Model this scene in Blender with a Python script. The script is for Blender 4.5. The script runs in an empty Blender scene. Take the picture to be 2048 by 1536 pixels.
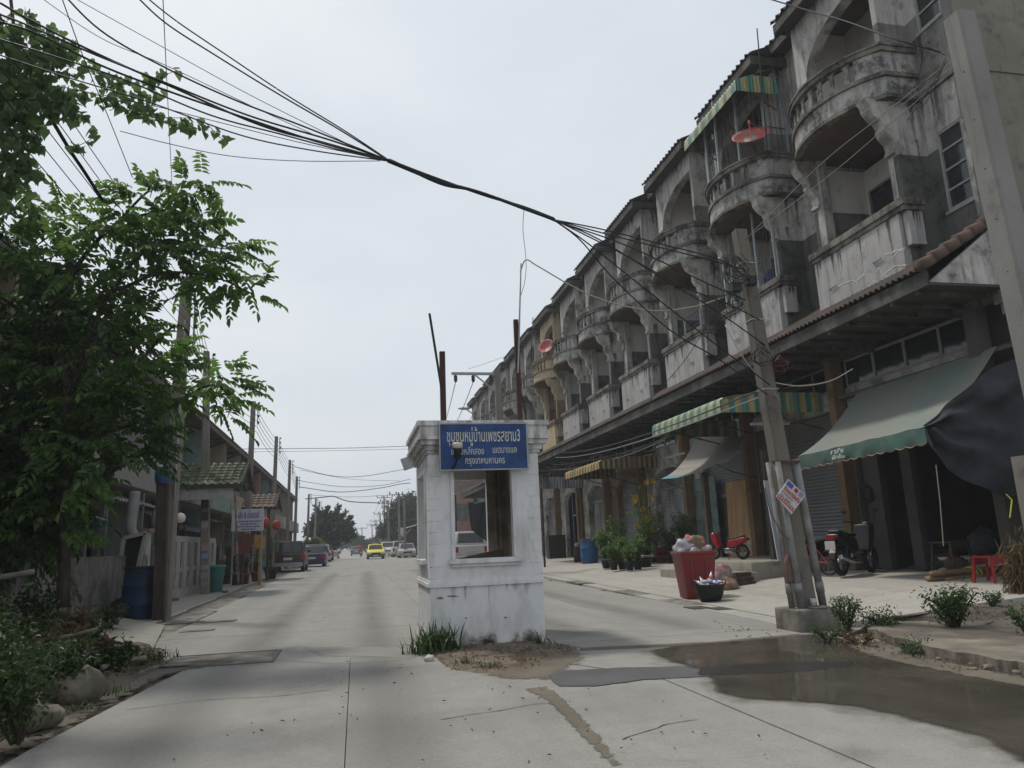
import bpy, bmesh, math, random
import numpy as np
from mathutils import Vector, Matrix
random.seed(7); rng = np.random.default_rng(7)
SC = bpy.context.scene
COL = SC.collection
R = math.radians

# ---------------------------------------------------------------- camera
CAMH = 1.2
FPX = 1500.0                       # focal length in photo pixels (2048 wide)
_d = Vector((705 - 1024, -(1096 - 768), -FPX)).normalized()
_r0 = Vector((1.0, 0.04, 0.0))
_u = _r0.cross(_d).normalized()
_x = _d.cross(_u)
CM = Matrix((_x, _d, _u))          # camera axes -> street axes (X right, Y along the street, Z up)
cam_data = bpy.data.cameras.new('camera')
cam_data.sensor_width = 36; cam_data.lens = FPX / 2048 * 36
cam_data.clip_start = 0.05; cam_data.clip_end = 2000
cam = bpy.data.objects.new('camera', cam_data); COL.objects.link(cam)
cam.matrix_world = Matrix.Translation((0, 0, CAMH)) @ CM.to_4x4()
SC.camera = cam

# ---------------------------------------------------------------- sky, sun, exposure
SUN_EL, SUN_AZ = 62, -38           # degrees; azimuth from +Y towards +X
w = bpy.data.worlds.new('World'); SC.world = w; w.use_nodes = True
nt = w.node_tree; nt.nodes.clear()
sky = nt.nodes.new('ShaderNodeTexSky'); sky.sky_type = 'NISHITA'; sky.sun_disc = False
sky.sun_elevation = R(SUN_EL); sky.sun_rotation = R(SUN_AZ); sky.air_density = 1.2; sky.dust_density = 6; sky.ozone_density = 1
tcw = nt.nodes.new('ShaderNodeTexCoord')
mpw = nt.nodes.new('ShaderNodeMapping'); mpw.inputs['Scale'].default_value = (1.2, 1.2, 3.0)
nzw = nt.nodes.new('ShaderNodeTexNoise'); nzw.inputs['Scale'].default_value = 1.6; nzw.inputs['Detail'].default_value = 5
crw = nt.nodes.new('ShaderNodeValToRGB')
crw.color_ramp.elements[0].position = 0.30; crw.color_ramp.elements[0].color = (6.9, 7.55, 8.3, 1)
crw.color_ramp.elements[1].position = 0.72; crw.color_ramp.elements[1].color = (8.6, 9.0, 9.35, 1)
mxw = nt.nodes.new('ShaderNodeMixRGB'); mxw.inputs[0].default_value = 0.86
bgw = nt.nodes.new('ShaderNodeBackground'); bgw.inputs['Strength'].default_value = 0.10
ow = nt.nodes.new('ShaderNodeOutputWorld')
nt.links.new(tcw.outputs['Generated'], mpw.inputs['Vector']); nt.links.new(mpw.outputs[0], nzw.inputs['Vector'])
nt.links.new(nzw.outputs['Fac'], crw.inputs[0])
nt.links.new(sky.outputs[0], mxw.inputs[1]); nt.links.new(crw.outputs[0], mxw.inputs[2])
nt.links.new(mxw.outputs[0], bgw.inputs['Color']); nt.links.new(bgw.outputs[0], ow.inputs[0])
sd = bpy.data.lights.new('sun', 'SUN'); sd.energy = 2.4; sd.angle = R(7); sd.color = (1.0, 0.95, 0.87)
so = bpy.data.objects.new('sun', sd); COL.objects.link(so)
_az, _el = R(SUN_AZ), R(SUN_EL)
so.rotation_euler = (-Vector((math.sin(_az) * math.cos(_el), math.cos(_az) * math.cos(_el), math.sin(_el)))).to_track_quat('-Z', 'Y').to_euler()
SC.view_settings.view_transform = 'Standard'; SC.view_settings.look = 'None'
SC.view_settings.exposure = 0.0; SC.view_settings.gamma = 1.0
SC.view_settings.use_curve_mapping = False

# ---------------------------------------------------------------- surveying: photo pixel -> point at a known distance
CP = Vector((0, 0, CAMH))
def ray(px, py): return CM @ Vector((px - 1024, -(py - 768), -FPX))
def G(px, py, z=0.0):
    r = ray(px, py); return CP + r * ((z - CAMH) / r.z)
def AX(px, py, X):
    r = ray(px, py); return CP + r * (X / r.x)
def AY(px, py, Y):
    r = ray(px, py); return CP + r * (Y / r.y)

# ---------------------------------------------------------------- materials
def c4(c): return (c[0], c[1], c[2], 1.0)
def sc(c, k): return (c[0] * k, c[1] * k, c[2] * k, 1.0)
class NT:
    def __init__(s, name):
        s.m = bpy.data.materials.new(name); s.m.use_nodes = True
        s.t = s.m.node_tree; s.t.nodes.clear()
        s.out = s.n('ShaderNodeOutputMaterial'); s.pos = s.n('ShaderNodeNewGeometry')
    def n(s, k, **kw):
        nd = s.t.nodes.new(k)
        for a, v in kw.items(): setattr(nd, a, v)
        return nd
    def l(s, a, b): s.t.links.new(a, b)
    def noise(s, scale, detail=4, stretch=None, rough=.55):
        nz = s.n('ShaderNodeTexNoise'); nz.inputs['Scale'].default_value = scale; nz.inputs['Detail'].default_value = detail; nz.inputs['Roughness'].default_value = rough
        if stretch:
            mp = s.n('ShaderNodeMapping'); mp.inputs['Scale'].default_value = stretch
            s.l(s.pos.outputs['Position'], mp.inputs['Vector']); s.l(mp.outputs[0], nz.inputs['Vector'])
        else: s.l(s.pos.outputs['Position'], nz.inputs['Vector'])
        return nz.outputs['Fac']
    def ramp(s, fac, stops):
        cr = s.n('ShaderNodeValToRGB'); e = cr.color_ramp.elements
        while len(e) < len(stops): e.new(0.5)
        for i, (p, c) in enumerate(stops): e[i].position = p; e[i].color = c if len(c) == 4 else c4(c)
        s.l(fac, cr.inputs[0]); return cr.outputs[0]
    def mix(s, fac, a, b, mode='MIX'):
        mx = s.n('ShaderNodeMixRGB', blend_type=mode)
        for i, v in ((0, fac), (1, a), (2, b)):
            if isinstance(v, (int, float)): mx.inputs[i].default_value = v
            elif isinstance(v, tuple): mx.inputs[i].default_value = v if len(v) == 4 else c4(v)
            else: s.l(v, mx.inputs[i])
        return mx.outputs[0]
    def surf(s, color, rough=.8, metal=0.0, spec=.3, bump=None, bstr=.2, bdist=.02, trans=None):
        p = s.n('ShaderNodeBsdfPrincipled')
        if isinstance(color, tuple): p.inputs['Base Color'].default_value = color if len(color) == 4 else c4(color)
        else: s.l(color, p.inputs['Base Color'])
        if isinstance(rough, (int, float)): p.inputs['Roughness'].default_value = rough
        else: s.l(rough, p.inputs['Roughness'])
        p.inputs['Metallic'].default_value = metal; p.inputs['Specular IOR Level'].default_value = spec
        if bump is not None:
            b = s.n('ShaderNodeBump'); b.inputs['Strength'].default_value = bstr; b.inputs['Distance'].default_value = bdist
            s.l(bump, b.inputs['Height']); s.l(b.outputs[0], p.inputs['Normal'])
        o = p.outputs[0]
        if trans:
            tr = s.n('ShaderNodeBsdfTranslucent'); 
            if isinstance(trans[1], tuple): tr.inputs[0].default_value = c4(trans[1])
            else: s.l(trans[1], tr.inputs[0])
            ms = s.n('ShaderNodeMixShader'); ms.inputs[0].default_value = trans[0]
            s.l(o, ms.inputs[1]); s.l(tr.outputs[0], ms.inputs[2]); o = ms.outputs[0]
        s.l(o, s.out.inputs[0]); return s.m
MATS = {}
def mat(name, base, rough=.75, var=.18, scale=3.0, stain=None, amt=.5, sscale=2.0, stretch=None, fine=40, bump=.15, metal=0.0, spec=.3, soft=.10):
    """plain or weathered surface: large and fine tone variation, optional stains with their own shape"""
    if name in MATS: return MATS[name]
    s = NT(name)
    c = s.ramp(s.noise(scale, 5), [(.25, sc(base, 1 - var)), (.75, sc(base, 1 + var))])
    f = s.noise(fine, 3)
    c = s.mix(.35 * var + .06, c, s.ramp(f, [(.3, sc(base, .55)), (.7, sc(base, 1.35))]))
    if stain:
        fac = s.ramp(s.noise(sscale, 6, stretch, .62), [(.62 - amt * .3 - soft, (0, 0, 0, 1)), (.62 - amt * .3 + soft, (1, 1, 1, 1))])
        c = s.mix(fac, c, s.mix(.35, stain, c, 'MULTIPLY') if False else stain)
    MATS[name] = s.surf(c, rough, metal, spec, f, bump, .01)
    return MATS[name]
def weathered(name, base, grime, amt=.5, streak=.4, rough=.85, var=.15):
    """rendered wall: blotches of algae plus vertical run-off streaks, fine grain"""
    if name in MATS: return MATS[name]
    s = NT(name)
    c = s.ramp(s.noise(.9, 5), [(.3, sc(base, 1 - var)), (.7, sc(base, 1 + var))])
    c = s.mix(.10, c, s.ramp(s.noise(60, 2), [(.3, sc(base, .4)), (.7, sc(base, 1.5))]))
    b = s.ramp(s.noise(1.7, 7, None, .66), [(.67 - amt * .30, (0, 0, 0, 1)), (.82 - amt * .30, (1, 1, 1, 1))])
    k = s.ramp(s.noise(1.0, 5, (7, 7, .55), .6), [(.66 - streak * .2, (0, 0, 0, 1)), (.80 - streak * .2, (1, 1, 1, 1))])
    fac = s.mix(1.0, b, s.mix(.65, (0, 0, 0, 1), k), 'LIGHTEN')
    pk = s.ramp(s.noise(9, 6, None, .7), [(.36, (.45, .45, .45, 1)), (.54, (1, 1, 1, 1))]); fac = s.mix(1.0, fac, pk, 'MULTIPLY')
    c = s.mix(s.ramp(s.noise(5, 6, (1.5, 1.5, .5), .65), [(.45, (0, 0, 0, 1)), (.75, (.42, .42, .42, 1))]), c, sc(grime, 2.2))
    gr = s.ramp(s.noise(22, 4), [(.3, sc(grime, .6)), (.7, sc(grime, 1.5))])
    c = s.mix(s.mix(1.0, fac, (.85, .85, .85, 1), 'MULTIPLY'), c, gr)
    MATS[name] = s.surf(c, rough, 0, .2, s.noise(55, 4), .25, .012)
    return MATS[name]
def stripes(name, cols, axis, period, duty=.5, rough=.6):
    if name in MATS: return MATS[name]
    s = NT(name)
    sp = s.n('ShaderNodeSeparateXYZ'); s.l(s.pos.outputs['Position'], sp.inputs[0])
    m1 = s.n('ShaderNodeMath', operation='DIVIDE'); s.l(sp.outputs[axis], m1.inputs[0]); m1.inputs[1].default_value = period
    m2 = s.n('ShaderNodeMath', operation='FRACT'); s.l(m1.outputs[0], m2.inputs[0])
    m3 = s.n('ShaderNodeMath', operation='GREATER_THAN'); s.l(m2.outputs[0], m3.inputs[0]); m3.inputs[1].default_value = duty
    c = s.mix(m3.outputs[0], cols[0], cols[1])
    c = s.mix(s.ramp(s.noise(4, 6), [(.4, (0, 0, 0, 1)), (.8, (.7, .7, .7, 1))]), c, (.12, .12, .10))
    MATS[name] = s.surf(c, rough, 0, .3, s.noise(30), .1, .01); return MATS[name]
def leafmat(name, dark, light, trans=.32, rough=.5):
    if name in MATS: return MATS[name]
    s = NT(name)
    c = s.ramp(s.pos.outputs['Random Per Island'], [(0, dark), (.62, tuple((a * .6 + b * .4) for a, b in zip(dark, light))), (1, light)])
    c = s.mix(.25, c, s.ramp(s.noise(1.2, 3), [(.3, sc(dark, .8)), (.7, sc(light, 1.0))]))
    MATS[name] = s.surf(c, rough, 0, .35, None, trans=(trans, s.mix(.5, c, sc(light, 1.6)))); return MATS[name]
def glass(name, col, rough=.12):
    if name in MATS: return MATS[name]
    s = NT(name); MATS[name] = s.surf(s.ramp(s.noise(1.5, 3), [(.3, sc(col, .7)), (.7, sc(col, 1.4))]), rough, 0, .5); return MATS[name]

# ---------------------------------------------------------------- mesh builder
class B:
    def __init__(s): s.v = []; s.f = []; s.m = []
    def add(s, vs, fs, m=0):
        o = len(s.v); s.v += [tuple(p) for p in vs]
        for f in fs: s.f.append(tuple(i + o for i in f)); s.m.append(m)
        return s
    def box(s, x0, x1, y0, y1, z0, z1, m=0):
        if x0 > x1: x0, x1 = x1, x0
        if y0 > y1: y0, y1 = y1, y0
        if z0 > z1: z0, z1 = z1, z0
        return s.add([(x0,y0,z0),(x1,y0,z0),(x1,y1,z0),(x0,y1,z0),(x0,y0,z1),(x1,y0,z1),(x1,y1,z1),(x0,y1,z1)],
                     [(0,3,2,1),(4,5,6,7),(0,1,5,4),(1,2,6,5),(2,3,7,6),(3,0,4,7)], m)
    def obox(s, M, sx, sy, sz, m=0, cz=False):
        z0 = -sz / 2 if cz else 0
        vs = [M @ Vector(p) for p in ((-sx/2,-sy/2,z0),(sx/2,-sy/2,z0),(sx/2,sy/2,z0),(-sx/2,sy/2,z0),(-sx/2,-sy/2,z0+sz),(sx/2,-sy/2,z0+sz),(sx/2,sy/2,z0+sz),(-sx/2,sy/2,z0+sz))]
        return s.add(vs, [(0,3,2,1),(4,5,6,7),(0,1,5,4),(1,2,6,5),(2,3,7,6),(3,0,4,7)], m)
    def bar(s, p, q, a, b=None, m=0, up=(0, 0, 1)):
        """rectangular bar from p to q, a wide, b thick"""
        p, q = Vector(p), Vector(q); d = (q - p); L = d.length; d.normalize(); b = b or a
        u = Vector(up); 
        if abs(d.dot(u)) > .98: u = Vector((0, 1, 0))
        x = d.cross(u).normalized(); y = x.cross(d).normalized()
        vs = []
        for e in (p, q):
            for i, j in ((-1,-1),(1,-1),(1,1),(-1,1)): vs.append(e + x * a/2 * i + y * b/2 * j)
        return s.add(vs, [(0,1,2,3),(7,6,5,4),(0,4,5,1),(1,5,6,2),(2,6,7,3),(3,7,4,0)], m)
    def tube(s, pts, r, n=6, m=0, caps=True):
        pts = [Vector(p) for p in pts]; k = len(pts)
        rs = r if isinstance(r, (list, tuple)) else [r] * k
        d0 = (pts[1] - pts[0]).normalized()
        u = Vector((0, 0, 1)) if abs(d0.z) < .9 else Vector((1, 0, 0))
        x = d0.cross(u).normalized(); vs = []; 
        for i, p in enumerate(pts):
            d = (pts[min(i + 1, k - 1)] - pts[max(i - 1, 0)])
            if d.length < 1e-9: d = d0
            d = d.normalized()
            x = (x - d * x.dot(d)); 
            x = x.normalized() if x.length > 1e-6 else d.orthogonal().normalized()
            y = d.cross(x)
            for j in range(n):
                a = 2 * math.pi * j / n; vs.append(p + (x * math.cos(a) + y * math.sin(a)) * rs[i])
        fs = []
        for i in range(k - 1):
            for j in range(n):
                a, b = i * n + j, i * n + (j + 1) % n; fs.append((a, b, b + n, a + n))
        if caps: fs += [tuple(range(n - 1, -1, -1)), tuple(range((k - 1) * n, k * n))]
        return s.add(vs, fs, m)
    def prism(s, poly, axis, a0, a1, m=0):
        n = len(poly)
        def P(u, v, a): return {'x': (a, u, v), 'y': (u, a, v), 'z': (u, v, a)}[axis]
        vs = [P(u, v, a0) for u, v in poly] + [P(u, v, a1) for u, v in poly]
        fs = [tuple(range(n - 1, -1, -1)), tuple(range(n, 2 * n))] + [(i, (i + 1) % n, (i + 1) % n + n, i + n) for i in range(n)]
        return s.add(vs, fs, m)
    def lathe(s, prof, n=16, c=(0, 0, 0), m=0, M=None, cap=True):
        vs = []
        for r, z in prof:
            for j in range(n):
                a = 2 * math.pi * j / n; p = Vector((r * math.cos(a), r * math.sin(a), z))
                if M is not None: p = M @ p
                vs.append(p + Vector(c))
        k = len(prof); fs = []
        for i in range(k - 1):
            for j in range(n):
                a, b = i * n + j, i * n + (j + 1) % n; fs.append((a, b, b + n, a + n))
        if cap: fs += [tuple(range(n - 1, -1, -1)), tuple(range((k - 1) * n, k * n))]
        return s.add(vs, fs, m)
    def ball(s, c, r, nu=10, nv=7, m=0):
        rr = r if isinstance(r, (tuple, list)) else (r, r, r); vs = []
        for i in range(nv + 1):
            t = math.pi * i / nv
            for j in range(nu):
                a = 2 * math.pi * j / nu
                vs.append((c[0] + rr[0] * math.sin(t) * math.cos(a), c[1] + rr[1] * math.sin(t) * math.sin(a), c[2] - rr[2] * math.cos(t)))
        fs = [(i * nu + j, i * nu + (j + 1) % nu, (i + 1) * nu + (j + 1) % nu, (i + 1) * nu + j) for i in range(nv) for j in range(nu)]
        return s.add(vs, fs, m)
    def grid(s, fn, nu, nv, m=0, thick=None):
        vs = [fn(i / nu, j / nv) for i in range(nu + 1) for j in range(nv + 1)]
        fs = [(i * (nv + 1) + j, (i + 1) * (nv + 1) + j, (i + 1) * (nv + 1) + j + 1, i * (nv + 1) + j + 1) for i in range(nu) for j in range(nv)]
        return s.add(vs, fs, m)
    def holewall(s, axis, a0, a1, u0, u1, v0, v1, holes, m=0):
        """wall slab normal to axis with rectangular openings (u = other horizontal axis, v = z)"""
        us = sorted({u0, u1} | {h[0] for h in holes} | {h[1] for h in holes}); us = [u for u in us if u0 <= u <= u1]
        for ua, ub in zip(us, us[1:]):
            hs = sorted([h for h in holes if h[0] <= ua + 1e-6 and h[1] >= ub - 1e-6], key=lambda h: h[2]); z = v0
            for h in hs + [(0, 0, v1, v1)]:
                if h[2] > z + 1e-6:
                    if axis == 'x': s.box(a0, a1, ua, ub, z, h[2], m)
                    else: s.box(ua, ub, a0, a1, z, h[2], m)
                z = h[3]
        return s
    def mesh(s, name, mats, smooth=False):
        me = bpy.data.meshes.new(name); me.from_pydata(s.v, [], s.f)
        for mm in (mats if isinstance(mats, (list, tuple)) else [mats]): me.materials.append(mm)
        me.polygons.foreach_set('material_index', s.m)
        if smooth: me.polygons.foreach_set('use_smooth', [True] * len(s.f))
        me.update(); return me
    def build(s, name, mats, parent=None, smooth=False, **kw):
        return put(name, s.mesh(name, mats, smooth), parent, **kw)
def put(name, me, parent=None, loc=None, rot=None, **kw):
    o = bpy.data.objects.new(name, me); COL.objects.link(o)
    if parent is not None: o.parent = parent
    if loc is not None: o.location = loc
    if rot is not None: o.rotation_euler = rot
    for k, v in kw.items(): o[k] = v
    return o
def thing(name, label, category, loc=(0, 0, 0), rotz=0.0, group=None):
    o = bpy.data.objects.new(name, None); COL.objects.link(o); o.location = loc; o.rotation_euler = (0, 0, rotz)
    o.empty_display_size = .1
    o['label'] = label; o['category'] = category
    if group: o['group'] = group
    return o
def tag(o, label, category, group=None, kind=None):
    o['label'] = label; o['category'] = category
    if group: o['group'] = group
    if kind: o['kind'] = kind
    return o
def copy_thing(root, loc, rotz=None, label=None):
    """a copy of a thing, its parts and their sub-parts; meshes are shared"""
    def cp(o, par):
        c = o.copy(); COL.objects.link(c); c.parent = par
        for ch in [k for k in SC.objects if k.parent == o]: cp(ch, c)
        return c
    kids = [root]; c = cp(root, None); c.location = loc
    if rotz is not None: c.rotation_euler = (0, 0, rotz)
    if label: c['label'] = label
    return c
def smoothpath(pts, n=8):
    """Catmull-Rom through the points"""
    P = [Vector(p) for p in pts]; P = [P[0] * 2 - P[1]] + P + [P[-1] * 2 - P[-2]]; out = []
    for i in range(1, len(P) - 2):
        for k in range(n):
            t = k / n; a, b, c, d = P[i-1], P[i], P[i+1], P[i+2]
            out.append(.5 * ((2*b) + (c-a)*t + (2*a-5*b+4*c-d)*t*t + (3*b-a-3*c+d)*t*t*t))
    return out + [P[-2]]
def vnoise(x, y=0.0, z=0.0):
    from mathutils import noise
    return noise.noise(Vector((x, y, z)))
HAZE = .0012
# ================================================================ GROUND, ROAD, PAVEMENTS
def concrete(name, base, patch=.25, wet=False):
    s = NT(name)
    c = s.ramp(s.noise(.55, 6, None, .6), [(.30, sc(base, 1 - patch * 1.3)), (.5, base), (.72, sc(base, 1 + patch * .8))])
    c = s.mix(.42, c, s.ramp(s.noise(.8, 6, (2.6, .30, 1)), [(.36, sc(base, .58)), (.64, sc(base, 1.22))]))
    c = s.mix(.35, c, s.ramp(s.noise(3.2, 6, None, .7), [(.36, sc(base, .62)), (.62, sc(base, 1.2))]))
    c = s.mix(.22, c, s.ramp(s.noise(28, 4, None, .7), [(.34, sc(base, .5)), (.66, sc(base, 1.4))]))
    c = s.mix(.22, c, s.ramp(s.noise(90, 2), [(.3, sc(base, .3)), (.7, sc(base, 1.7))]))
    vo = s.n('ShaderNodeTexVoronoi', feature='DISTANCE_TO_EDGE'); vo.inputs['Scale'].default_value = .33
    wob = s.n('ShaderNodeTexNoise'); wob.inputs['Scale'].default_value = 1.3; wob.inputs['Detail'].default_value = 5
    s.l(s.pos.outputs['Position'], wob.inputs['Vector'])
    va = s.n('ShaderNodeVectorMath', operation='SCALE'); va.inputs['Scale'].default_value = 1.4; s.l(wob.outputs['Color'], va.inputs[0])
    vb = s.n('ShaderNodeVectorMath', operation='ADD'); s.l(va.outputs[0], vb.inputs[0]); s.l(s.pos.outputs['Position'], vb.inputs[1])
    s.l(vb.outputs[0], vo.inputs['Vector'])
    crack = s.ramp(vo.outputs['Distance'], [(0.0, (1, 1, 1, 1)), (.0045, (0, 0, 0, 1))])
    brk = s.ramp(s.noise(.5, 3), [(.5, (0, 0, 0, 1)), (.62, (.8, .8, .8, 1))])
    c = s.mix(s.mix(1.0, crack, brk, 'MULTIPLY'), c, sc(base, .35))
    spots = s.ramp(s.noise(5.5, 3), [(.70, (0, 0, 0, 1)), (.76, (.6, .6, .6, 1))])
    c = s.mix(spots, c, sc(base, .55))
    MATS[name] = s.surf(c, .82, 0, .25, s.noise(120, 3), .3, .006); return MATS[name]
m_road = concrete('road_concrete', (.25, .242, .222))
m_apron = concrete('forecourt_concrete', (.34, .325, .29), .2)
m_pave = concrete('pavement_concrete', (.27, .26, .23), .22)
m_soil = mat('soil', (.06, .05, .038), .95, .4, 2.5, (.12, .105, .085), .45, 1.6, bump=.8, fine=25)
m_dirtgap = mat('joint_dirt', (.075, .062, .05), .95, .3, 6)
m_asph = mat('asphalt', (.10, .10, .102), .8, .18, 3, fine=140, bump=.5)
m_drain = mat('drain_cover_concrete', (.23, .215, .19), .85, .25, 4, (.10, .09, .075), .4, 3)
m_rust = mat('rusty_steel', (.10, .045, .028), .8, .4, 9)

b = B(); b.box(-400, 400, -60, 900, -.5, -.05)
gnd = b.build('ground', mat('ground_earth', (.19, .17, .14), .95, .2, .4), kind='structure')

s = NT('haze_air'); pv = s.n('ShaderNodeVolumePrincipled'); pv.inputs['Color'].default_value = (.90, .94, 1.0, 1); pv.inputs['Density'].default_value = HAZE; pv.inputs['Anisotropy'].default_value = .2
s.l(pv.outputs[0], s.out.inputs['Volume'])
b = B(); b.box(-410, 410, -70, 910, -1.5, 20.0); b.build('haze', s.m, kind='stuff')

# road: cast concrete slabs with recessed joints
road = put('road', None, kind='structure')
road.empty_display_size = .1
def slab(poly, z=0.0, m=m_road, name='slab', parent=None, h=.07):
    b = B(); b.prism(poly, 'z', z - h, z); return b.build(name, m, parent or road)
def rect(x0, x1, y0, y1, g=.004): return [(x0 + g, y0 + g), (x1 - g, y0 + g), (x1 - g, y1 - g), (x0 + g, y1 - g)]
J = lambda: random.uniform(-.002, .0015)
slab([(-2.3, -6), (-.091, -6), (-.021, 9.0), (-1.75, 9.0), (-1.9, 7.4), (-2.05, 5.8)], J())
slab([(-.085, -6), (2.6, -6), (2.6, 6.55), (1.93, 7.85), (1.35, 8.6), (1.0, 9.0), (-.015, 9.0)], J())
slab([(2.615, -6), (9.0, -6), (9.0, 7.2), (5.2, 9.0), (1.02, 9.0), (1.36, 8.62), (1.95, 7.86), (2.615, 6.56)], J())
ys = [9.015, 12.2, 17.6, 23.2, 29.0, 35, 41, 48, 56, 66, 80, 100, 140, 240]
for i, (ya, yb) in enumerate(zip(ys, ys[1:])):
    xl = -2.55 - .02 * ya
    slab(rect(xl, 1.25 + .006 * ya, ya, yb), J()); slab(rect(1.25 + .006 * ya, 5.35 + (.03 * min(ya, 30)), ya, yb), J())

# left margin: gutter strip with lids, then pavement
lp = put('left_pavement', None, kind='structure')
for ya, yb in zip([11.5, 14.5, 18, 22, 27, 33, 41, 52, 70, 100], [14.5, 18, 22, 27, 33, 41, 52, 70, 100, 140]):
    slab(rect(-3.15 - .02 * ya, -2.56 - .02 * ya, ya, yb), -.012, m_drain, 'gutter_slab', lp)
    slab(rect(-5.6 - .02 * ya, -3.16 - .02 * ya, ya, yb), .03, m_pave, 'paving_slab', lp, .1)
b = B(); p = [G(175, 1268, .1), G(305, 1298, .02), G(330, 1250, .02), G(205, 1228, .16)]
b.add([*p, *[Vector((q.x, q.y, -.05)) for q in p]], [(0,1,2,3),(0,4,5,1),(1,5,6,2),(2,6,7,3),(3,7,4,0)])
b.build('driveway_ramp', m_pave, kind='structure')
for (px, py, wx, wy) in ((365, 1246, .7, .25), (440, 1243, .55, .35), (395, 1262, .5, .22)):
    p = G(px, py, .0); b = B(); b.box(p.x - wx / 2, p.x + wx / 2, p.y - wy / 2, p.y + wy / 2, -.02, .012); b.build('drain_lid', m_drain, lp)
# sunken steel-framed cover in the road beside the verge
p = G(450, 1318)
b = B(); b.box(p.x - .62, p.x + .55, p.y - .5, p.y + .45, -.05, .004); 
mh = b.build('manhole_cover', m_drain); tag(mh, 'rectangular concrete manhole lid in a steel frame on the left side of the road', 'manhole cover')
b = B()
for x0, x1, y0, y1 in ((-.66, -.62, -.54, .49), (.55, .59, -.54, .49), (-.62, .55, -.54, -.5), (-.62, .55, .45, .49)): b.box(p.x + x0, p.x + x1, p.y + y0, p.y + y1, -.05, .010)
b.build('frame', mat('frame_grey', (.09, .085, .08), .7, .3, 8), mh)

# right side: gutter line and sloping forecourt in front of the shophouses
ap = put('forecourt', None, kind='structure')
def gx(y): return 5.42 + .055 * min(max(y - 9, 0), 22)
yy = [8.9, 11, 14, 17, 20, 24, 28, 33, 38, 44, 52, 62, 72, 90]
for ya, yb in zip(yy, yy[1:]):
    b = B(); g = .006
    xs = lambda y: [gx(y) + .40, gx(y) + 1.4, 8.4, 10.2, 12.6]
    zs = [.012, .06, .17, .26, .30]
    va = [(x, ya + g, z) for x, z in zip(xs(ya), zs)]; vb = [(x, yb - g, z) for x, z in zip(xs(yb), zs)]
    n = len(va); vs = va + vb + [(x, y, -.08) for x, y, z in va + vb]
    fs = [(i, i + 1, n + i + 1, n + i) for i in range(n - 1)]
    fs += [(i + 1, i, 2 * n + i, 2 * n + i + 1) for i in range(n - 1)] + [(n + i, n + i + 1, 3 * n + i + 1, 3 * n + i) for i in range(n - 1)]
    fs += [(n, 0, 2 * n, 3 * n)][:1] + [(0, n, 3 * n, 2 * n)][:0] + [(n - 1, 2 * n - 1, 4 * n - 1, 3 * n - 1)]
    b.add(vs, fs); b.build('forecourt_slab', m_apron, ap)
    k = max(1, int((yb - ya) / 1.5))
    for i in range(k):
        y0, y1 = ya + (yb - ya) * i / k, ya + (yb - ya) * (i + 1) / k
        b = B(); b.prism([(gx(y0) + .02, y0 + .01), (gx(y0) + .385, y0 + .01), (gx(y1) + .385, y1 - .008), (gx(y1) + .02, y1 - .008)], 'z', -.06, .004 + J())
        b.build('drain_slab', m_drain if random.random() < .4 else m_apron, ap)
b = B()
for px, py in ((1395, 1216), (1440, 1218), (1162, 1168), (1190, 1166)):
    p = G(px, py); b.box(p.x - .16, p.x + .16, p.y - .22, p.y + .22, -.02, .012)
b.build('drain_grate', mat('drain_grate', (.06, .045, .04), .7), ap)

# right verge: raised broken pavement slab, bare soil behind
b = B(); P = [G(1735, 1278), G(1800, 1296), G(1880, 1318), G(1960, 1334), G(2048, 1352), G(2200, 1385), G(2260, 1330), G(2048, 1280), G(1900, 1262), G(1760, 1258)]
pts = [(q.x, q.y) for q in P]; n = len(pts)
out = []
for i, q in enumerate(pts):
    r = pts[(i + 1) % n]
    for k in range(9): x, y = q[0] + (r[0] - q[0]) * k / 9, q[1] + (r[1] - q[1]) * k / 9; j = .10 * vnoise(x * 2.6, y * 2.6, 2) + .05 * vnoise(x * 9, y * 9, 5); out.append((x + j, y + j))
b.prism(out, 'z', -.06, .10); b.add([(x, y, .101 + .0) for x, y in out[:1]], [])
rp = b.build('right_pavement', mat('verge_concrete', (.235, .205, .165), .92, .4, 2.2, (.12, .105, .085), .5, 1.6, bump=.9, fine=30), kind='structure')
for i in range(26):
    t = rng.uniform(0, 1); k = int(t * 45); x, y = out[k]; r_ = rng.uniform(.02, .07); b = B(); b.ball((0, 0, r_ * .3), (r_, r_ * .8, r_ * .5), 7, 5); b.v = [tuple(np.array(v) * (1 + .5 * vnoise(v[0] * 20 + i, v[1] * 20, v[2] * 20))) for v in b.v]; b.build('rubble_chunk', MATS['verge_concrete'], rp, loc=(x + rng.normal(0, .10), y - abs(rng.normal(0, .12)), 0))
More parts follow.
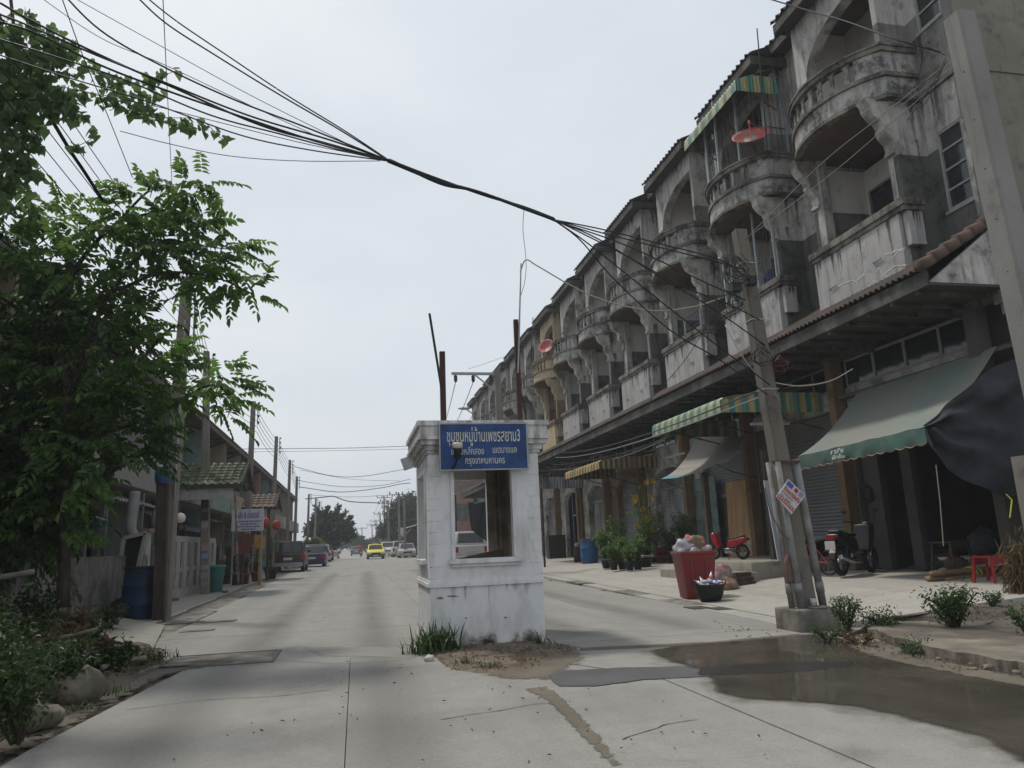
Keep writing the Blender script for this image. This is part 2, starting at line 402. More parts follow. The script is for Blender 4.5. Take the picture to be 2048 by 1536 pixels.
def lump(name, outline, z0, h, m, n=26, seed=0, kind='structure', rough=.03):
    """low uneven mound of ground with an outline (world xy); edges feather to z0"""
    cx = sum(p[0] for p in outline) / len(outline); cy = sum(p[1] for p in outline) / len(outline)
    ring = []
    k = len(outline)
    for i in range(n):
        t = i / n * k; a = int(t) % k; f = t - int(t); q = outline[a]; r = outline[(a + 1) % k]
        ring.append((q[0] + (r[0] - q[0]) * f, q[1] + (r[1] - q[1]) * f))
    vs = [(cx, cy, z0 + h)]; L = 7; fs = []
    for l in range(1, L + 1):
        t = l / L
        for i, (x, y) in enumerate(ring):
            j = 1 + .09 * vnoise(i * .9, l * .2, seed) * t
            px, py = cx + (x - cx) * t * j, cy + (y - cy) * t * j
            vs.append((px, py, z0 + h * (1 - t ** 3) + (rough * vnoise(px * 3, py * 3, seed) if l < L else -.03)))
    for i in range(n): fs.append((0, 1 + i, 1 + (i + 1) % n))
    for l in range(L - 1):
        for i in range(n):
            a, c = 1 + l * n + i, 1 + l * n + (i + 1) % n; fs.append((a, a + n, c + n, c))
    bb = B(); bb.add(vs, fs); return bb.build(name, m, None, True, kind=kind)
q = [G(1690, 1272), G(1760, 1262), G(2048, 1295), G(2200, 1300), G(2200, 1200, .2), G(1960, 1172, .2), G(1850, 1195, .1), G(1830, 1235)]
lump('verge_soil', [(p.x, p.y) for p in q], .02, .13, m_soil, 32, 3, rough=.05)
q = [G(845, 1300), G(880, 1345), G(1000, 1352), G(1090, 1330), G(1165, 1300), G(1100, 1278), G(1000, 1270), G(880, 1270)]
lump('soil_bed', [(p.x, p.y) for p in q], -.004, .035, mat('bed_soil', (.095, .075, .058), .95, .4, 6, (.16, .13, .10), .45, 4, bump=.8), 30, 5, rough=.015)
q = [G(-400, 1500), G(0, 1505), G(70, 1490), G(210, 1405), G(300, 1350), G(345, 1325), G(330, 1290), G(250, 1290), G(170, 1262), G(-100, 1230), G(-500, 1300)]
lump('verge_soil', [(p.x, p.y) for p in q], .0, .10, m_soil, 40, 9, rough=.06)

# standing water, wet concrete, patches and seams: thin sheets with ragged feathered rims
def rag(name, colors, rough, lo=.42, hi=.60, top=1.0, nscale=3.0, amp=.7, spec=.4, bump=.05):
    s = NT(name); at = s.n('ShaderNodeAttribute', attribute_name='depth')
    nz = s.noise(nscale, 7, None, .65)
    m1 = s.n('ShaderNodeMath', operation='SUBTRACT'); s.l(nz, m1.inputs[0]); m1.inputs[1].default_value = .5
    m2 = s.n('ShaderNodeMath', operation='MULTIPLY_ADD'); s.l(m1.outputs[0], m2.inputs[0]); m2.inputs[1].default_value = amp; s.l(at.outputs['Fac'], m2.inputs[2])
    fac = s.ramp(m2.outputs[0], [(lo, (0, 0, 0, 1)), (hi, (top, top, top, 1))])
    c = s.ramp(s.noise(1.4, 6), [(.32, colors[0]), (.68, colors[1])]); c = s.mix(.2, c, s.ramp(s.noise(85, 2), [(.3, sc(colors[0], .4)), (.7, sc(colors[1], 1.6))]))
    rg = rough if isinstance(rough, float) else s.ramp(s.noise(1.0, 4), [(.40, (rough[0],) * 3), (.64, (rough[1],) * 3)])
    m = s.surf(c, rg, 0, spec, s.noise(70), bump, .002); p = [l.from_node for l in s.out.inputs[0].links][0]
    tr = s.n('ShaderNodeBsdfTransparent'); mx = s.n('ShaderNodeMixShader'); s.l(fac, mx.inputs[0]); s.l(tr.outputs[0], mx.inputs[1]); s.l(p.outputs[0], mx.inputs[2]); s.l(mx.outputs[0], s.out.inputs[0])
    MATS[name] = m; return m
def sheet(name, outline, z, m, feather=.3, cell=.07, world=False, **kw):
    P = np.array([(p[0], p[1]) if world else tuple(G(*p))[:2] for p in outline]); Q = np.roll(P, -1, 0)
    lo, hi = P.min(0) - feather, P.max(0) + feather; nx, ny = [max(2, int(v / cell)) for v in (hi - lo)]
    X, Y = np.meshgrid(np.linspace(lo[0], hi[0], nx + 1), np.linspace(lo[1], hi[1], ny + 1), indexing='ij'); pts = np.stack([X.ravel(), Y.ravel()], 1)
    d = np.full(len(pts), 1e9); ins = np.zeros(len(pts), bool)
    for a, c in zip(P, Q):
        e = c - a; t = np.clip(((pts - a) @ e) / (e @ e), 0, 1); d = np.minimum(d, np.linalg.norm(pts - a - t[:, None] * e, axis=1))
        if a[1] != c[1]: ins ^= ((a[1] > pts[:, 1]) != (c[1] > pts[:, 1])) & (pts[:, 0] < (c[0] - a[0]) * (pts[:, 1] - a[1]) / (c[1] - a[1]) + a[0])
    w_ = np.clip(.5 + np.where(ins, d, -d) / (2 * feather), 0, 1); k = ny + 1; used = {}; V = []; A = []; Fc = []
    for i in range(nx):
        for j in range(ny):
            q = (i * k + j, (i + 1) * k + j, (i + 1) * k + j + 1, i * k + j + 1)
            if max(w_[list(q)]) <= .02: continue
            f = []
            for g in q:
                if g not in used: used[g] = len(V); V.append((pts[g][0], pts[g][1], z)); A.append(w_[g])
                f.append(used[g])
            Fc.append(tuple(f))
    me = bpy.data.meshes.new(name); me.from_pydata(V, [], Fc); me.materials.append(m); at = me.attributes.new('depth', 'FLOAT', 'POINT'); at.data.foreach_set('value', A)
    return put(name, me, None, **kw)
m_wet = rag('wet_concrete', ((.050, .044, .036), (.088, .078, .063)), (.03, .30), .40, .62, .96, 2.2, .8, .5)
m_dampm = rag('damp_concrete', ((.13, .12, .10), (.175, .16, .135)), .62, .30, .75, .8, 2.0, .9, .3)
m_aspr = rag('patch_asphalt', ((.062, .062, .064), (.105, .105, .107)), .85, .46, .54, 1.0, 5.0, .7, .25, .4)
m_seam = rag('dirt_seam_soil', ((.11, .095, .076), (.175, .155, .125)), .95, .42, .60, .95, 9.0, 1.1, .1, .6)
m_tyre_reflection = rag('tyre_grime', ((.13, .125, .118), (.16, .155, .145)), .85, .25, .9, .26, 1.6, .9, .2)  # tyre grime on the lanes; also tints the painted dashboard reflection
sheet_dirt = None
m_pale = rag('pale_repair', ((.30, .295, .275), (.34, .33, .31)), .9, .35, .7, .6, 3.0, 1.0, .2)
m_crack = rag('crack_dirt', ((.05, .045, .038), (.09, .08, .068)), .95, .40, .55, .9, 6.0, 1.1, .1)
PUD = [(1300, 1303), (1370, 1291), (1500, 1281), (1640, 1268), (1700, 1285), (1800, 1301), (2060, 1347), (2200, 1390), (2300, 1580), (2120, 1560), (1960, 1475), (1800, 1430), (1640, 1405), (1500, 1400), (1440, 1385), (1425, 1352), (1400, 1338), (1345, 1325)]
sheet('damp_margin', PUD, .0035, m_dampm, .42, kind='structure'); sheet('puddle', PUD, .0072, m_wet, .20, kind='structure')
sheet('asphalt_patch', [(1098, 1354), (1120, 1342), (1250, 1336), (1420, 1333), (1560, 1325), (1700, 1323), (1710, 1333), (1620, 1343), (1440, 1353), (1290, 1360), (1190, 1373), (1120, 1373)], .0052, m_aspr, .08, .035, kind='structure')
m_aspw = rag('wet_asphalt', ((.022, .022, .022), (.045, .044, .042)), .30, .44, .58, 1.0, 5.0, .8, .4, .4)
sheet('asphalt_patch', [(1400, 1336), (1560, 1327), (1700, 1324), (1712, 1333), (1620, 1343), (1440, 1352), (1400, 1352)], .0090, m_aspw, .09, .035, kind='structure')
sheet('dirt_seam', [(1050, 1378), (1090, 1374), (1112, 1386), (1142, 1414), (1170, 1444), (1205, 1486), (1240, 1530), (1225, 1532), (1180, 1488), (1140, 1446), (1098, 1402)], .0028, m_seam, .07, .03, kind='structure')
sheet('dirt_seam', [(870, 1310), (1000, 1356), (1095, 1358), (1165, 1318), (1150, 1292), (1000, 1275)], .0024, m_seam, .22, .05, kind='structure')
sheet('dirt_seam', [(1160, 1296), (1420, 1284), (1600, 1268), (1600, 1273), (1420, 1290), (1160, 1302)], .0030, m_seam, .05, .03, kind='structure')
sheet('pale_repair', [(600, 1292), (830, 1296), (830, 1316), (640, 1312)], .0026, m_pale, .12, .05, kind='structure')
for xa, xb in ((-1.55, -1.1), (.0, .45)): sheet('tyre_grime', [(xa, 1.5), (xb, 1.5), (xb + .1, 12), (xb + .5, 40), (xa + .5, 40), (xa + .1, 12)], .0018, m_tyre_reflection, .3, .12, True, kind='structure')
for xa, xb in ((2.6, 3.1), (4.1, 4.6)): sheet('tyre_grime', [(xa, 9.5), (xb, 9.5), (xb + .2, 40), (xa + .2, 40)], .0018, m_tyre_reflection, .3, .12, True, kind='structure')
sheet('dash_reflection_blot', [(1650, 1498), (1705, 1490), (1765, 1506), (1740, 1524), (1680, 1520)], .0030, m_tyre_reflection, .12, .03, kind='structure')  # dashboard reflection painted onto the slab as a dark blot
def crack(pl, w_=.010):
    P = smoothpath([G(x, y) for x, y in pl], 12); P = [Vector((p.x + .035 * vnoise(p.x * 5, p.y * 5), p.y + .035 * vnoise(p.y * 5, p.x * 5, 3), 0)) for p in P]; L_, R_ = [], []
    for i, p in enumerate(P):
        t = (P[min(i + 1, len(P) - 1)] - P[max(0, i - 1)]).normalized(); n = Vector((-t.y, t.x, 0)) * w_ * (.4 + .9 * abs(vnoise(i * .37, 5))); L_.append(p + n); R_.append(p - n)
    b = B(); k = len(P); b.add([(q.x, q.y, .0022) for q in L_ + R_], [(i, k + i, k + i + 1, i + 1) for i in range(k - 1)]); b.build('crack', m_dirtgap, kind='structure')
for pl in ([(540, 1318), (620, 1325), (700, 1327), (830, 1318)], [(250, 1420), (420, 1400), (560, 1392), (660, 1380)], [(880, 1440), (1000, 1420), (1100, 1405)], [(1120, 1250), (1250, 1262), (1420, 1258), (1560, 1262)], [(1090, 1190), (1180, 1215), (1330, 1228)], [(560, 1230), (650, 1236), (740, 1228), (830, 1232)], [(1250, 1480), (1330, 1450), (1400, 1440)]): crack(pl, .008)

sheet('dirt_seam', [(1690, 1290), (1760, 1282), (1860, 1318), (1980, 1344), (2120, 1372), (2100, 1384), (1960, 1358), (1840, 1334), (1740, 1312)], .0090, m_seam, .10, .04, kind='structure')
sheet('dirt_seam', [(330, 1350), (210, 1410), (70, 1492), (0, 1510), (-100, 1540), (-100, 1500), (60, 1470), (200, 1392), (310, 1335), (420, 1330)], .0040, m_seam, .25, .05, kind='structure')
# ================================================================ SHOPHOUSE ROW (right)
m_wall = weathered('plaster_offwhite', (.41, .40, .375), (.04, .04, .034), .52, .85)
m_grey = weathered('plaster_grey', (.185, .18, .17), (.03, .03, .026), .58, .7)
m_black = weathered('plaster_algae', (.105, .103, .095), (.022, .023, .02), .62, .7)
m_panel = weathered('parapet_white', (.37, .36, .355), (.12, .115, .11), .42, .8, var=.12)
m_cap = weathered('mouldings', (.20, .19, .16), (.014, .015, .012), .8, .7)
m_balc = weathered('balcony_render', (.40, .395, .37), (.018, .019, .016), .76, 1.0)
m_in = weathered('loggia_wall', (.68, .66, .62), (.28, .265, .23), .22, .25, var=.06)
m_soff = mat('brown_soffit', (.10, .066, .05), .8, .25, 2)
m_cream = weathered('plaster_cream', (.40, .335, .215), (.10, .08, .05), .26, .4)
m_tan = weathered('plaster_tan', (.21, .145, .095), (.06, .045, .03), .3, .3)
m_end = weathered('end_wall_render', (.185, .178, .145), (.085, .083, .07), .5, .4, var=.2)
m_tile = mat('roof_tile_old', (.085, .058, .048), .85, .4, 4, (.035, .034, .03), .5, 3)
m_tile_red = mat('canopy_tile', (.12, .062, .046), .8, .4, 3, (.05, .045, .04), .6, 2.2)
m_fascia = mat('fascia_board', (.11, .105, .095), .8, .45, 1.6, (.035, .033, .03), .6, 1.5)
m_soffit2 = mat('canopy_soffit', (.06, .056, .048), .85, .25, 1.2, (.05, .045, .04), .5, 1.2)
m_frame = mat('window_frame_pale', (.26, .265, .26), .6, .2, 6)
m_pane = glass('dark_pane', (.020, .026, .026), .08)
m_col = weathered('ochre_column', (.185, .125, .075), (.06, .05, .038), .42, .5)
m_shut = mat('shutter_grey', (.31, .312, .32), .5, .12, 1.2, (.09, .085, .08), .4, 1.6, (1, 1, .4))
m_shutd = mat('shutter_dark', (.17, .175, .18), .5, .12, 1.2)
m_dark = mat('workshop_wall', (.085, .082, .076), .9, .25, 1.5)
m_metal = mat('galvanised_steel', (.30, .31, .32), .45, .15, 6, metal=.5)
m_bars = mat('painted_bars', (.26, .30, .31), .5, .2, 8)
m_trim = mat('arch_white', (.50, .49, .46), .75, .2, 2, (.18, .17, .145), .45, 2)

m_bars_d = mat('dark_bars', (.07, .072, .07), .6, .2, 8)
XF, XR, W, L = 10.3, 10.95, 2.75, 4.22
Y1 = 11.45
MC = {}
def shared(key, fn):
    if key not in MC: MC[key] = fn()
    return MC[key]
def arc(t, off=0.0, sag=.68, x0=10.2):
    """plan of the bowed balcony; t 0..1 from near corner to far corner"""
    ya, yb = -.10, W + .10
    y = ya + (yb - ya) * t; u = 2 * t - 1
    return (x0 - (sag) * (1 - u * u) ** .8 - off, y)
def bow(b, off, z0, z1, th, m, n=22, ret=True):
    o = [arc(i / n, off) for i in range(n + 1)]; i_ = [arc(i / n, off - th) for i in range(n + 1)]
    o[0] = (o[0][0], o[0][1] - off); o[-1] = (o[-1][0], o[-1][1] + off)
    vs = [(x, y, z) for z in (z0, z1) for x, y in o] + [(x, y, z) for z in (z0, z1) for x, y in i_]
    k = n + 1; fs = []
    for i in range(n):
        fs += [(i + 1, i, k + i, k + i + 1), (2*k + i, 2*k + i + 1, 3*k + i + 1, 3*k + i), (k + i, 3*k + i, 3*k + i + 1, k + i + 1), (i, i + 1, 2*k + i + 1, 2*k + i)]
    b.add(vs, fs, m)
    for s, y in ((-1, -.10), (1, W + .10)):
        ya, yb = (y - off, y - off + th) if s < 0 else (y + off - th, y + off)
        b.box(10.2 - off, XR, ya, yb, z0, z1, m)
def arch_fn(ya, yb, zs, zc, p=2.0):
    return lambda y: zs + (zc - zs) * max(0.0, 1 - abs((2 * (y - ya) / (yb - ya)) - 1) ** p) ** (1 / p)
def arch_wall(b, x0, x1, ya, yb, fn, ztop, m=0, mi=None, n=16):
    vs = []; fs = []; ms = []
    for i in range(n + 1):
        t = .5 - .5 * math.cos(math.pi * i / n); y = ya + (yb - ya) * t; z = fn(y)
        vs += [(x0, y, z), (x0, y, ztop), (x1, y, z), (x1, y, ztop)]
    for i in range(n):
        a = 4 * i; c = a + 4
        for f, mm in (((a, a + 1, c + 1, c), m), ((a + 2, c + 2, c + 3, a + 3), m), ((a, c, c + 2, a + 2), m if mi is None else mi)): fs.append(f); ms.append(mm)
    o = len(b.v); b.v += vs; b.f += [tuple(k + o for k in f) for f in fs]; b.m += ms
def corrug(b, p00, p10, p01, p11, n, amp, m=0):
    """corrugated sheet; ribs run along the second direction"""
    p00, p10, p01, p11 = map(Vector, (p00, p10, p01, p11))
    nrm = (p10 - p00).cross(p01 - p00).normalized(); k = n * 4; vs = []
    for i in range(k + 1):
        t = i / k; h = amp * math.sin(2 * math.pi * i / 4 + .3)
        vs += [p00.lerp(p10, t) + nrm * h, p01.lerp(p11, t) + nrm * h]
    b.add(vs, [(2*i, 2*i + 2, 2*i + 3, 2*i + 1) for i in range(k)], m)

def window(parent, key, x, y0, y1, z0, z1, rows, cols=1, fm=None, recess=.05):
    """window frame with muntins facing -X; each pane its own sub-part"""
    fm = fm or m_frame
    def mk():
        b = B(); f = .05
        b.box(x - .03, x + .05, y0, y0 + f, z0, z1).box(x - .03, x + .05, y1 - f, y1, z0, z1).box(x - .03, x + .05, y0 + f, y1 - f, z0, z0 + f).box(x - .03, x + .05, y0 + f, y1 - f, z1 - f, z1)
        for r in range(1, rows): zz = z0 + (z1 - z0) * r / rows; b.box(x - .022, x + .04, y0 + f, y1 - f, zz - .018, zz + .018)
        for c in range(1, cols): yy = y0 + (y1 - y0) * c / cols; b.box(x - .026, x + .044, yy - .02, yy + .02, z0 + f, z1 - f)
        b.box(x - .07, x + .0, y0 - .04, y1 + .04, z0 - .06, z0 - .002)
        return b.mesh('window', fm)
    o = put('window', shared(('w', key), mk), parent)
    for r in range(rows):
        for c in range(cols):
            def mp(r=r, c=c):
                b = B(); b.box(x + .012, x + .02, y0 + (y1 - y0) * c / cols + .02, y0 + (y1 - y0) * (c + 1) / cols - .02, z0 + (z1 - z0) * r / rows + .015, z0 + (z1 - z0) * (r + 1) / rows - .015)
                return b.mesh('pane', m_pane)
            put('pane', shared(('p', key, r, c), mp), o)
    return o

def cage(parent, pts_low, z0, z1, inner_mid=True, name='window_grille'):
    """steel bar cage: posts, rails and thin bars along a plan path"""
    b = B()
    P = [Vector((x, y, 0)) for x, y in pts_low]
    for a, c in zip(P, P[1:]):
        for z in (z0 + .03, z0 + (z1 - z0) * .33, z1 - .03): b.bar((a.x, a.y, z), (c.x, c.y, z), .022, m=1)
        n = max(2, int((c - a).length / .13))
        for i in range(n + 1):
            q = a.lerp(c, i / n); b.bar((q.x, q.y, z0), (q.x, q.y, z1), .010, m=1)
    for p in P: b.bar((p.x, p.y, z0), (p.x, p.y, z1), .05)
    return b.build(name, [m_bars, m_bars_d], parent)

KINDS = ['open', 'gap', 'plywood', 'arch', 'archdark', 'lattice', 'door', 'arch', 'arch', 'gap', 'arch', 'arch', 'arch']
HOUSE_LABELS = [
 'nearest shophouse, with the bare end wall, cracked white parapet and dark open workshop',
 'second shophouse from the near end, steel cages on both balconies and a striped awning above',
 'third shophouse from the near end, plywood sheet propped in its doorway below',
 'fourth shophouse from the near end, above the flowering shrub and potted plants',
 'fifth shophouse from the near end, dark shutter under an ochre arch',
 'sixth shophouse from the near end, behind the blue barrel, shutter topped with lattice',
 'cream painted shophouse with a red dish on its balcony, unlike its grey neighbours',
 'grey shophouse just beyond the cream painted one',
 'second grey shophouse beyond the cream painted one',
 'third grey shophouse beyond the cream painted one',
 'fourth grey shophouse beyond the cream painted one',
 'shophouse next to the last at the far end of the balconied row',
 'farthest shophouse at the far end of the balconied row']
def shophouse(k):
    y0 = Y1 + L * k
    t = thing('shophouse', HOUSE_LABELS[k], 'building', (0, y0, 0), 0, 'three storey shophouses of the balconied row')
    cream = k == 6; v = 'c' if cream else ('g' if k > 6 else 'w')
    W_, G_, K_, P_, BL = (m_cream, m_tan, m_tan, m_cream, m_cream) if cream else ((m_wall, m_grey, m_black, m_panel, m_balc) if k < 7 else (m_wall, m_grey, m_grey, m_panel, m_balc))
    CP_ = m_tan if cream else m_cap
    ZD3, ZD2 = 11.15, 8.25
    yn = -.35 if k else -1.2                       # the near house runs on to the bare end wall
    # --- walls
    def mk():
        b = B()
        for (a, c) in (((yn, -.0), (W + .0, L - .35)) if k else ((-1.05, 0), (W, L - .35))):
            hole = []
            if c - a > .6:
                wy = (a + .12, a + .72) if a > 0 else (-.92, -.30)
                hole = [(wy[0], wy[1], 6.95, 8.55), (wy[0], wy[1], 10.75, 12.3)]
            for z0, z1, m in ((5.0, ZD2, 2), (ZD2, 9.4, 0), (9.4, ZD3, 1), (ZD3, 13.3, 0)):
                b.holewall('x', XR, XR + .16, a, c, z0, z1, [h for h in ((h[0], h[1], max(h[2], z0), min(h[3], z1)) for h in hole) if h[3] > h[2]], m)
            b.box(XR - .05, XR - .002, a, c, 9.42, 9.82, 3)          # string course
        for ya in (0, W - .13):                                      # side walls of the projecting bay
            for z0, z1, m in ((5.0, ZD2, 2), (ZD2, 9.4, 0), (9.4, ZD3, 1), (ZD3, 13.1, 0)): b.box(XF, 11.75, ya, ya + .13, z0, z1, m)
        for z0, z1, m in ((6.0, ZD2, 0), (ZD2, 9.4, 0)): b.box(XF, XF + .20, .13, .27, z0, z1, m)   # pilasters flanking the openings
        for z0, z1, m in ((6.0, ZD2, 0), (ZD2, 9.4, 0), (9.4, ZD3, 1), (ZD3, 11.45, 0)): b.box(XF, XF + .22, W - .36, W - .13, z0, z1, m)
        q = lambda y: 11.45 + .95 * math.sqrt(max(0.0, 1 - (max(0, y - .45) / (W - .36 - .45)) ** 2.3))  # half arch, springing from the far pier
        arch_wall(b, XF, XF + .26, .13, W - .36, q, 13.1, 0, 4)
        b.box(XF, XF + .22, W - .36, W - .13, 11.45, 13.1, 0)
        b.box(XF - .03, XF - .002, W - .42, W - .05, 11.36, 11.46, 0)     # arch springer
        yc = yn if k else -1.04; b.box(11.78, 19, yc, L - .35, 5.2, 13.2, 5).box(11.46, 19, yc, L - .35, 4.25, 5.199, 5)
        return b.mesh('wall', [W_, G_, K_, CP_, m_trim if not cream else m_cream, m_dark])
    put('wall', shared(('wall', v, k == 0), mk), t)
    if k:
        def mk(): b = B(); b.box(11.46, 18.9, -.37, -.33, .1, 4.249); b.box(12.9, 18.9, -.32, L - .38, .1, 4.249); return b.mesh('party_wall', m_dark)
        put('party_wall', shared('party', mk), t)
    def mk():
        b = B()
        b.box(11.62, 11.74, .13, W - .13, 6.2, 9.3, 0).box(11.62, 11.74, .13, W - .13, 9.62, 13.0, 0)
        b.box(10.52, 11.62, .131, .16, 6.3, ZD2, 1).box(10.52, 11.62, W - .16, W - .131, 6.3, ZD2, 1).box(10.52, 11.62, .131, .16, ZD2, 9.3, 0).box(10.52, 11.62, W - .16, W - .131, ZD2, 9.3, 0)
        b.box(10.52, 11.62, .131, .16, 9.6, 13.0, 0).box(10.52, 11.62, W - .16, W - .131, 9.6, 13.0, 0)
        b.box(XF + .23, 11.62, .16, W - .16, 6.2, 6.3, 1).box(XF, 11.62, .13, W - .13, 9.42, 9.6, 2).box(XF + .23, 11.62, .16, W - .16, 12.9, 13.0, 2)
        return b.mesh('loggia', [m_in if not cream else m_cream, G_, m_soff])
    put('loggia', shared(('log', v), mk), t)
    window(t, 'sl', 11.60, .75, 2.47, 6.9, 8.76, 1, 2, m_metal)
    window(t, 'dl', 11.60, .5, 1.5, 9.62, 11.6, 1, 2, m_metal)
    if k == 0: window(t, 'n2', XR + .04, -.92, -.30, 6.95, 8.55, 4, 1); window(t, 'n3', XR + .04, -.92, -.30, 10.75, 12.3, 4, 1)
    window(t, 'g2', XR + .04, W + .12, W + .72, 6.95, 8.55, 4, 1); window(t, 'g3', XR + .04, W + .12, W + .72, 10.75, 12.3, 4, 1)
    # --- second floor parapet panel with its ledge
    def mk():
        b = B(); b.box(XF - .17, XF - .002, .04, W - .02, 5.85, 7.02); b.box(XF - .10, XF + .22, -.13, -.002, 6.35, 7.02); b.box(XF, XF + .12, .13, W - .13, 5.85, 7.02)
        return b.mesh('parapet_panel', P_)
    pp = put('parapet_panel', shared(('pp', v), mk), t)
    def mk():
        b = B(); b.box(XF - .24, XF + .26, -.20, W + .06, 7.12, 7.26).box(XF - .205, XF + .24, -.165, W + .03, 7.022, 7.12); return b.mesh('ledge', CP_)
    put('ledge', shared(('ledge', v), mk), t)
    if k < 6:
        for yy in (.62, 2.05):
            def mk(): b = B(); b.bar((XF - .20, 0, 6.35), (XF - .20, .26, 6.35), .022); b.bar((XF - .20, .24, 6.35), (XF - .165, .25, 6.35), .02); return b.mesh('rod', m_metal)
            put('rod', shared('rod', mk), pp, loc=(0, yy, .0 if yy < 1 else -.05))
    # --- bowed balcony
    def mk():
        b = B(); bow(b, 0, 9.40, 9.90, .12, 0); bow(b, .05, 9.395, 9.47, .17, 1); bow(b, .06, 9.87, 9.955, .18, 1)
        n = 22; pts = [arc(i / n, -.125) for i in range(n + 1)] + [(XF, W), (XF, 0)]
        b.prism(pts, 'z', 9.42, 9.60, 2)
        for ta, tb in ((0, .13), (.87, 1)):                        # solid end piers
            q = [arc(ta + (tb - ta) * i / 4) for i in range(5)]; r = [arc(ta + (tb - ta) * i / 4, -.13) for i in range(4, -1, -1)]
            b.prism(q + r, 'z', 9.955, 10.42, 0)
        for ya in (-.10, W - .03): b.box(10.2, XR, ya, ya + .13, 9.957, 10.42, 0)
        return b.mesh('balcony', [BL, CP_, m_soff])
    ba = put('balcony', shared(('balc', v), mk), t)
    def mk():
        b = B(); bow(b, .055, 10.42, 10.52, .23, 0); bow(b, .085, 10.52, 10.565, .27, 0); return b.mesh('handrail', CP_)
    put('handrail', shared(('rail', v), mk), ba)
    nb = 7
    for i in range(nb):
        tt = .19 + .62 * i / (nb - 1)
        def mk(tt=tt):
            b = B(); x, y = arc(tt, -.06); x2, y2 = arc(tt + .01, -.06); a = math.atan2(y2 - y, x2 - x)
            M = Matrix.Translation((x, y, 9.955)) @ Matrix.Rotation(a, 4, 'Z')
            for z0, z1, wd in ((0, .05, .15), (.05, .415, .095), (.415, .465, .15)): b.obox(M @ Matrix.Translation((0, 0, z0)), wd, .045, z1 - z0)
            return b.mesh('baluster', BL)
        put('baluster', shared(('bal', v, i), mk), ba)
    # --- S-curved brackets under the balcony
    def mk():
        b = B(); pr = [(XF - .02, 8.28), (XF - .07, 8.30), (XF - .07, 8.36), (XF - .03, 8.40), (XF - .06, 8.55), (XF - .16, 8.66), (XF - .21, 8.78), (XF - .19, 8.88), (XF - .24, 8.98), (XF - .36, 9.06), (XF - .46, 9.2), (XF - .48, 9.32), (XF - .55, 9.42), (XF + .18, 9.42), (XF + .18, 8.28)]
        b.prism(pr, 'y', 0, .25); return b.mesh('scroll_bracket', W_ if cream else m_trim)
    for ya in (.02, W - .27): put('scroll_bracket', shared(('scr', v), mk), t, loc=(0, ya, 0))
    # --- roofs
    def mk():
        b = B()
        ya, yb = -.32, W + .12
        corrug(b, (9.86, ya, 13.22), (9.86, yb, 13.22), (12.6, ya + 1.0, 14.75), (12.6, yb - 1.0, 14.75), 14, .05, 0)
        corrug(b, (9.86, ya, 13.2), (10.9, ya, 13.22), (12.6, ya + .9, 14.75), (12.6, ya + 1.0, 14.75), 6, .04, 0)
        b.box(9.90, 9.95, ya + .04, yb - .04, 12.93, 13.16, 1).box(9.95, 11.2, ya + .04, ya + .09, 12.93, 13.16, 1).box(9.95, 11.2, yb - .09, yb - .04, 12.93, 13.16, 1)
        b.box(9.95, XF - .002, ya + .09, yb - .09, 13.0, 13.05, 2).box(XF, 11.2, ya + .09, -.002, 13.0, 13.05, 2)
        corrug(b, (10.45, yn, 13.5), (10.45, L - .35, 13.5), (16.5, yn, 17.0), (16.5, L - .35, 17.0), 21, .05, 0)
        b.box(10.5, 10.56, yn, L - .35, 13.22, 13.45, 1).box(10.56, XR, yn, L - .35, 13.3, 13.34, 2)
        return b.mesh('roof', [m_tile, m_fascia, m_soffit2])
    put('roof', shared(('roof', k == 0), mk), t)
    # --- tiled canopy over the pavement
    def mk():
        b = B()
        corrug(b, (9.34, yn, 5.44), (9.34, L - .35, 5.44), (XR, yn, 6.38), (XR, L - .35, 6.38), 28 if k else 34, .035, 0); return b.mesh('canopy_tiles', m_tile_red)
    ct = put('canopy_tiles', shared(('ctile', k == 0), mk), t, kind='stuff')
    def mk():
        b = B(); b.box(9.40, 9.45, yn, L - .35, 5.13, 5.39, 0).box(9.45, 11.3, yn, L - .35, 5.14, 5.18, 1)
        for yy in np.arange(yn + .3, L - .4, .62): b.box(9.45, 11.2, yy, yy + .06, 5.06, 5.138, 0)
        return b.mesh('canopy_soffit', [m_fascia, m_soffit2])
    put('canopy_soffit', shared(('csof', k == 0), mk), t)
    # --- ground floor
    def mk():
        b = B(); b.box(10.93, 11.22, -.46, -.22, .2, 5.06); return b.mesh('column', m_col if k else m_dark)
    put('column', shared(('col', k > 0), mk), t)
    kd = KINDS[k]; ya, yb = -.2, L - .5
    def mk():
        b = B(); b.box(11.22, 11.4, ya, yb, 3.98, 4.38, 0)
        b.box(11.28, 11.33, ya, yb, 4.40, 4.46, 1).box(11.28, 11.33, ya, yb, 5.0, 5.06, 1)
        for i in range(5): yy = ya + (yb - ya) * i / 4; b.box(11.27, 11.34, max(ya, yy - .03), min(yb, yy + .03), 4.46, 5.0, 1)
        return b.mesh('transom_frame', [m_trim, m_frame])
    tf = put('transom_frame', shared('transom', mk), t)
    for i in range(4):
        def mk(i=i): b = B(); b.box(11.30, 11.31, ya + (yb - ya) * i / 4 + .03, ya + (yb - ya) * (i + 1) / 4 - .03, 4.46, 5.0); return b.mesh('pane', m_pane)
        put('pane', shared(('tp', i), mk), tf)
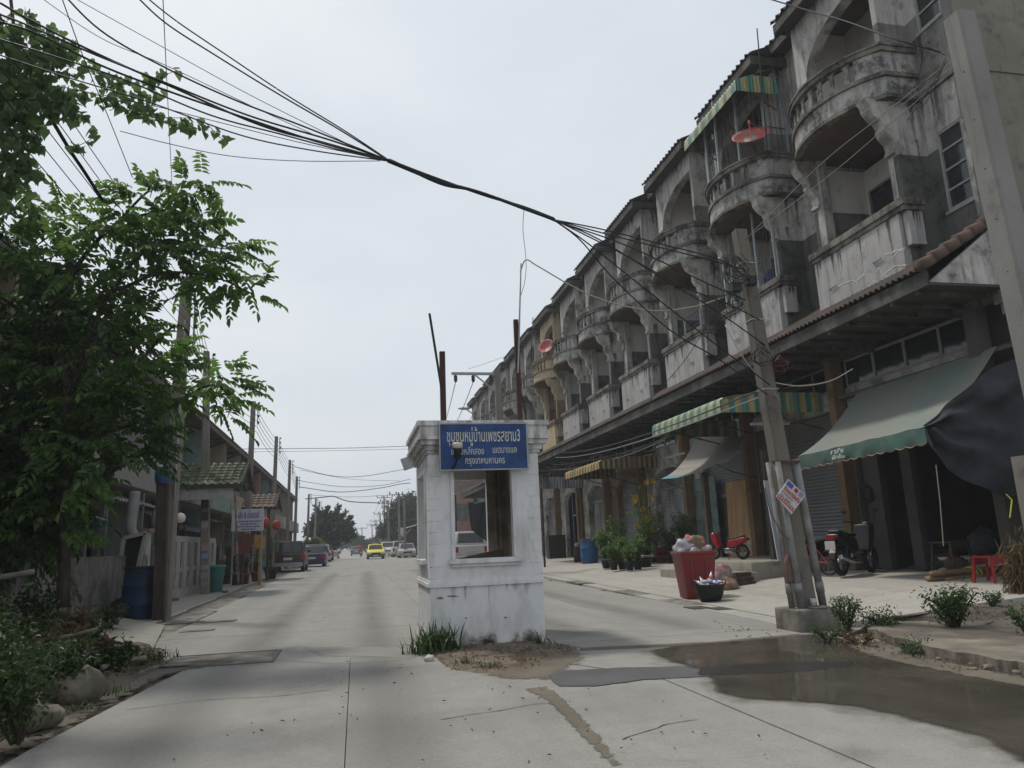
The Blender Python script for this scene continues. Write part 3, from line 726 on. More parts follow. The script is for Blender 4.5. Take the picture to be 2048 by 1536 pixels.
    def shutter(m, y0_, y1_, z0, z1, x=11.46):
        def mk():
            b = B(); n = int((z1 - z0) / .085); vs = []
            for i in range(n + 1):
                z = z0 + (z1 - z0) * i / n; vs += [(x, y0_, z), (x, y1_, z), (x - .022, y0_, z + .02), (x - .022, y1_, z + .02)]
            fs = []
            for i in range(n): a = 4 * i; fs += [(a + 1, a, a + 2, a + 3), (a + 3, a + 2, a + 4, a + 5)]
            b.add(vs, fs); b.box(x - .05, x, y0_, y1_, z0 - .10, z0, 1); return b.mesh('shutter', [m, m_metal])
        return put('shutter', shared(('sh', m.name, y0_, y1_, z0, z1), mk), t)
    if kd in ('arch', 'archdark', 'lattice', 'door'):
        a_, c_ = .10, 2.85
        def mk():
            b = B(); f = arch_fn(a_, c_, 2.95, 3.62, 2.2)
            arch_wall(b, 11.24, 11.44, a_, c_, f, 3.98, 0)
            b.box(11.24, 11.44, ya, a_, .3, 3.98, 0).box(11.24, 11.44, c_, yb, .3, 3.98, 0)
            g = arch_fn(a_ - .12, c_ + .12, 2.95, 3.74, 2.2); n = 16; vs = []
            for i in range(n + 1):
                y = a_ + (c_ - a_) * (.5 - .5 * math.cos(math.pi * i / n)); y2 = (a_ - .12) + (c_ - a_ + .24) * (.5 - .5 * math.cos(math.pi * i / n))
                for xx in (11.19, 11.238): vs += [(xx, y, f(y)), (xx, y2, g(y2))]
            fs = []
            for i in range(n): a = 4 * i; fs += [(a, a + 1, a + 5, a + 4), (a, a + 4, a + 6, a + 2), (a + 1, a + 3, a + 7, a + 5)]
            b.add(vs, fs, 1); return b.mesh('arch', [m_trim if kd != 'archdark' else m_col, m_col if kd == 'archdark' else m_trim])
        put('arch', shared(('arch', kd == 'archdark'), mk), t)
        if kd == 'door':
            def mk():
                b = B(); b.box(12.6, 12.7, ya, yb, .3, 4.1, 0)
                for yy in (.3, .9, 1.6, 2.3): b.box(11.5, 11.53, yy, yy + .06, .3, 3.6, 1)
                b.box(11.5, 11.53, .3, 2.4, 2.4, 2.46, 1); return b.mesh('doorway', [m_dark, m_metal])
            put('doorway', shared('doorway', mk), t)
        else:
            shutter(m_shutd if kd == 'archdark' else m_shut, a_ - .05, c_ + .05, .45, 3.0 if kd == 'lattice' else 3.7)
            if kd == 'lattice' or kd == 'arch':
                def mk():
                    b = B(); x = 11.40; f = arch_fn(a_, c_, 2.95, 3.62, 2.2)
                    for s in (-1, 1):
                        for i in range(-4, 24):
                            ys_ = a_ + i * .16; P = None
                            y_a, z_a, y_b, z_b = ys_, 2.9, ys_ + s * .72, 3.62
                            if min(y_a, y_b) < a_ + .03 or max(y_a, y_b) > c_ - .03: continue
                            zt = min(f(y_b), 3.62); b.bar((x, y_a, z_a), (x, y_a + (y_b - y_a) * (zt - z_a) / .72, zt), .02, .02)
                    b.box(11.38, 11.42, a_, c_, 2.86, 2.92); return b.mesh('lattice', m_metal)
                put('lattice', shared('lattice', mk), t)
    elif kd == 'gap':
        shutter(m_shutd, ya, yb - .9, 1.05, 3.98); 
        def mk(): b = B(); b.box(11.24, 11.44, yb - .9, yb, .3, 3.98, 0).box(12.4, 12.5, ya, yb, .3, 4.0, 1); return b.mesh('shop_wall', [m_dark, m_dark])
        put('shop_wall', shared('gapwall', mk), t)
    elif kd == 'plywood':
        shutter(m_shutd, ya, yb, 2.4, 3.98)
        def mk():
            b = B(); b.box(11.46, 11.56, 1.9, 2.75, .3, 2.45, 1).box(11.26, 11.44, 3.0, yb, .3, 3.98, 2).box(11.56, 11.6, ya, yb, .3, 3.98, 1); return b.mesh('shop_wall', [m_dark, m_dark, m_wall])
        put('shop_wall', mk(), t)
        b = B(); b.bar((11.32, .95, .34), (11.42, .95, 2.75), 1.75, .02, up=(1, 0, 0)); 
        b.build('plywood_sheet', mat('plywood', (.42, .27, .14), .7, .22, 1.2, (.30, .185, .09), .4, 2, (5, 5, .4)), t)
        b = B(); b.box(11.2, 11.23, 2.15, 2.9, .4, 3.0).box(11.2, 11.23, 3.05, 3.7, .4, 3.0); b.build('door_panel', mat('teal_paint', (.13, .21, .20), .6, .2, 3, (.08, .1, .09), .4, 3), t)
    elif kd == 'open':
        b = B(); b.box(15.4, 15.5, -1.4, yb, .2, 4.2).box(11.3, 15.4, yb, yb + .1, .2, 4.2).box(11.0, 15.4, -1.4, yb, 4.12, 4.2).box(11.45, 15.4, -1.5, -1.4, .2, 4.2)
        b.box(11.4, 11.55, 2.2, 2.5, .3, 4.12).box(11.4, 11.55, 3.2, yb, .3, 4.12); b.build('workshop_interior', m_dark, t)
        b = B(); b.box(11.5, 13.4, -1.2, 2.1, .2, .56, 0); b.box(11.48, 11.499, -1.2, 2.1, .36, .39, 1); b.build('low_platform', [mat('pale_step', (.55, .54, .51), .7, .15, 3), mat('blue_band', (.05, .09, .16), .6)], t)
    return t

houses = [shophouse(k) for k in range(13)]
# bare end wall and hip of the near house
h0 = houses[0]
b = B(); b.box(XR + .0, 26, -1.2, -1.05, 4.7, 17.5); b.box(15.5, 26, -1.2, -1.05, .05, 4.7).box(XR + .16, 26, -1.23, -1.2, 9.35, 9.5); b.build('end_wall', m_end, h0)
b = B(); b.box(XR - .03, XR + .0, -1.2, -.95, 4.9, 13.3); b.build('corner_pier', m_grey, h0)
b = B(); b.prism([(9.46, 5.19), (XR - .04, 6.25), (XR - .04, 5.19)], 'y', -1.19, -1.10); b.build('canopy_gable', m_wall, h0)
n = 6
for i in range(n):
    a = Vector((9.36, -1.13, 5.46)); c = Vector((XR + .1, -1.13, 6.46)); p, q = a.lerp(c, (i - .06) / n), a.lerp(c, (i + 1.05) / n)
    b = B(); b.tube([p + Vector((0, 0, .035)), q], [.115, .09], 10); b.build('ridge_tile', mat('ridge_tile', (.15, .08, .058), .8, .3, 4, (.07, .06, .05), .5, 3), h0, smooth=True)
# peeled white plaster beside the near stair window, drain stain
b = B(); P = [(-1.0, 8.45), (-.955, 8.5), (-.945, 7.6), (-.94, 6.9), (-.955, 6.55), (-1.02, 6.6), (-1.03, 7.2), (-1.04, 7.9)]
b.prism(P, 'x', XR - .038, XR - .031); b.build('peeled_plaster', m_trim, h0)
# caged balconies of the second house
h1 = houses[1]
cp_ = [arc(tt, -.05) for tt in (0, .2, .45, .7, .9)]
cage(h1, [(XR - .1, -.04)] + cp_, 10.565, 12.75)
cage(h1, [(XF - .1, .1), (XF - .1, .95), (XF - .1, 1.8), (XF - .1, W - .1)], 7.26, 9.38)
cage(houses[2], [(XF - .04, .2), (XF - .04, 1.3)], 7.26, 7.9)
# a dado of laundry and clutter inside the cage
for (yy, zz, cl) in ((.5, 7.75, (.22, .03, .04)), (.95, 7.72, (.05, .06, .16)), (1.4, 7.8, (.2, .2, .22))):
    b = B(); b.grid(lambda u, v, yy=yy, zz=zz: (10.62 + .03 * math.sin(9 * u), yy + .36 * u, zz + .15 - .55 * v + .02 * math.sin(5 * u)), 8, 6)
    o = b.build('hanging_cloth', mat('cloth_%d' % int(yy * 100), cl, .9, .2, 5), loc=(0, Y1 + L, 0))
    tag(o, {(.5): 'dark red cloth drying behind the caged second floor balcony bars', .95: 'navy cloth drying beside the red one in the balcony cage', 1.4: 'grey cloth drying at the far end of the balcony cage'}[yy], 'cloth')

# run-off streaks below ledges and string courses
m_run = rag('run_off', ((.022, .022, .019), (.06, .058, .05)), .9, .38, .85, .62, 6.0, 1.0, .1)
m_pale_run = rag('lime_run', ((.46, .45, .44), (.54, .53, .52)), .9, .42, .66, .8, 6.0, 1.1, .1)
def streaks(items, name):
    V, Fc, A = [], [], []
    for (ax, c, u, zt, wd, ln) in items:
        o = len(V); n = 10
        for i in range(n + 1):
            t = i / n
            for j in range(5):
                q = (j - 2) / 2; uu = u + wd * q * (1 - .45 * t) * .5; z = zt - ln * t
                V.append((c, uu, z) if ax == 'x' else (uu, c, z)); A.append(max(0, (1 - abs(q) ** 1.5) * (1.0 - t) ** .7 * 1.05))
        Fc += [(o + i * 5 + j, o + i * 5 + j + 1, o + i * 5 + j + 6, o + i * 5 + j + 5) for i in range(n) for j in range(4)]
    me = bpy.data.meshes.new(name); me.from_pydata(V, [], Fc); at = me.attributes.new('depth', 'FLOAT', 'POINT'); at.data.foreach_set('value', A); return me
gs = np.random.default_rng(21)
for k, h in enumerate(houses[:9]):
    it = []; pale = []
    for _ in range(7): it.append(('x', XF - .174, gs.uniform(.1, W - .1), 7.02, gs.uniform(.06, .26), gs.uniform(.25, .95)))
    for _ in range(6): pale.append(('x', XF - .1745, gs.uniform(.15, W - .15), gs.uniform(6.7, 7.02), gs.uniform(.04, .16), gs.uniform(.2, .5)))
    for _ in range(5): it.append(('x', XF - .004, gs.uniform(.5, W - .1), 13.05, gs.uniform(.1, .4), gs.uniform(.3, .7)))
    for _ in range(4): it.append(('x', XR - .004, gs.uniform(W + .05, L - .4), 9.40, gs.uniform(.10, .35), gs.uniform(.5, 1.6)))
    for _ in range(4): it.append(('x', XR - .004, gs.uniform(W + .1, L - .45), 6.9, gs.uniform(.12, .4), gs.uniform(.3, .9)))
    for _ in range(6): it.append(('y', -.004, gs.uniform(XF + .05, XR - .03), gs.choice([9.38, 9.38, 13.0, 8.6]), gs.uniform(.08, .3), gs.uniform(.5, 1.5)))
    for _ in range(4): it.append(('y', -.134, gs.uniform(XF - .08, XF + .2), 7.02, gs.uniform(.06, .16), gs.uniform(.3, .65)))
    if k == 0:
        for _ in range(5): it.append(('x', XR - .004, gs.uniform(-1.0, -.05), gs.choice([9.40, 6.9, 10.7]), gs.uniform(.1, .35), gs.uniform(.4, 1.3)))
        for _ in range(9): it.append(('y', -1.204, gs.uniform(11.2, 15), gs.choice([9.35, 13.2]), gs.uniform(.1, .5), gs.uniform(.5, 2.2)))
    me = streaks(it, 'run_off_stain'); me.materials.append(m_run); put('run_off_stain', me, h, kind='stuff')
    if k != 6: me = streaks(pale, 'lime_stain'); me.materials.append(m_pale_run); put('lime_stain', me, h, kind='stuff')
# pale web of filled cracks on the nearest parapet
b = B()
for pl in ([(430, 1290), (480, 1230), (600, 1180)], [(610, 1175), (650, 1200), (670, 1270)], [(690, 1120), (715, 1140), (720, 1170)], [(740, 1220), (790, 1215), (800, 1130), (830, 1075), (870, 1130), (940, 1175)], [(850, 1150), (900, 1110), (960, 1060), (1060, 1050)], [(930, 945), (985, 925), (1045, 905)], [(950, 990), (1000, 930), (1040, 925)], [(570, 1340), (600, 1262)], [(840, 1100), (860, 1170), (850, 1190)], [(420, 1300), (440, 1340)], [(880, 960), (940, 945), (970, 900)], [(640, 1190), (720, 1120)], [(780, 1180), (830, 1200), (850, 1240)]):
    P = smoothpath([AX(1560 + x / 4.197, 280 + y / 4.197, XF - .176) for x, y in pl], 6); Lp, Rp = [], []
    for i, p in enumerate(P):
        w_ = .007 + .010 * abs(vnoise(i * .8, p.y * 3)); j = .02 * vnoise(p.y * 9, p.z * 9); Lp.append((p.x, p.y - Y1 + j, p.z + w_ + j)); Rp.append((p.x, p.y - Y1 + j, p.z - w_ + j))
    n = len(P); b.add(Lp + Rp, [(i, i + 1, n + i + 1, n + i) for i in range(n - 1)])
b.build('filled_crack', mat('crack_filler', (.58, .575, .56), .8, .1, 9), houses[0], kind='stuff')
# ================================================================ GUARD BOOTH in the middle of the road
BX0, BX1, BY0, BY1 = .905, 2.285, 9.22, 10.92
m_bw = mat('booth_paint', (.64, .645, .655), .7, .07, 1.4, (.42, .42, .41), .04, 2.4, (2.2, 2.2, .8), fine=60, bump=.12, soft=.16)
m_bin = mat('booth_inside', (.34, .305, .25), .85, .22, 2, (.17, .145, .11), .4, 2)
m_stain = mat('scuff', (.20, .18, .16), .9, .3, 12)
bt = thing('guard_booth', 'small white plastered guard booth standing alone in the middle of the road', 'guard booth', (0, 0, 0))
b = B(); b.box(BX0, BX1, BY0, BY1, -.05, .70); b.build('base', m_bw, bt)
b = B()
b.box(BX0 - .025, BX1 + .025, BY0 - .025, BY1 + .025, .70, .745).box(BX0 - .012, BX1 + .012, BY0 - .012, BY1 + .012, .745, .775); b.build('ledge', m_bw, bt)
F_ = (1.215, 1.935, 1.02, 2.10)
b = B(); t_ = .10
b.holewall('y', BY0, BY0 + t_, BX0, BX1, .775, 2.30, [F_])
b.holewall('y', BY1 - t_, BY1, BX0, BX1, .775, 2.30, [(1.20, 1.90, 1.02, 2.10)])
b.holewall('x', BX0, BX0 + t_, BY0 + t_, BY1 - t_, .775, 2.30, [(9.62, 10.55, 1.02, 2.10)])
b.box(BX1 - t_, BX1, BY0 + t_, BY1 - t_, .775, 2.30)
b.build('wall', m_bw, bt)
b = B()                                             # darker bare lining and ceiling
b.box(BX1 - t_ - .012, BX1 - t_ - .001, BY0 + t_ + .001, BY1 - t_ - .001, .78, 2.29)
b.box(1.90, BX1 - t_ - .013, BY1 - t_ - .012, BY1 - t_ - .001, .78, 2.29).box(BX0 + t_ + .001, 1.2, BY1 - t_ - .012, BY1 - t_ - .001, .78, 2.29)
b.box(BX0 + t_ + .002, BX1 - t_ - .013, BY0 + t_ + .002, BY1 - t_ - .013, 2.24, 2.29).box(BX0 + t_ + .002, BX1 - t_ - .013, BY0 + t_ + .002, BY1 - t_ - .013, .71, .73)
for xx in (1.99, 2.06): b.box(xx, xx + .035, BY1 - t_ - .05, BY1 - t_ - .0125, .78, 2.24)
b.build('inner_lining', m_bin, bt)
def surround(n, y, x0, x1, z0, z1, s):
    b = B(); d = .025 * s; f = .045
    ya, yb = sorted((y - d, y - .001 * s))
    b.box(x0 - f, x0, ya, yb, z0, z1).box(x1, x1 + f, ya, yb, z0, z1).box(x0 - f, x1 + f, ya, yb, z1, z1 + f)
    return b.build(n, m_bw, bt)
surround('window_surround', BY0, F_[0], F_[1], F_[2], F_[3], 1)
b = B(); b.box(F_[0] - .075, F_[1] + .095, BY0 - .06, BY0 + .09, .965, 1.018).box(F_[0] - .05, F_[1] + .07, BY0 - .03, BY0 - .001, .925, .963); b.build('window_sill', m_bw, bt)
b = B(); b.box(BX0 - .022, BX0 - .001, 9.575, 9.62, 1.02, 2.1).box(BX0 - .022, BX0 - .001, 10.55, 10.595, 1.02, 2.1).box(BX0 - .022, BX0 - .001, 9.575, 10.595, 2.1, 2.145); b.build('window_surround', m_bw, bt)
b = B(); b.box(BX0 - .06, BX0 + .09, 9.55, 10.62, .965, 1.018); b.build('window_sill', m_bw, bt)
# quoins: alternating blocks standing a little proud at the corners
zq = .80
for i in range(11):
    h = .135; z0 = zq + i * h
    for (x, y, sx, sy) in ((BX0, BY0, 1, 1), (BX1, BY0, -1, 1), (BX0, BY1, 1, -1)):
        a_, c_ = ((.15, .11) if i % 2 else (.105, .16)); e = .006
        xa, xb = sorted((x - e * sx, x + a_ * sx)); ya, yb = sorted((y - e * sy, y + c_ * sy))
        b = B(); b.box(xa, xb, ya, yb, z0 + .004, z0 + h - .004); b.build('quoin', m_bw, bt)
# stepped cornice and parapet
b = B()
for z0, z1, e in ((2.30, 2.335, .03), (2.335, 2.40, .055), (2.40, 2.46, .10), (2.46, 2.50, .135), (2.50, 2.63, .115), (2.63, 2.69, .14)):
    b.box(BX0 - e, BX1 + e, BY0 - e, BY1 + e, z0, z1)
b.build('cornice', mat('booth_cornice', (.60, .60, .605), .75, .08, 1.5, (.24, .235, .21), .32, 2.6, (3, 3, .5)), bt)
# knocks and scrapes in the plaster
for (px, py, sx, sz) in ((905, 1192, .10, .014), (880, 1196, .05, .02), (932, 1236, .02, .012), (1012, 1235, .032, .014), (862, 1135, .018, .05), (1068, 1068, .012, .05), (880, 925, .02, .014)):
    p = AY(px, py, BY0); b = B(); pl = [(sx * math.cos(a) * random.uniform(.5, 1.1), sz * math.sin(a) * random.uniform(.5, 1.1)) for a in np.linspace(0, 2 * math.pi, 9)[:-1]]
    b.prism([(p.x + u, p.z + v) for u, v in pl], 'y', BY0 - .003, BY0 + .002); b.build('scrape', m_stain, bt)

sp_ = []
for _ in range(16): sp_.append(('y', BY0 - .003, random.uniform(BX0 + .1, BX1 - .1), .0, random.uniform(.15, .5), -random.uniform(.08, .28)))
for _ in range(12): sp_.append(('x', BX0 - .003, random.uniform(BY0 + .1, BY1 - .1), .0, random.uniform(.15, .5), -random.uniform(.08, .35)))
me = streaks(sp_, 'mud_splash'); me.materials.append(rag('mud_splash', ((.20, .165, .125), (.30, .26, .21)), .9, .30, .80, .6, 7.0, 1.0, .1)); put('mud_splash', me, bt, kind='stuff')
sp_ = [('y', BY0 - .0035, random.uniform(BX0 + .1, BX1 - .1), .70, random.uniform(.05, .16), random.uniform(.1, .4)) for _ in range(7)] + [('x', BX0 - .0035, random.uniform(BY0 + .1, BY1 - .1), .70, random.uniform(.05, .2), random.uniform(.1, .45)) for _ in range(7)] + [('y', BY0 - .0035, x, 2.29, random.uniform(.04, .12), random.uniform(.15, .5)) for x in (.97, 1.1, 2.03, 2.1, 2.2)]
me = streaks(sp_, 'run_off_stain'); me.materials.append(rag('booth_run', ((.25, .245, .23), (.34, .335, .32)), .9, .36, .9, .34, 6.0, 1.0, .1)); put('run_off_stain', me, bt, kind='stuff')

# blue community name board
sg = thing('name_board', 'dark blue board with three lines of pale Thai lettering on the guard booth', 'sign', (0, 0, 0))
SY = BY0 - .17
q0, q1 = AY(880, 849, SY), AY(1055, 936, SY)
m_blue = mat('sign_blue', (.018, .062, .20), .45, .12, 3, (.012, .035, .11), .3, 5)
b = B(); b.box(q0.x, q1.x, SY, SY + .03, q1.z, q0.z); b.build('panel', m_blue, sg)
b = B(); f = .016
b.box(q0.x - f, q0.x, SY - .008, SY + .034, q1.z - f, q0.z + f).box(q1.x, q1.x + f, SY - .008, SY + .034, q1.z - f, q0.z + f).box(q0.x, q1.x, SY - .008, SY + .034, q0.z, q0.z + f).box(q0.x, q1.x, SY - .008, SY + .034, q1.z - f, q1.z)
b.build('frame', mat('sign_frame', (.30, .31, .32), .5, .1, 8, metal=.3), sg)
b = B(); b.box(q0.x + .1, q0.x + .14, SY + .034, BY0, q1.z + .05, q1.z + .09).box(q1.x - .14, q1.x - .1, SY + .034, BY0, q1.z + .05, q1.z + .09); b.build('bracket', m_rust, sg)
m_letter = mat('letter_pale', (.50, .51, .47), .6, .12, 10)
def text(body, name, m, M, width, height, parent=None, ext=.002, bold=.0):
    cu = bpy.data.curves.new('t', 'FONT'); cu.body = body; cu.size = 1; cu.extrude = 0; cu.offset = bold; cu.resolution_u = 3
    o = bpy.data.objects.new('t', cu); COL.objects.link(o); bpy.context.view_layer.update()
    me = bpy.data.meshes.new_from_object(o.evaluated_get(bpy.context.evaluated_depsgraph_get()))
    bpy.data.objects.remove(o); bpy.data.curves.remove(cu)
    n = len(me.vertices); co = np.empty(n * 3); me.vertices.foreach_get('co', co); co = co.reshape(-1, 3)
    lo, hi = co.min(0), co.max(0); s = np.array([width / max(hi[0] - lo[0], 1e-6), height / max(hi[1] - lo[1], 1e-6), 1]); co = (co - lo) * s; co[:, 2] = 0
    me.vertices.foreach_set('co', co.ravel()); me.transform(M); me.materials.clear(); me.materials.append(m); me.name = name
    return put(name, me, parent)
def facing(p): return Matrix.Translation(p) @ Matrix.Rotation(R(90), 4, 'X')      # text upright, facing -Y
sx = (q1.x - q0.x) / 175.0; sz = (q0.z - q1.z) / 87.0
def line(body, x0, x1, y0, y1, bold):
    text(body, 'lettering', m_letter, facing((q0.x + (x0 - 880) * sx, SY - .003, q1.z + (936 - y1) * sz)), (x1 - x0) * sx, (y1 - y0) * sz, sg, bold=bold)
line('ชุมชนหมู่บ้านเพชรสยาม3', 893, 1042, 854, 892, .008)
line('แขวงหลักสอง', 901, 967, 893, 908, .006); line('เขตบางแค', 985, 1034, 895, 906, .006)
line('กรุงเทพมหานคร', 929, 1009, 915, 931, .006)

# security lamp on an arm in front of the board
lp_ = thing('spotlight', 'dirty white spotlight on a dark arm in front of the blue name board', 'lamp', (0, 0, 0))
a = AY(905, 937, SY - .03); c = AY(915, 900, SY - .16)
b = B(); b.tube(smoothpath([a, AY(912, 925, SY - .10), c], 5), .014, 7); b.build('arm', mat('black_rubber', (.02, .02, .02), .6), lp_)
b = B(); M = Matrix.Translation(c) @ Matrix.Rotation(R(8), 4, 'X'); b.lathe([(.02, -.11), (.045, -.09), (.05, .0), (.055, .02)], 12, m=0, M=M); b.build('body', MATS['black_rubber'], lp_, True)
b = B(); b.lathe([(.05, .02), (.062, .03), (.064, .075), (.05, .09), (.0, .092)], 14, M=M); b.build('lens', mat('lamp_lens', (.50, .46, .40), .4, .1, 8), lp_, True)
# rusty posts and loose rods on the roof
def post(name, label, pts, r, m, cat='post', n=8, grp=None):
    b = B(); b.tube(pts, r, n); o = b.build(name, m); return tag(o, label, cat, grp)
m_iron = mat('rusty_post', (.065, .028, .022), .85, .35, 7, (.05, .03, .025), .5, 6)
m_rod = mat('dark_rod', (.03, .028, .028), .7)
def roofpost(px0, py0, px1, py1, Y, name, label, r, m): return post(name, label, [AY(px0, py0, Y) , AY(px1, py1, Y)], r, m)
p = AY(887, 845, 9.5); b = B(); b.box(p.x - .035, p.x + .035, 9.46, 9.53, 2.69, AY(886, 704, 9.5).z); o = b.build('steel_post', m_iron); tag(o, 'short rusty square post on the left of the booth roof', 'post')
roofpost(885, 790, 859, 627, 9.44, 'loose_rod', 'thin dark rod leaning left from the short rusty roof post', .016, m_rod)
p = AY(1040, 845, 9.6); zt = AY(1041, 640, 9.6).z
b = B(); b.box(p.x - .03, p.x + .03, 9.57, 9.63, 2.69, zt); b.build('steel_post', m_iron)
tag(bpy.data.objects[bpy.data.objects.keys()[-1]] if False else [o for o in SC.objects if o.name.startswith('steel_post')][-1], 'tall rusty square post on the right of the booth roof', 'post')
b = B(); b.tube([(p.x - .01, 9.55, zt - .75), AY(1042, 527, 9.55)], [.014, .009], 7); o = b.build('antenna_pole', m_metal); tag(o, 'long thin grey pole strapped to the tall rusty roof post', 'pole')
roofpost(1054, 845, 1030, 720, 9.7, 'loose_rod', 'thin rod leaning beside the tall rusty roof post', .010, m_rod)
# board leaning inside
b = B(); a, c = AY(916, 1112, 9.9), AY(1022, 1112, 9.9)
b.bar((a.x, 9.75, .90), (c.x - .1, 9.85, 1.0), .24, .03, up=(0, 1, .2)); o = b.build('broken_board', mat('old_board', (.12, .085, .055), .9, .3, 6)); tag(o, 'broken brown board lying inside the guard booth window', 'board')
# ================================================================ LEFT SIDE: terrace houses, walls, poles
def bevel(me, w=.03, seg=2, ang=35):
    bm = bmesh.new(); bm.from_mesh(me); bmesh.ops.remove_doubles(bm, verts=bm.verts, dist=1e-5)
    es = [e for e in bm.edges if len(e.link_faces) == 2 and e.calc_face_angle(0) > R(ang)]
    bmesh.ops.bevel(bm, geom=es, offset=w, segments=seg, affect='EDGES', clamp_overlap=True, profile=.6)
    for f in bm.faces: f.smooth = True
    bm.to_mesh(me); bm.free(); return me
m_lt = [weathered('terrace_' + n, c, (.06, .058, .05), .3, .35) for n, c in (('grey', (.24, .24, .225)), ('cream', (.30, .26, .18)), ('mint', (.20, .30, .27)), ('white', (.34, .34, .33)), ('pink', (.36, .20, .19)))]
m_lroof = mat('terrace_roof', (.085, .042, .048), .8, .35, 4, (.05, .035, .035), .5, 3)
m_lsoff = mat('terrace_soffit', (.10, .088, .075), .85, .3, 3)
m_wood = mat('old_timber', (.085, .065, .048), .85, .35, 5, (.04, .034, .028), .5, 4, (6, 6, .6))
m_green = mat('green_tile', (.16, .21, .10), .7, .3, 6, (.07, .07, .055), .45, 5)
m_browntile = mat('brown_tile', (.17, .125, .105), .8, .25, 7)
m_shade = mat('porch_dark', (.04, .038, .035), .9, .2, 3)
EX, EZ, FX = -5.4, 6.12, -6.3
LH = [(-2, 3, 'grey'), (4.6, 0, ''), (8.9, 0, ''), (13.2, 1, ''), (17.5, 0, ''), (21.8, 3, ''), (26.1, 0, ''), (30.4, 2, ''), (34.7, 1, ''), (39.0, 3, ''), (43.3, 0, ''), (47.6, 4, ''), (51.9, 2, ''), (56.2, 0, ''), (60.5, 3, ''), (64.8, 1, ''), (69.1, 2, ''), (73.4, 0, '')]
TL = ['terrace house behind the big leafy tree, nearest to the verge', 'terrace house second behind the big leafy tree', 'cream terrace house half hidden by tree leaves', 'grey terrace house just before the tall concrete pole', 'pale terrace house with the green tiled porch before it',
      'grey terrace house behind the white hanging shop sign', 'mint terrace house with blue shutters and a brown tiled porch', 'cream terrace house behind the dark red estate car', 'pale terrace house behind the navy saloon car', 'grey terrace house beyond the navy saloon car', 'pink terrace house with a pink canopy', 'mint terrace house beyond the pink canopied one', 'far grey terrace house before the spreading dark tree', 'far pale terrace house before the spreading dark tree', 'far cream terrace house beside the spreading dark tree', 'far mint terrace house behind the spreading dark tree', 'last grey terrace house behind the spreading dark tree']
cols_can = [None, (.36, .10, .12), (.10, .24, .22), (.30, .31, .30), (.38, .12, .13), (.08, .12, .2), (.3, .2, .1)]
for i, (y0, ci, _) in enumerate(LH[1:]):
    t = thing('terrace_house', TL[i], 'house', (0, y0, 0), 0, 'two storey terrace houses along the left pavement')
    mw = m_lt[ci]; wl = 4.28
    b = B(); b.holewall('x', FX - .15, FX, 0, wl, 0, 6.02, [(.6, 1.7, 3.9, 5.3), (2.4, 3.6, 3.2, 5.3), (.5, 3.6, 0, 2.4)])
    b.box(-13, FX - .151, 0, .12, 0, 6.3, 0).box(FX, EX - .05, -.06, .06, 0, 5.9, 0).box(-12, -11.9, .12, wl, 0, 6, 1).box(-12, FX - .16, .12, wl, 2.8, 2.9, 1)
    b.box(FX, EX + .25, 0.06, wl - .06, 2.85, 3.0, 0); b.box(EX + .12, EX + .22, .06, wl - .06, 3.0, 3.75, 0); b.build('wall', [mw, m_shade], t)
    b = B(); corrug(b, (EX + .1, -.02, EZ), (EX + .1, wl - .02, EZ - .0), (-9.6, -.02, 8.6), (-9.6, wl - .02, 8.6), 16, .05, 0)
    b.box(EX + .05, EX + .09, 0, wl - .02, EZ - .22, EZ - .06, 1).box(FX, EX + .05, 0, wl - .02, EZ - .14, EZ - .10, 1)
    for yy in (.35, 1.5, 2.7, 3.9): b.bar((FX, yy, 5.6), (EX + .02, yy, EZ - .16), .07, m=1)
    corrug(b, (-9.6, -.02, 8.6), (-9.6, wl - .02, 8.6), (-13, -.02, 6.6), (-13, wl - .02, 6.6), 16, .05, 0)
    b.build('roof', [m_lroof, m_lsoff], t)
    window(t, 'l1', -FX * -1 - .06, .6, 1.7, 3.9, 5.3, 2, 2)
    b = B(); b.box(FX - .1, FX - .06, 2.4, 3.6, 3.2, 5.3); b.build('balcony_door', m_wood if i % 2 else mat('blue_shutter', (.035, .08, .17), .6), t)
    cc = cols_can[i % 7] if i != 4 else None
    mc = mat('canopy_%d' % (i % 7), cc or (.18, .15, .13), .7, .3, 5, (.08, .07, .06), .4, 4)
    b = B(); z1 = 2.95 - .25 * (i % 3); corrug(b, (-4.75 - .02 * y0, .1, z1 - .5), (-4.75 - .02 * y0, wl - .1, z1 - .5), (FX, .1, z1 + .05), (FX, wl - .1, z1 + .05), 18, .03)
    b.bar((-4.8 - .02 * y0, .15, 0), (-4.8 - .02 * y0, .15, z1 - .5), .06); b.bar((-4.8 - .02 * y0, wl - .15, 0), (-4.8 - .02 * y0, wl - .15, z1 - .5), .06); b.build('porch_roof', mc, t)
    if i > 5:
        b = B(); xx = -4.95 - .02 * y0; b.box(xx, xx + .12, .1, .4, 0, 1.6).box(xx, xx + .12, wl - .4, wl - .1, 0, 1.6).box(xx + .02, xx + .1, .4, 1.7, 0, 1.1)
        for yy in np.arange(1.85, wl - .45, .16): b.box(xx + .04, xx + .07, yy, yy + .03, .1, 1.5, 1)
        b.build('gate', [m_lt[(ci + 3) % 5], m_wood], t)
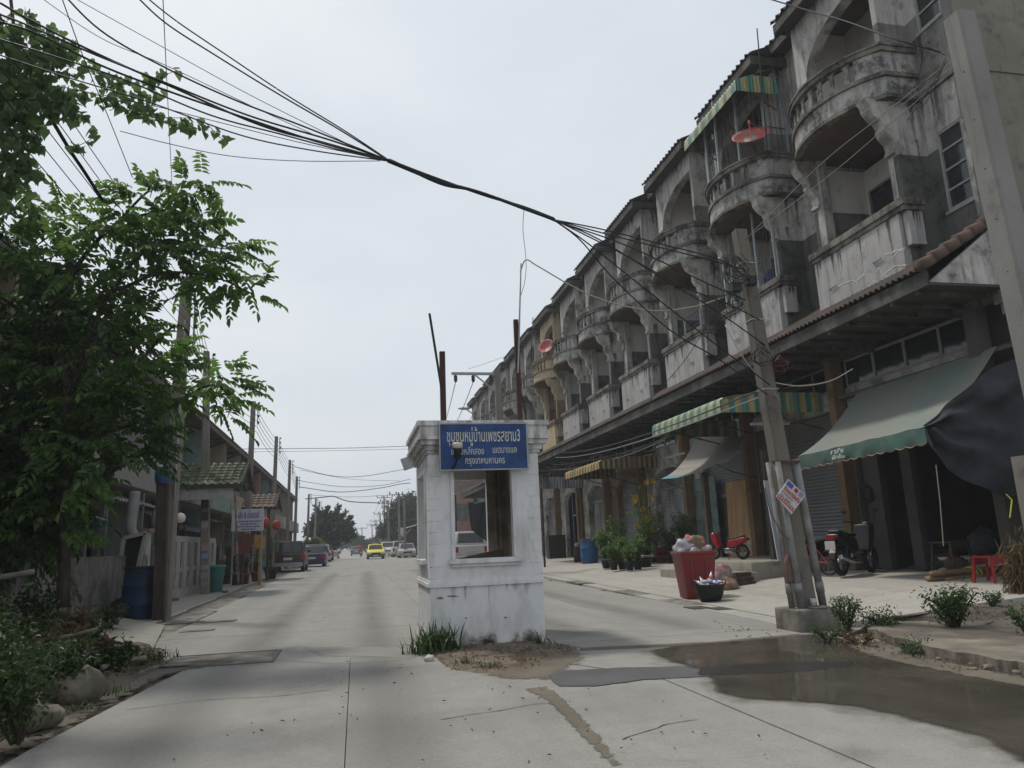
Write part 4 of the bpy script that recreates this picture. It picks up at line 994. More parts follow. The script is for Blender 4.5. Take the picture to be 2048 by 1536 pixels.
# brown tiled porch of the mint house and the green tiled porch nearer by
def porch(name, label, xa, xb, yr, ye, zr, ze, m, posts=True):
    t = thing(name, label, 'porch', (0, 0, 0))
    b = B(); corrug(b, (xa, ye, ze), (xb, ye, ze), (xa, yr, zr), (xb, yr, zr), int((xb - xa) / .21), .035, 0)
    corrug(b, (xa, yr, zr), (xb, yr, zr), (xa, 2 * yr - ye, ze), (xb, 2 * yr - ye, ze), int((xb - xa) / .21), .035, 0)
    b.build('roof_sheet', m, t)
    b = B(); n = int((zr - ze) / .11)
    for i in range(1, n):                                            # stepped courses
        f = i / n; b.box(xa, xb, ye + (yr - ye) * f - .02, ye + (yr - ye) * f + .02, ze + (zr - ze) * f + .01, ze + (zr - ze) * f + .05)
    b.build('tile_course', m, t, kind='stuff')
    b = B()
    for s in (ye, 2 * yr - ye): b.bar((xb - .02, yr, zr - .04), (xb - .02, s, ze - .04), .05, .16)
    b.bar((xa, ye + .05, ze - .07), (xb, ye + .05, ze - .07), .06, .12)
    b.build('bargeboard', m_wood, t)
    b = B(); b.box(xa, xb - .25, ye + .12, ye + .18, ze - .45, ze - .12); b.build('beam', m_lt[3], t)
    if posts:
        for xx in (xb - .3, (xa + xb) / 2):
            b = B(); b.box(xx - .06, xx + .06, ye + .1, ye + .22, 0, ze - .1); b.build('post', m_wood, t)
    return t
p0, p1 = AY(353, 969, 23.6), AY(458, 978, 23.6); r0, r1 = AY(353, 928, 25.2), AY(487, 937, 25.2)
porch('tiled_porch', 'porch roofed with mossy green tiles on the left pavement', p0.x - .6, p1.x + .35, 25.2, 23.6, r0.z, p0.z, m_green, False)
b = B(); b.bar(G(477, 1172) , AY(530 - 60, 985, 24.4), .07); tag(b.build('leaning_post', m_trim), 'pale slanting post holding up the green tiled porch corner', 'post')
b = B(); b.box(-5.35, -5.23, 23.8, 23.92, 0, 2.9); tag(b.build('timber_post', m_wood), 'dark timber post under the green tiled porch', 'post')
p0, p1 = AY(497, 1014, 34), AY(552, 1014, 34); r1 = AY(552, 988, 35.4)
porch('tiled_porch', 'porch roofed with faded brown tiles behind the concrete poles', p0.x - .3, p1.x, 35.4, 34, r1.z, p0.z, m_browntile, True)

# near boundary walls on the left pavement
def wallrun(name, label, pts, h, th, m, cap=None, z0=-.05):
    t = thing(name, label, 'wall', (0, 0, 0)); b = B(); c = B()
    for a, d in zip(pts, pts[1:]):
        b.bar((a[0], a[1], z0 + h / 2), (d[0], d[1], z0 + h / 2), th, h)
        c.bar((a[0], a[1], z0 + h + .03), (d[0], d[1], z0 + h + .03), th + .08, .06)
    b.build('wall', m, t); 
    if cap: c.build('coping', cap, t)
    return t
m_oldw = weathered('old_boundary', (.20, .195, .18), (.045, .043, .038), .85, .9)
wallrun('boundary_wall', 'stained low concrete wall beside the blue barrel at the left', [(-4.75, 11.5), (-4.72, 19.2)], 1.28, .16, m_oldw)
g0 = thing('gate_wall', 'white boundary wall with upright slots below the globe lamp', 'wall', (0, 0, 0))
b = B(); mwh = weathered('gate_white', (.36, .35, .34), (.09, .085, .075), .3, .4)
b.box(-4.86, -4.70, 19.25, 19.65, 0, 1.75).box(-4.86, -4.70, 21.4, 21.8, 0, 1.75).box(-4.84, -4.72, 19.65, 28.6, 0, .28).box(-4.84, -4.72, 21.8, 28.6, 1.55, 1.72)
b.build('wall', mwh, g0)
for yy in np.arange(22.5, 28.4, .95): b = B(); b.box(-4.85, -4.71, yy, yy + .5, .28, 1.55); b.build('pier', mwh, g0)
b = B(); b.box(-4.83, -4.73, 21.8, 28.6, .74, .86); b.build('rail', mwh, g0)
for yy in np.arange(22.1, 28.4, .95):
    b = B(); b.box(-4.79, -4.75, yy + .02, yy + .06, .28, 1.55).box(-4.79, -4.75, yy + .2, yy + .24, .28, 1.55); b.build('bar', mat('maroon_bar', (.09, .03, .03), .6), g0)
for yy in (19.45, 21.6): b = B(); b.box(-4.93, -4.63, yy - .27, yy + .27, 1.75, 1.84); b.build('coping', m_browntile, g0)
b = B(); b.box(-4.92, -4.64, 19.7, 21.4, .28, 1.45); b.build('gate_panel', mat('gate_grey', (.10, .11, .11), .6, .2, 4), g0)
p = AY(360, 1040, 21.6); gl = thing('globe_lamp', 'white glass globe lamp on the gate pier', 'lamp', (p.x, 21.6, 1.84))
b = B(); b.lathe([(.06, 0), (.05, .06), (.035, .08), (.03, .2)], 10); b.build('stem', m_wood, gl); b = B(); b.ball((0, 0, .32), .14, 14, 10); b.build('globe', mat('globe_white', (.62, .60, .54), .4, .05, 4), gl, True)
# bent grey duct, pale window frame and water pipe by the barrel
b = B(); b.tube(smoothpath([AY(262, 1170, 17.6), AY(268, 1110, 17.6), AY(278, 1090, 17.6), AY(262, 1060, 17.6), AY(266, 1020, 17.7), AY(270, 985, 17.8)], 6), .11, 12)
tag(b.build('bent_duct', mat('duct_grey', (.24, .235, .235), .6, .2, 5), None, True), 'bent grey ventilation duct above the left blue barrel', 'duct')
wf = thing('window_frame_unit', 'white framed opening in the left wall behind the blue barrel', 'window', (0, 0, 0))
for (a, d) in (((248, 1076), (236, 1158)), ((292, 1066), (272, 1150)), ((248, 1076), (292, 1066)), ((236, 1158), (272, 1150))):
    b = B(); b.bar(AY(*a, 17.4), AY(*d, 17.4), .07, .07, up=(0, 1, 0)); b.build('frame', mwh, wf)
b = B(); q = [AY(*a, 17.46) for a in ((248, 1076), (292, 1066), (272, 1150), (236, 1158))]; b.add([*q, *[v + Vector((0, .03, 0)) for v in q]], [(3,2,1,0),(4,5,6,7),(0,1,5,4),(1,2,6,5),(2,3,7,6),(3,0,4,7)]); b.build('pane', m_pane, wf)

# ---- concrete poles
m_pole = weathered('pole_concrete', (.20, .185, .165), (.07, .063, .055), .35, .5)
m_ins = mat('brown_insulator', (.045, .025, .02), .35, .2, 8)
def pole(label, base, top, w0=.26, w1=.16, rack=None, grp='concrete poles along the left pavement', m=None):
    base, top = Vector(base), Vector(top); t = thing('utility_pole', label, 'utility pole', base, 0, grp)
    d = top - base; b = B()
    vs = []; 
    for (c, w_) in ((Vector((0, 0, -.1)), w0), (d, w1)):
        h = w_ / 2; k = h * .8; vs += [c + Vector(q) for q in ((-h, -k, 0), (-k, -h, 0), (k, -h, 0), (h, -k, 0), (h, k, 0), (k, h, 0), (-k, h, 0), (-h, k, 0))]
    b.add(vs, [tuple(range(7, -1, -1)), tuple(range(8, 16))] + [(i, (i + 1) % 8, (i + 1) % 8 + 8, i + 8) for i in range(8)]); b.build('shaft', m or m_pole, t)
    if rack:
        side, f = rack
        c = d * f; x = side * (w1 / 2 + .10); b = B(); b.bar(c + Vector((x, 0, -.45)), c + Vector((x, 0, .45)), .035); b.build('rack', m_metal, t)
        for i in range(4): b = B(); zc = -.4 + .26 * i; b.lathe([(.03, 0), (.055, .02), (.035, .045), (.055, .07), (.03, .09)], 8, c=c + Vector((x + side * .03, 0, zc))); b.build('insulator', m_ins, t)
    return t
def top_at(px, py, Y): p = AY(px, py, Y); return p
PA = (G(322, 1240), AY(375, 556, 16.1))
pole('tall concrete pole behind the tree, with tape and a blue topped post beside it', PA[0], PA[1], .30, .20, (1, .86))
p3 = [((410, 1190), (413, 703), 24.6, 'second concrete pole from the left with pasted posters on its shaft'), (None, (507, 803), 31.0, 'concrete pole rising beside the white shop sign'), (None, (553, 873), 43.0, 'concrete pole behind the hanging red lanterns'),
      (None, (580, 920), 53.0, 'concrete pole behind the dark red estate car roof'), (None, (594, 953), 61.0, 'slim concrete pole behind the navy saloon car'), (None, (618, 988), 74.0, 'far concrete pole at the near side of the dark tree'), (None, (632, 995), 82.0, 'far concrete pole at the edge of the dark tree'), (None, (639, 1003), 89.0, 'slimmest far pole standing in front of the dark tree'), (None, (645, 1014), 96.0, 'farthest left pole just against the dark tree')]
LP = [PA[1]]
for base, top, Y, lab in p3:
    tp = AY(top[0], top[1], Y); bs = Vector((tp.x - .10, Y, 0)) if not base else G(*base)
    LP.append(tp); pole(lab, bs, tp, .26, .17, (1, .93))
# posters pasted round the second pole
pb, ptp = G(410, 1190), LP[1]
for i, (z, h, c) in enumerate(((2.55, .28, (.05, .05, .055)), (2.2, .24, (.06, .06, .065)), (1.95, .2, (.30, .29, .29)), (1.3, .22, (.28, .20, .20)), (1.05, .16, (.16, .26, .34)), (.75, .12, (.30, .29, .28)), (.5, .14, (.27, .26, .25)), (.28, .1, (.25, .22, .21)))):
    f = z / ptp.z; c0 = pb.lerp(ptp, f); b = B(); wd = .19; b.box(c0.x - wd / 2, c0.x + wd / 2, c0.y - .145, c0.y - .128, z, z + h)
    o = b.build('pasted_notice', mat('notice_%d' % i, c, .7, .3, 14)); tag(o, ['topmost black meter box high on the poster covered pole', 'second black meter box on the poster covered pole', 'pale notice under the black boxes on the pole', 'pinkish notice at head height on the pole', 'pale blue notice below the pinkish one on the pole', 'small pale notice below the blue one on the pole', 'small torn notice low on the poster covered pole', 'lowest scrap of paper on the poster covered pole'][i], 'notice')
# timber post with a blue bag over its top, conduit beside the tall pole
q0, q1 = G(318, 1243), AY(326, 955, 15.7)
b = B(); b.bar(q0 - Vector((0, 0, .1)), q1, .20, .14, up=(0, 1, 0)); o = b.build('timber_post', m_wood); tag(o, 'dark weathered timber post under a blue plastic bag', 'post')
b = B(); b.lathe([(.13, -.12), (.15, -.02), (.15, .1), (.11, .2), (.0, .24)], 12, c=q1); bevel_me = b.mesh('blue_bag', mat('blue_plastic', (.025, .07, .17), .4, .3, 8)); tag(put('blue_bag', bevel_me), 'blue plastic bag tied over the dark timber post', 'bag')
b = B(); b.tube([G(338, 1236) + Vector((0, -.12, 0)), AY(352, 940, 15.8), AY(370, 640, 15.9)], .018, 6); tag(b.build('conduit', m_trim), 'thin pale conduit running up the tall left pole', 'conduit')
for (px, py, r_) in ((300, 1237, .08), (345, 1204, .14), (450, 1188, .08)):
    p = G(px, py); b = B(); b.box(p.x - r_, p.x + r_, p.y - .1, p.y + .1, .0, .10); o = b.build('brick_lump', mat('brick_lump', (.17, .115, .08), .9, .3, 9)); tag(o, {300: 'broken brick at the foot of the timber post', 345: 'flat broken brick beside the tall left pole', 450: 'small dark brick by the teal bin'}[px], 'brick')

# white shop sign with purple Thai lettering
SYL = 28.5
a, c = AY(464, 1019, SYL), AY(527, 1061, SYL)
sg2 = thing('shop_sign', 'white hanging shop sign with purple Thai lettering at the left kerb', 'sign', (0, 0, 0))
b = B(); b.box(a.x, c.x, SYL, SYL + .05, c.z, a.z); b.build('panel', mat('sign_white', (.46, .47, .52), .5, .08, 4), sg2)
mpur = mat('purple_letter', (.06, .05, .20), .6, .1)
wv, hv = c.x - a.x, a.z - c.z
text('เส้ย & เต้ยเตอร์', 'lettering', mpur, facing((a.x + wv * .2, SYL - .006, a.z - hv * .42)), wv * .66, hv * .36, sg2, bold=.02)
for zz, xa, xb in ((.56, .1, .93), (.68, .28, .8), (.80, .16, .88), (.92, .3, .75)):
    b = B(); x = xa
    while x < xb:
        l = random.uniform(.03, .08); b.box(a.x + wv * x, a.x + wv * min(xb, x + l), SYL - .005, SYL - .001, a.z - hv * zz - .02, a.z - hv * zz + .02); x += l + .018
    b.build('lettering', mpur, sg2)
for xx in (.05, .95): b = B(); b.bar((a.x + wv * xx, SYL + .06, 0), (a.x + wv * xx, SYL + .06, a.z + .1), .05); b.build('post', m_metal, sg2)
# round lanterns
for px, py, lab in ((531, 1045, 'left one of two red paper lanterns beside the white sign'), (553, 1050, 'right one of two red paper lanterns beside the white sign')):
    p = AY(px, py, 33); t = thing('paper_lantern', lab, 'lantern', p)
    b = B(); b.lathe([(.05, -.20), (.13, -.15), (.18, 0), (.13, .15), (.05, .20)], 12); b.build('shade', mat('lantern_red', (.32, .055, .03), .7, .4, 8), t, True)
    b = B(); b.tube([(0, 0, .24), (0, 0, .6)], .008, 4); b.lathe([(.05, -.32), (.05, -.25)], 8, m=0); b.build('cord', mat('lantern_gold', (.40, .25, .06), .6), t)
# kerbside table, posters, pots, teal bin
p = G(497, 1155); t = thing('display_table', 'small pale topped table with a box on it by the white sign', 'table', (p.x - .2, p.y, 0))
b = B(); b.box(-.55, .55, -.4, .4, .70, .75); b.build('table_top', m_trim, t)
for sx_ in (-.48, .48):
    for sy_ in (-.34, .34): b = B(); b.box(sx_ - .025, sx_ + .025, sy_ - .025, sy_ + .025, 0, .70); b.build('leg', m_wood, t)
b = B(); b.box(-.1, .42, -.2, .2, .752, .95); o = b.build('white_box', m_trim, loc=(p.x - .2, p.y, 0)); tag(o, 'white box standing on the kerbside table', 'box')
for (pa, pb_, cl, lab) in (((475, 1068), (500, 1108), (.16, .05, .05), 'dark red poster board behind the kerbside table'), ((508, 1070), (530, 1098), (.33, .19, .05), 'orange poster board next to the dark red one')):
    u, v = AY(*pa, 29.5), AY(*pb_, 29.5); b = B(); b.box(u.x, v.x, 29.5, 29.54, v.z, u.z); b.box((u.x + v.x) / 2 - .03, (u.x + v.x) / 2 + .03, 29.541, 29.6, 0, u.z); o = b.build('poster_board', mat('poster_%d' % pa[0], cl, .7, .6, 7)); tag(o, lab, 'poster')
p = G(430, 1186); t = thing('teal_bin', 'teal plastic bin standing behind the poster covered pole', 'bin', (p.x, p.y, 0.02))
b = B(); b.lathe([(.20, 0), (.27, .75), (.30, .76), (.30, .82), (.25, .82), (.24, .76)], 16); b.build('body', mat('teal_plastic', (.07, .25, .25), .5, .15, 4), t, True)

# blue plastic barrels
m_blue2 = mat('barrel_blue', (.022, .06, .14), .45, .18, 2.5, (.02, .03, .06), .35, 3)
def barrel(px, py, label, h=.98, r=.32, z=0.0, lift=None, mm=None):
    p = G(px, py, z); t = thing('plastic_barrel', label, 'barrel', p, 0, 'blue plastic barrels')
    b = B(); b.lathe([(r * .86, 0), (r * .93, .05), (r, .28 * h), (r * 1.03, .30 * h), (r, .33 * h), (r * 1.02, .62 * h), (r * 1.05, .645 * h), (r * 1.0, .67 * h), (r * .93, .94 * h), (r * .95, .96 * h), (r * .95, h), (r * .88, h), (r * .86, .5 * h)], 22); b.build('body', mm or m_blue2, t, True)
    b = B(); b.lathe([(r * .96, h * .965), (r * .985, h * .97), (r * .985, h * 1.01), (r * .90, h * 1.01)], 22, cap=False); b.build('rim', mat('dark_rim', (.03, .03, .035), .5), t, True)
    return t
barrel(282, 1240, 'dark blue barrel at the foot of the left timber post', 1.0, .36)
def bag(px, py, label, r=.3, h=.35, m=None, z=0.0, name='rubbish_bag', seed=0, grp=None):
    p = G(px, py, z); b = B(); n = 16; vs = []
    b.ball((0, 0, h * .5), (r, r, h * .55), n, 10)
    out = []
    for v in b.v:
        k = 1 + .22 * vnoise(v[0] * 6 + seed, v[1] * 6, v[2] * 7); out.append((v[0] * k, v[1] * k, max(0, v[2]) * (1 + .12 * vnoise(v[0] * 9, v[1] * 9, seed))))
    b.v = out; b.lathe([(.05, h * .95), (.03, h * 1.02), (.07, h * 1.15)], 8)
    o = b.build(name, m or mat('black_bag', (.012, .012, .013), .35, .2, 10, bump=.5, fine=18), None, True, loc=p); return tag(o, label, 'bag', grp)
bag(254, 1240, 'black rubbish bag slumped against the left blue barrel', .36, .42, seed=2)
def pot(p, r, h, m, label, plant=None, name='plant_pot', grp=None):
    t = thing(name, label, 'plant pot', p, 0, grp)
    b = B(); b.lathe([(r * .68, 0), (r * .95, h * .86), (r * 1.06, h * .87), (r * 1.06, h), (r * .93, h), (r * .9, h * .9), (0, h * .88)], 14); b.build('pot', m, t, True); return t
m_clay = mat('clay', (.13, .065, .042), .85, .25, 6); m_blackpot = mat('black_pot', (.025, .025, .026), .55, .2, 6)
POTS_L = [(452, 1168, .2, 'clay pot by the teal bin holding a small plant'), (470, 1170, .24, 'squat clay pot under the kerbside table'), (487, 1168, .22, 'clay pot at the near leg of the kerbside table'), (512, 1163, .22, 'clay pot between the table and the big planter'), (541, 1158, .30, 'big dark planter nearest the parked estate car')]
PLANT_AT = []
for px, py, r_, lab in POTS_L:
    p = G(px, py, .03); pot(p, r_, r_ * 1.7, m_clay if r_ < .3 else m_wood, lab, grp='potted plants on the left kerb'); PLANT_AT.append((p + Vector((0, 0, r_ * 1.6)), r_ * 1.9))
# ================================================================ VEHICLES
m_tyre = mat('tyre', (.018, .018, .019), .85, .2, 8); m_rim = mat('alloy', (.28, .28, .29), .4, .1, 9, metal=.6)
m_cglass = glass('car_glass', (.012, .015, .018), .08); m_chrome = mat('chrome', (.4, .4, .41), .25, .1, 9, metal=.8)
m_tail = mat('tail_lamp', (.30, .012, .012), .3, .1, 9); m_head = mat('head_lamp', (.55, .56, .56), .2, .1, 9); m_platew = mat('plate', (.5, .5, .48), .5, .05); m_blk = mat('black_trim', (.02, .02, .02), .5, .1, 9)
def paint(name, c): return mat('paint_' + name, c, .34, .06, 2, fine=8, bump=0, spec=.3)
def car(kind, label, category, p, rot, col, dims, grp, low=None):
    """body facing -Y (front at -Y); rot turns it"""
    Lc, Wc, Hc = dims; t = thing({'pickup': 'pickup_truck', 'saloon': 'saloon_car', 'van': 'minivan', 'estate': 'estate_car', 'taxi': 'taxi'}[kind], label, category, p, rot, grp)
    h = Lc / 2; hw = Wc / 2; belt = Hc * (.60 if kind != 'saloon' and kind != 'taxi' else .62); gz = .22 if kind not in ('pickup', 'estate') else .34
    bon = {'saloon': .27, 'taxi': .27, 'van': .16, 'estate': .22, 'pickup': .24}[kind]; boot = {'saloon': .17, 'taxi': .17, 'van': 0, 'estate': 0, 'pickup': .30}[kind]
    prof = [(-h, gz + .12), (-h + .06, gz), (h - .06, gz), (h, gz + .14), (h - .02, belt - .02), (h - .08, belt)]
    if boot: prof += [(h - Lc * boot, belt + (.05 if kind != 'pickup' else 0))]
    prof += [(-h + Lc * bon, belt + .02), (-h + .18, belt - .13), (-h + .02, belt - .24)]
    b = B(); b.prism([(y, z) for y, z in prof], 'x', -hw, hw); me = bevel(b.mesh('body', col), .07, 2, 20); put('body', me, t)
    if low:
        b = B(); b.box(-hw - .004, hw + .004, -h + .0, h - .0, gz + .02, gz + (belt - gz) * .5); put('lower_body', bevel(b.mesh('lower_body', low), .05, 2), t)
    y0, y1 = -h + Lc * bon - .08, (h - Lc * boot if boot else h - .10)
    if kind == 'pickup': y1 = h - Lc * .0 - .12 if low is None and 'canopy' in label else y1
    ty0, ty1 = y0 + Lc * (.15 if kind != 'van' else .10), y1 - (Lc * (.13 if kind in ('saloon', 'taxi') else .055))
    tw = hw * .80; bw = hw * .96
    def fr(e=0.0, zt=None):
        z = Hc if zt is None else zt
        return [(-bw - e, y0 - e, belt - .01), (bw + e, y0 - e, belt - .01), (bw + e, y1 + e, belt - .01), (-bw - e, y1 + e, belt - .01), (-tw - e, ty0 - e, z), (tw + e, ty0 - e, z), (tw + e, ty1 + e, z), (-tw - e, ty1 + e, z)]
    V = fr(); b = B(); b.add(V, [(0,3,2,1),(4,5,6,7),(0,1,5,4),(1,2,6,5),(2,3,7,6),(3,0,4,7)]); put('cabin', bevel(b.mesh('cabin', col), .05, 2), t)
    V = [Vector(v) for v in fr(.006)]
    def pane(i0, i1, i2, i3, u0, u1, v0, v1, nm):
        q = lambda u, v: (V[i0].lerp(V[i1], u)).lerp(V[i3].lerp(V[i2], u), v)
        pts = [q(u0, v0), q(u1, v0), q(u1, v1), q(u0, v1)]; n = (pts[1] - pts[0]).cross(pts[3] - pts[0]).normalized() * .012
        b = B(); b.add(pts + [w_ - n * 2 for w_ in pts], [(0,1,2,3),(0,4,5,1),(1,5,6,2),(2,6,7,3),(3,7,4,0)]); b.build(nm, m_cglass, t)
    pane(0, 1, 5, 4, .07, .93, .12, .90, 'windscreen'); pane(2, 3, 7, 6, .08, .92, .16, .88, 'rear_window')
    for u0, u1 in ((.08, .46), (.52, .92)): pane(1, 2, 6, 5, u0, u1, .14, .86, 'side_window'); pane(3, 0, 4, 7, u0, u1, .14, .86, 'side_window')
    for s in (-1, 1):
        for yy in (-h * .62, h * .60):
            r_ = .33 if kind in ('pickup', 'estate') else .30
            Mw = Matrix.Translation((s * (hw - .10), yy, r_)) @ Matrix.Rotation(R(90), 4, 'Y')
            wh = B().lathe([(r_ * .55, -.105), (r_ * .94, -.105), (r_, -.06), (r_, .06), (r_ * .94, .105), (r_ * .55, .105)], 18, M=Mw).build('wheel', m_tyre, t, True)
            B().lathe([(.0, -.11), (r_ * .58, -.108), (r_ * .58, .108), (.0, .11)], 14, M=Mw).build('rim', m_rim, wh)
        B().box(s * hw * .92 - .13, s * hw * .92 + .10, h - .05, h + .012, belt - .38, belt - .10).build('tail_lamp', m_tail, t)
        B().box(s * hw * .78 - .17, s * hw * .78 + .17, -h - .012, -h + .12, belt - .42, belt - .24).build('head_lamp', m_head, t)
        B().box(s * (hw + .10) - .09, s * (hw + .10) + .09, y0 + .28, y0 + .38, belt + .02, belt + .16).build('mirror', col, t)
    B().box(-hw * .94, hw * .94, h - .04, h + .07, gz - .02, gz + .20).build('bumper', m_chrome if kind in ('estate', 'pickup') else (low or col), t)
    B().box(-hw * .94, hw * .94, -h - .06, -h + .06, gz - .02, gz + .20).build('bumper', low or col, t)
    B().box(-.24, .24, h + .005, h + .02, belt - .36, belt - .22).build('number_plate', m_platew, t)
    B().box(-.24, .24, -h - .075, -h - .062, gz + .06, gz + .19).build('number_plate', m_platew, t)
    B().box(-hw * .5, hw * .5, -h - .015, -h + .02, belt - .42, belt - .28).build('grille', m_blk, t)
    if kind == 'taxi': B().box(-.3, .3, ty0 + .25, ty0 + .45, Hc + .002, Hc + .15).build('roof_sign', mat('taxi_sign', (.5, .45, .15), .4), t)
    return t
PKL, PKR = 'cars parked along the left kerb', 'vehicles parked on the right side of the street'
def mid(a, b_, y=None): p, q = G(*a), G(*b_); return Vector(((p.x + q.x) / 2, (p.y + q.y) / 2, 0))
p = G(585, 1144); car('estate', 'dark red estate car with a chrome rear bumper, nearest on the left', 'car', (-3.55, 47.2, 0), R(180), paint('maroon', (.028, .012, .012)), (4.6, 1.75, 1.72), PKL)
car('saloon', 'navy blue saloon car parked behind the dark red estate', 'car', (-2.75, 57.5, 0), R(180), paint('navy', (.012, .018, .055)), (4.4, 1.72, 1.47), PKL)
car('van', 'grey minivan parked in front of the navy saloon', 'car', (-3.2, 67.5, 0), R(180), paint('grey', (.13, .125, .12)), (4.3, 1.72, 1.62), PKL)
car('van', 'white minivan parked just beyond the grey minivan', 'car', (-2.9, 76, 0), R(180), paint('white', (.45, .45, .45)), (4.3, 1.72, 1.6), PKL)
car('pickup', 'black pickup parked beyond the white minivan', 'pickup truck', (-2.9, 85, 0), R(180), paint('black', (.02, .02, .022)), (4.9, 1.78, 1.7), PKL)
car('saloon', 'pale saloon car, farthest in the left parked line', 'car', (-2.5, 99, 0), R(180), paint('silver', (.30, .30, .30)), (4.3, 1.72, 1.5), PKL)
tx = mid((732, 1117), (763, 1117)); car('taxi', 'yellow and green taxi driving towards the camera', 'taxi', (2.35, 82, 0), 0, paint('taxi_yellow', (.62, .55, .06)), (4.4, 1.74, 1.48), 'vehicles driving on the street', paint('taxi_green', (.02, .10, .06)))
car('pickup', 'white pickup parked at the left of two on the right side', 'pickup truck', (4.3, 97, 0), 0, paint('white', (.45, .45, .45)), (4.9, 1.8, 1.78), PKR)
car('pickup', 'white pickup with open tailgate beside the silver saloon', 'pickup truck', (5.3, 89, 0), R(180), paint('white', (.45, .45, .45)), (4.9, 1.8, 1.78), PKR)
car('saloon', 'silver saloon car parked nearest the booth on the right side', 'car', (5.55, 81.5, 0), 0, paint('silver', (.30, .30, .30)), (4.4, 1.72, 1.46), PKR)
p = AY(934, 1115, 41); car('pickup', 'white pickup with a canopy, seen through the booth window', 'pickup truck', (p.x + .25, 43.5, 0.02), R(180), paint('white', (.45, .45, .45)), (4.9, 1.8, 1.82), PKR)
car('saloon', 'dark car far down the street behind the motorcycle rider', 'car', (.6, 125, 0), R(180), paint('grey', (.13, .125, .12)), (4.4, 1.74, 1.5), 'vehicles driving on the street')

def skin(name, verts, edges, radii, m, parent=None, loc=None, levels=1, root=0):
    me = bpy.data.meshes.new(name); me.from_pydata(verts, edges, []); o = put(name, me)
    md = o.modifiers.new('s', 'SKIN'); md.use_smooth_shade = True
    for i, r_ in enumerate(radii): me.skin_vertices[0].data[i].radius = (r_, r_)
    me.skin_vertices[0].data[root].use_root = True
    sb = o.modifiers.new('d', 'SUBSURF'); sb.levels = levels; sb.render_levels = levels
    bpy.context.view_layer.update()
    me2 = bpy.data.meshes.new_from_object(o.evaluated_get(bpy.context.evaluated_depsgraph_get())); bpy.data.objects.remove(o)
    me2.materials.clear(); me2.materials.append(m); me2.name = name
    return put(name, me2, parent, loc)
def wheel(parent, c, r, w_, nm='wheel', ax='X'):
    M = Matrix.Translation(c) @ (Matrix.Rotation(R(90), 4, 'Y') if ax == 'X' else Matrix.Rotation(R(90), 4, 'X'))
    n = 22; prof = [(r - w_, -w_ * .35), (r - w_ * .45, -w_ * .55), (r, -w_ * .25), (r, w_ * .25), (r - w_ * .45, w_ * .55), (r - w_, w_ * .35)]
    o = B().lathe(prof, n, M=M).build(nm, m_tyre, parent, True) if False else None
    b = B(); vs = []
    for a_ in range(n):
        for (rr, zz) in prof: vs.append(M @ Vector((rr * math.cos(2 * math.pi * a_ / n), rr * math.sin(2 * math.pi * a_ / n), zz)))
    k = len(prof); fs = []
    for a_ in range(n):
        for j in range(k): fs.append((a_ * k + j, a_ * k + (j + 1) % k, ((a_ + 1) % n) * k + (j + 1) % k, ((a_ + 1) % n) * k + j))
    b.add(vs, fs); o = b.build(nm, m_tyre, parent, True)
    b = B(); rim = r - w_
    for a_ in range(5):
        an = 2 * math.pi * a_ / 5; b.bar(M @ Vector((0, 0, 0)), M @ Vector((rim * math.cos(an), rim * math.sin(an), 0)), .035, .03)
    b.lathe([(rim * .93, -.03), (rim * 1.02, -.03), (rim * 1.02, .03), (rim * .93, .03)], 20, M=M, cap=False); b.lathe([(.05, -.05), (.05, .05)], 10, M=M)
    b.build('rim', m_rim, o); return o
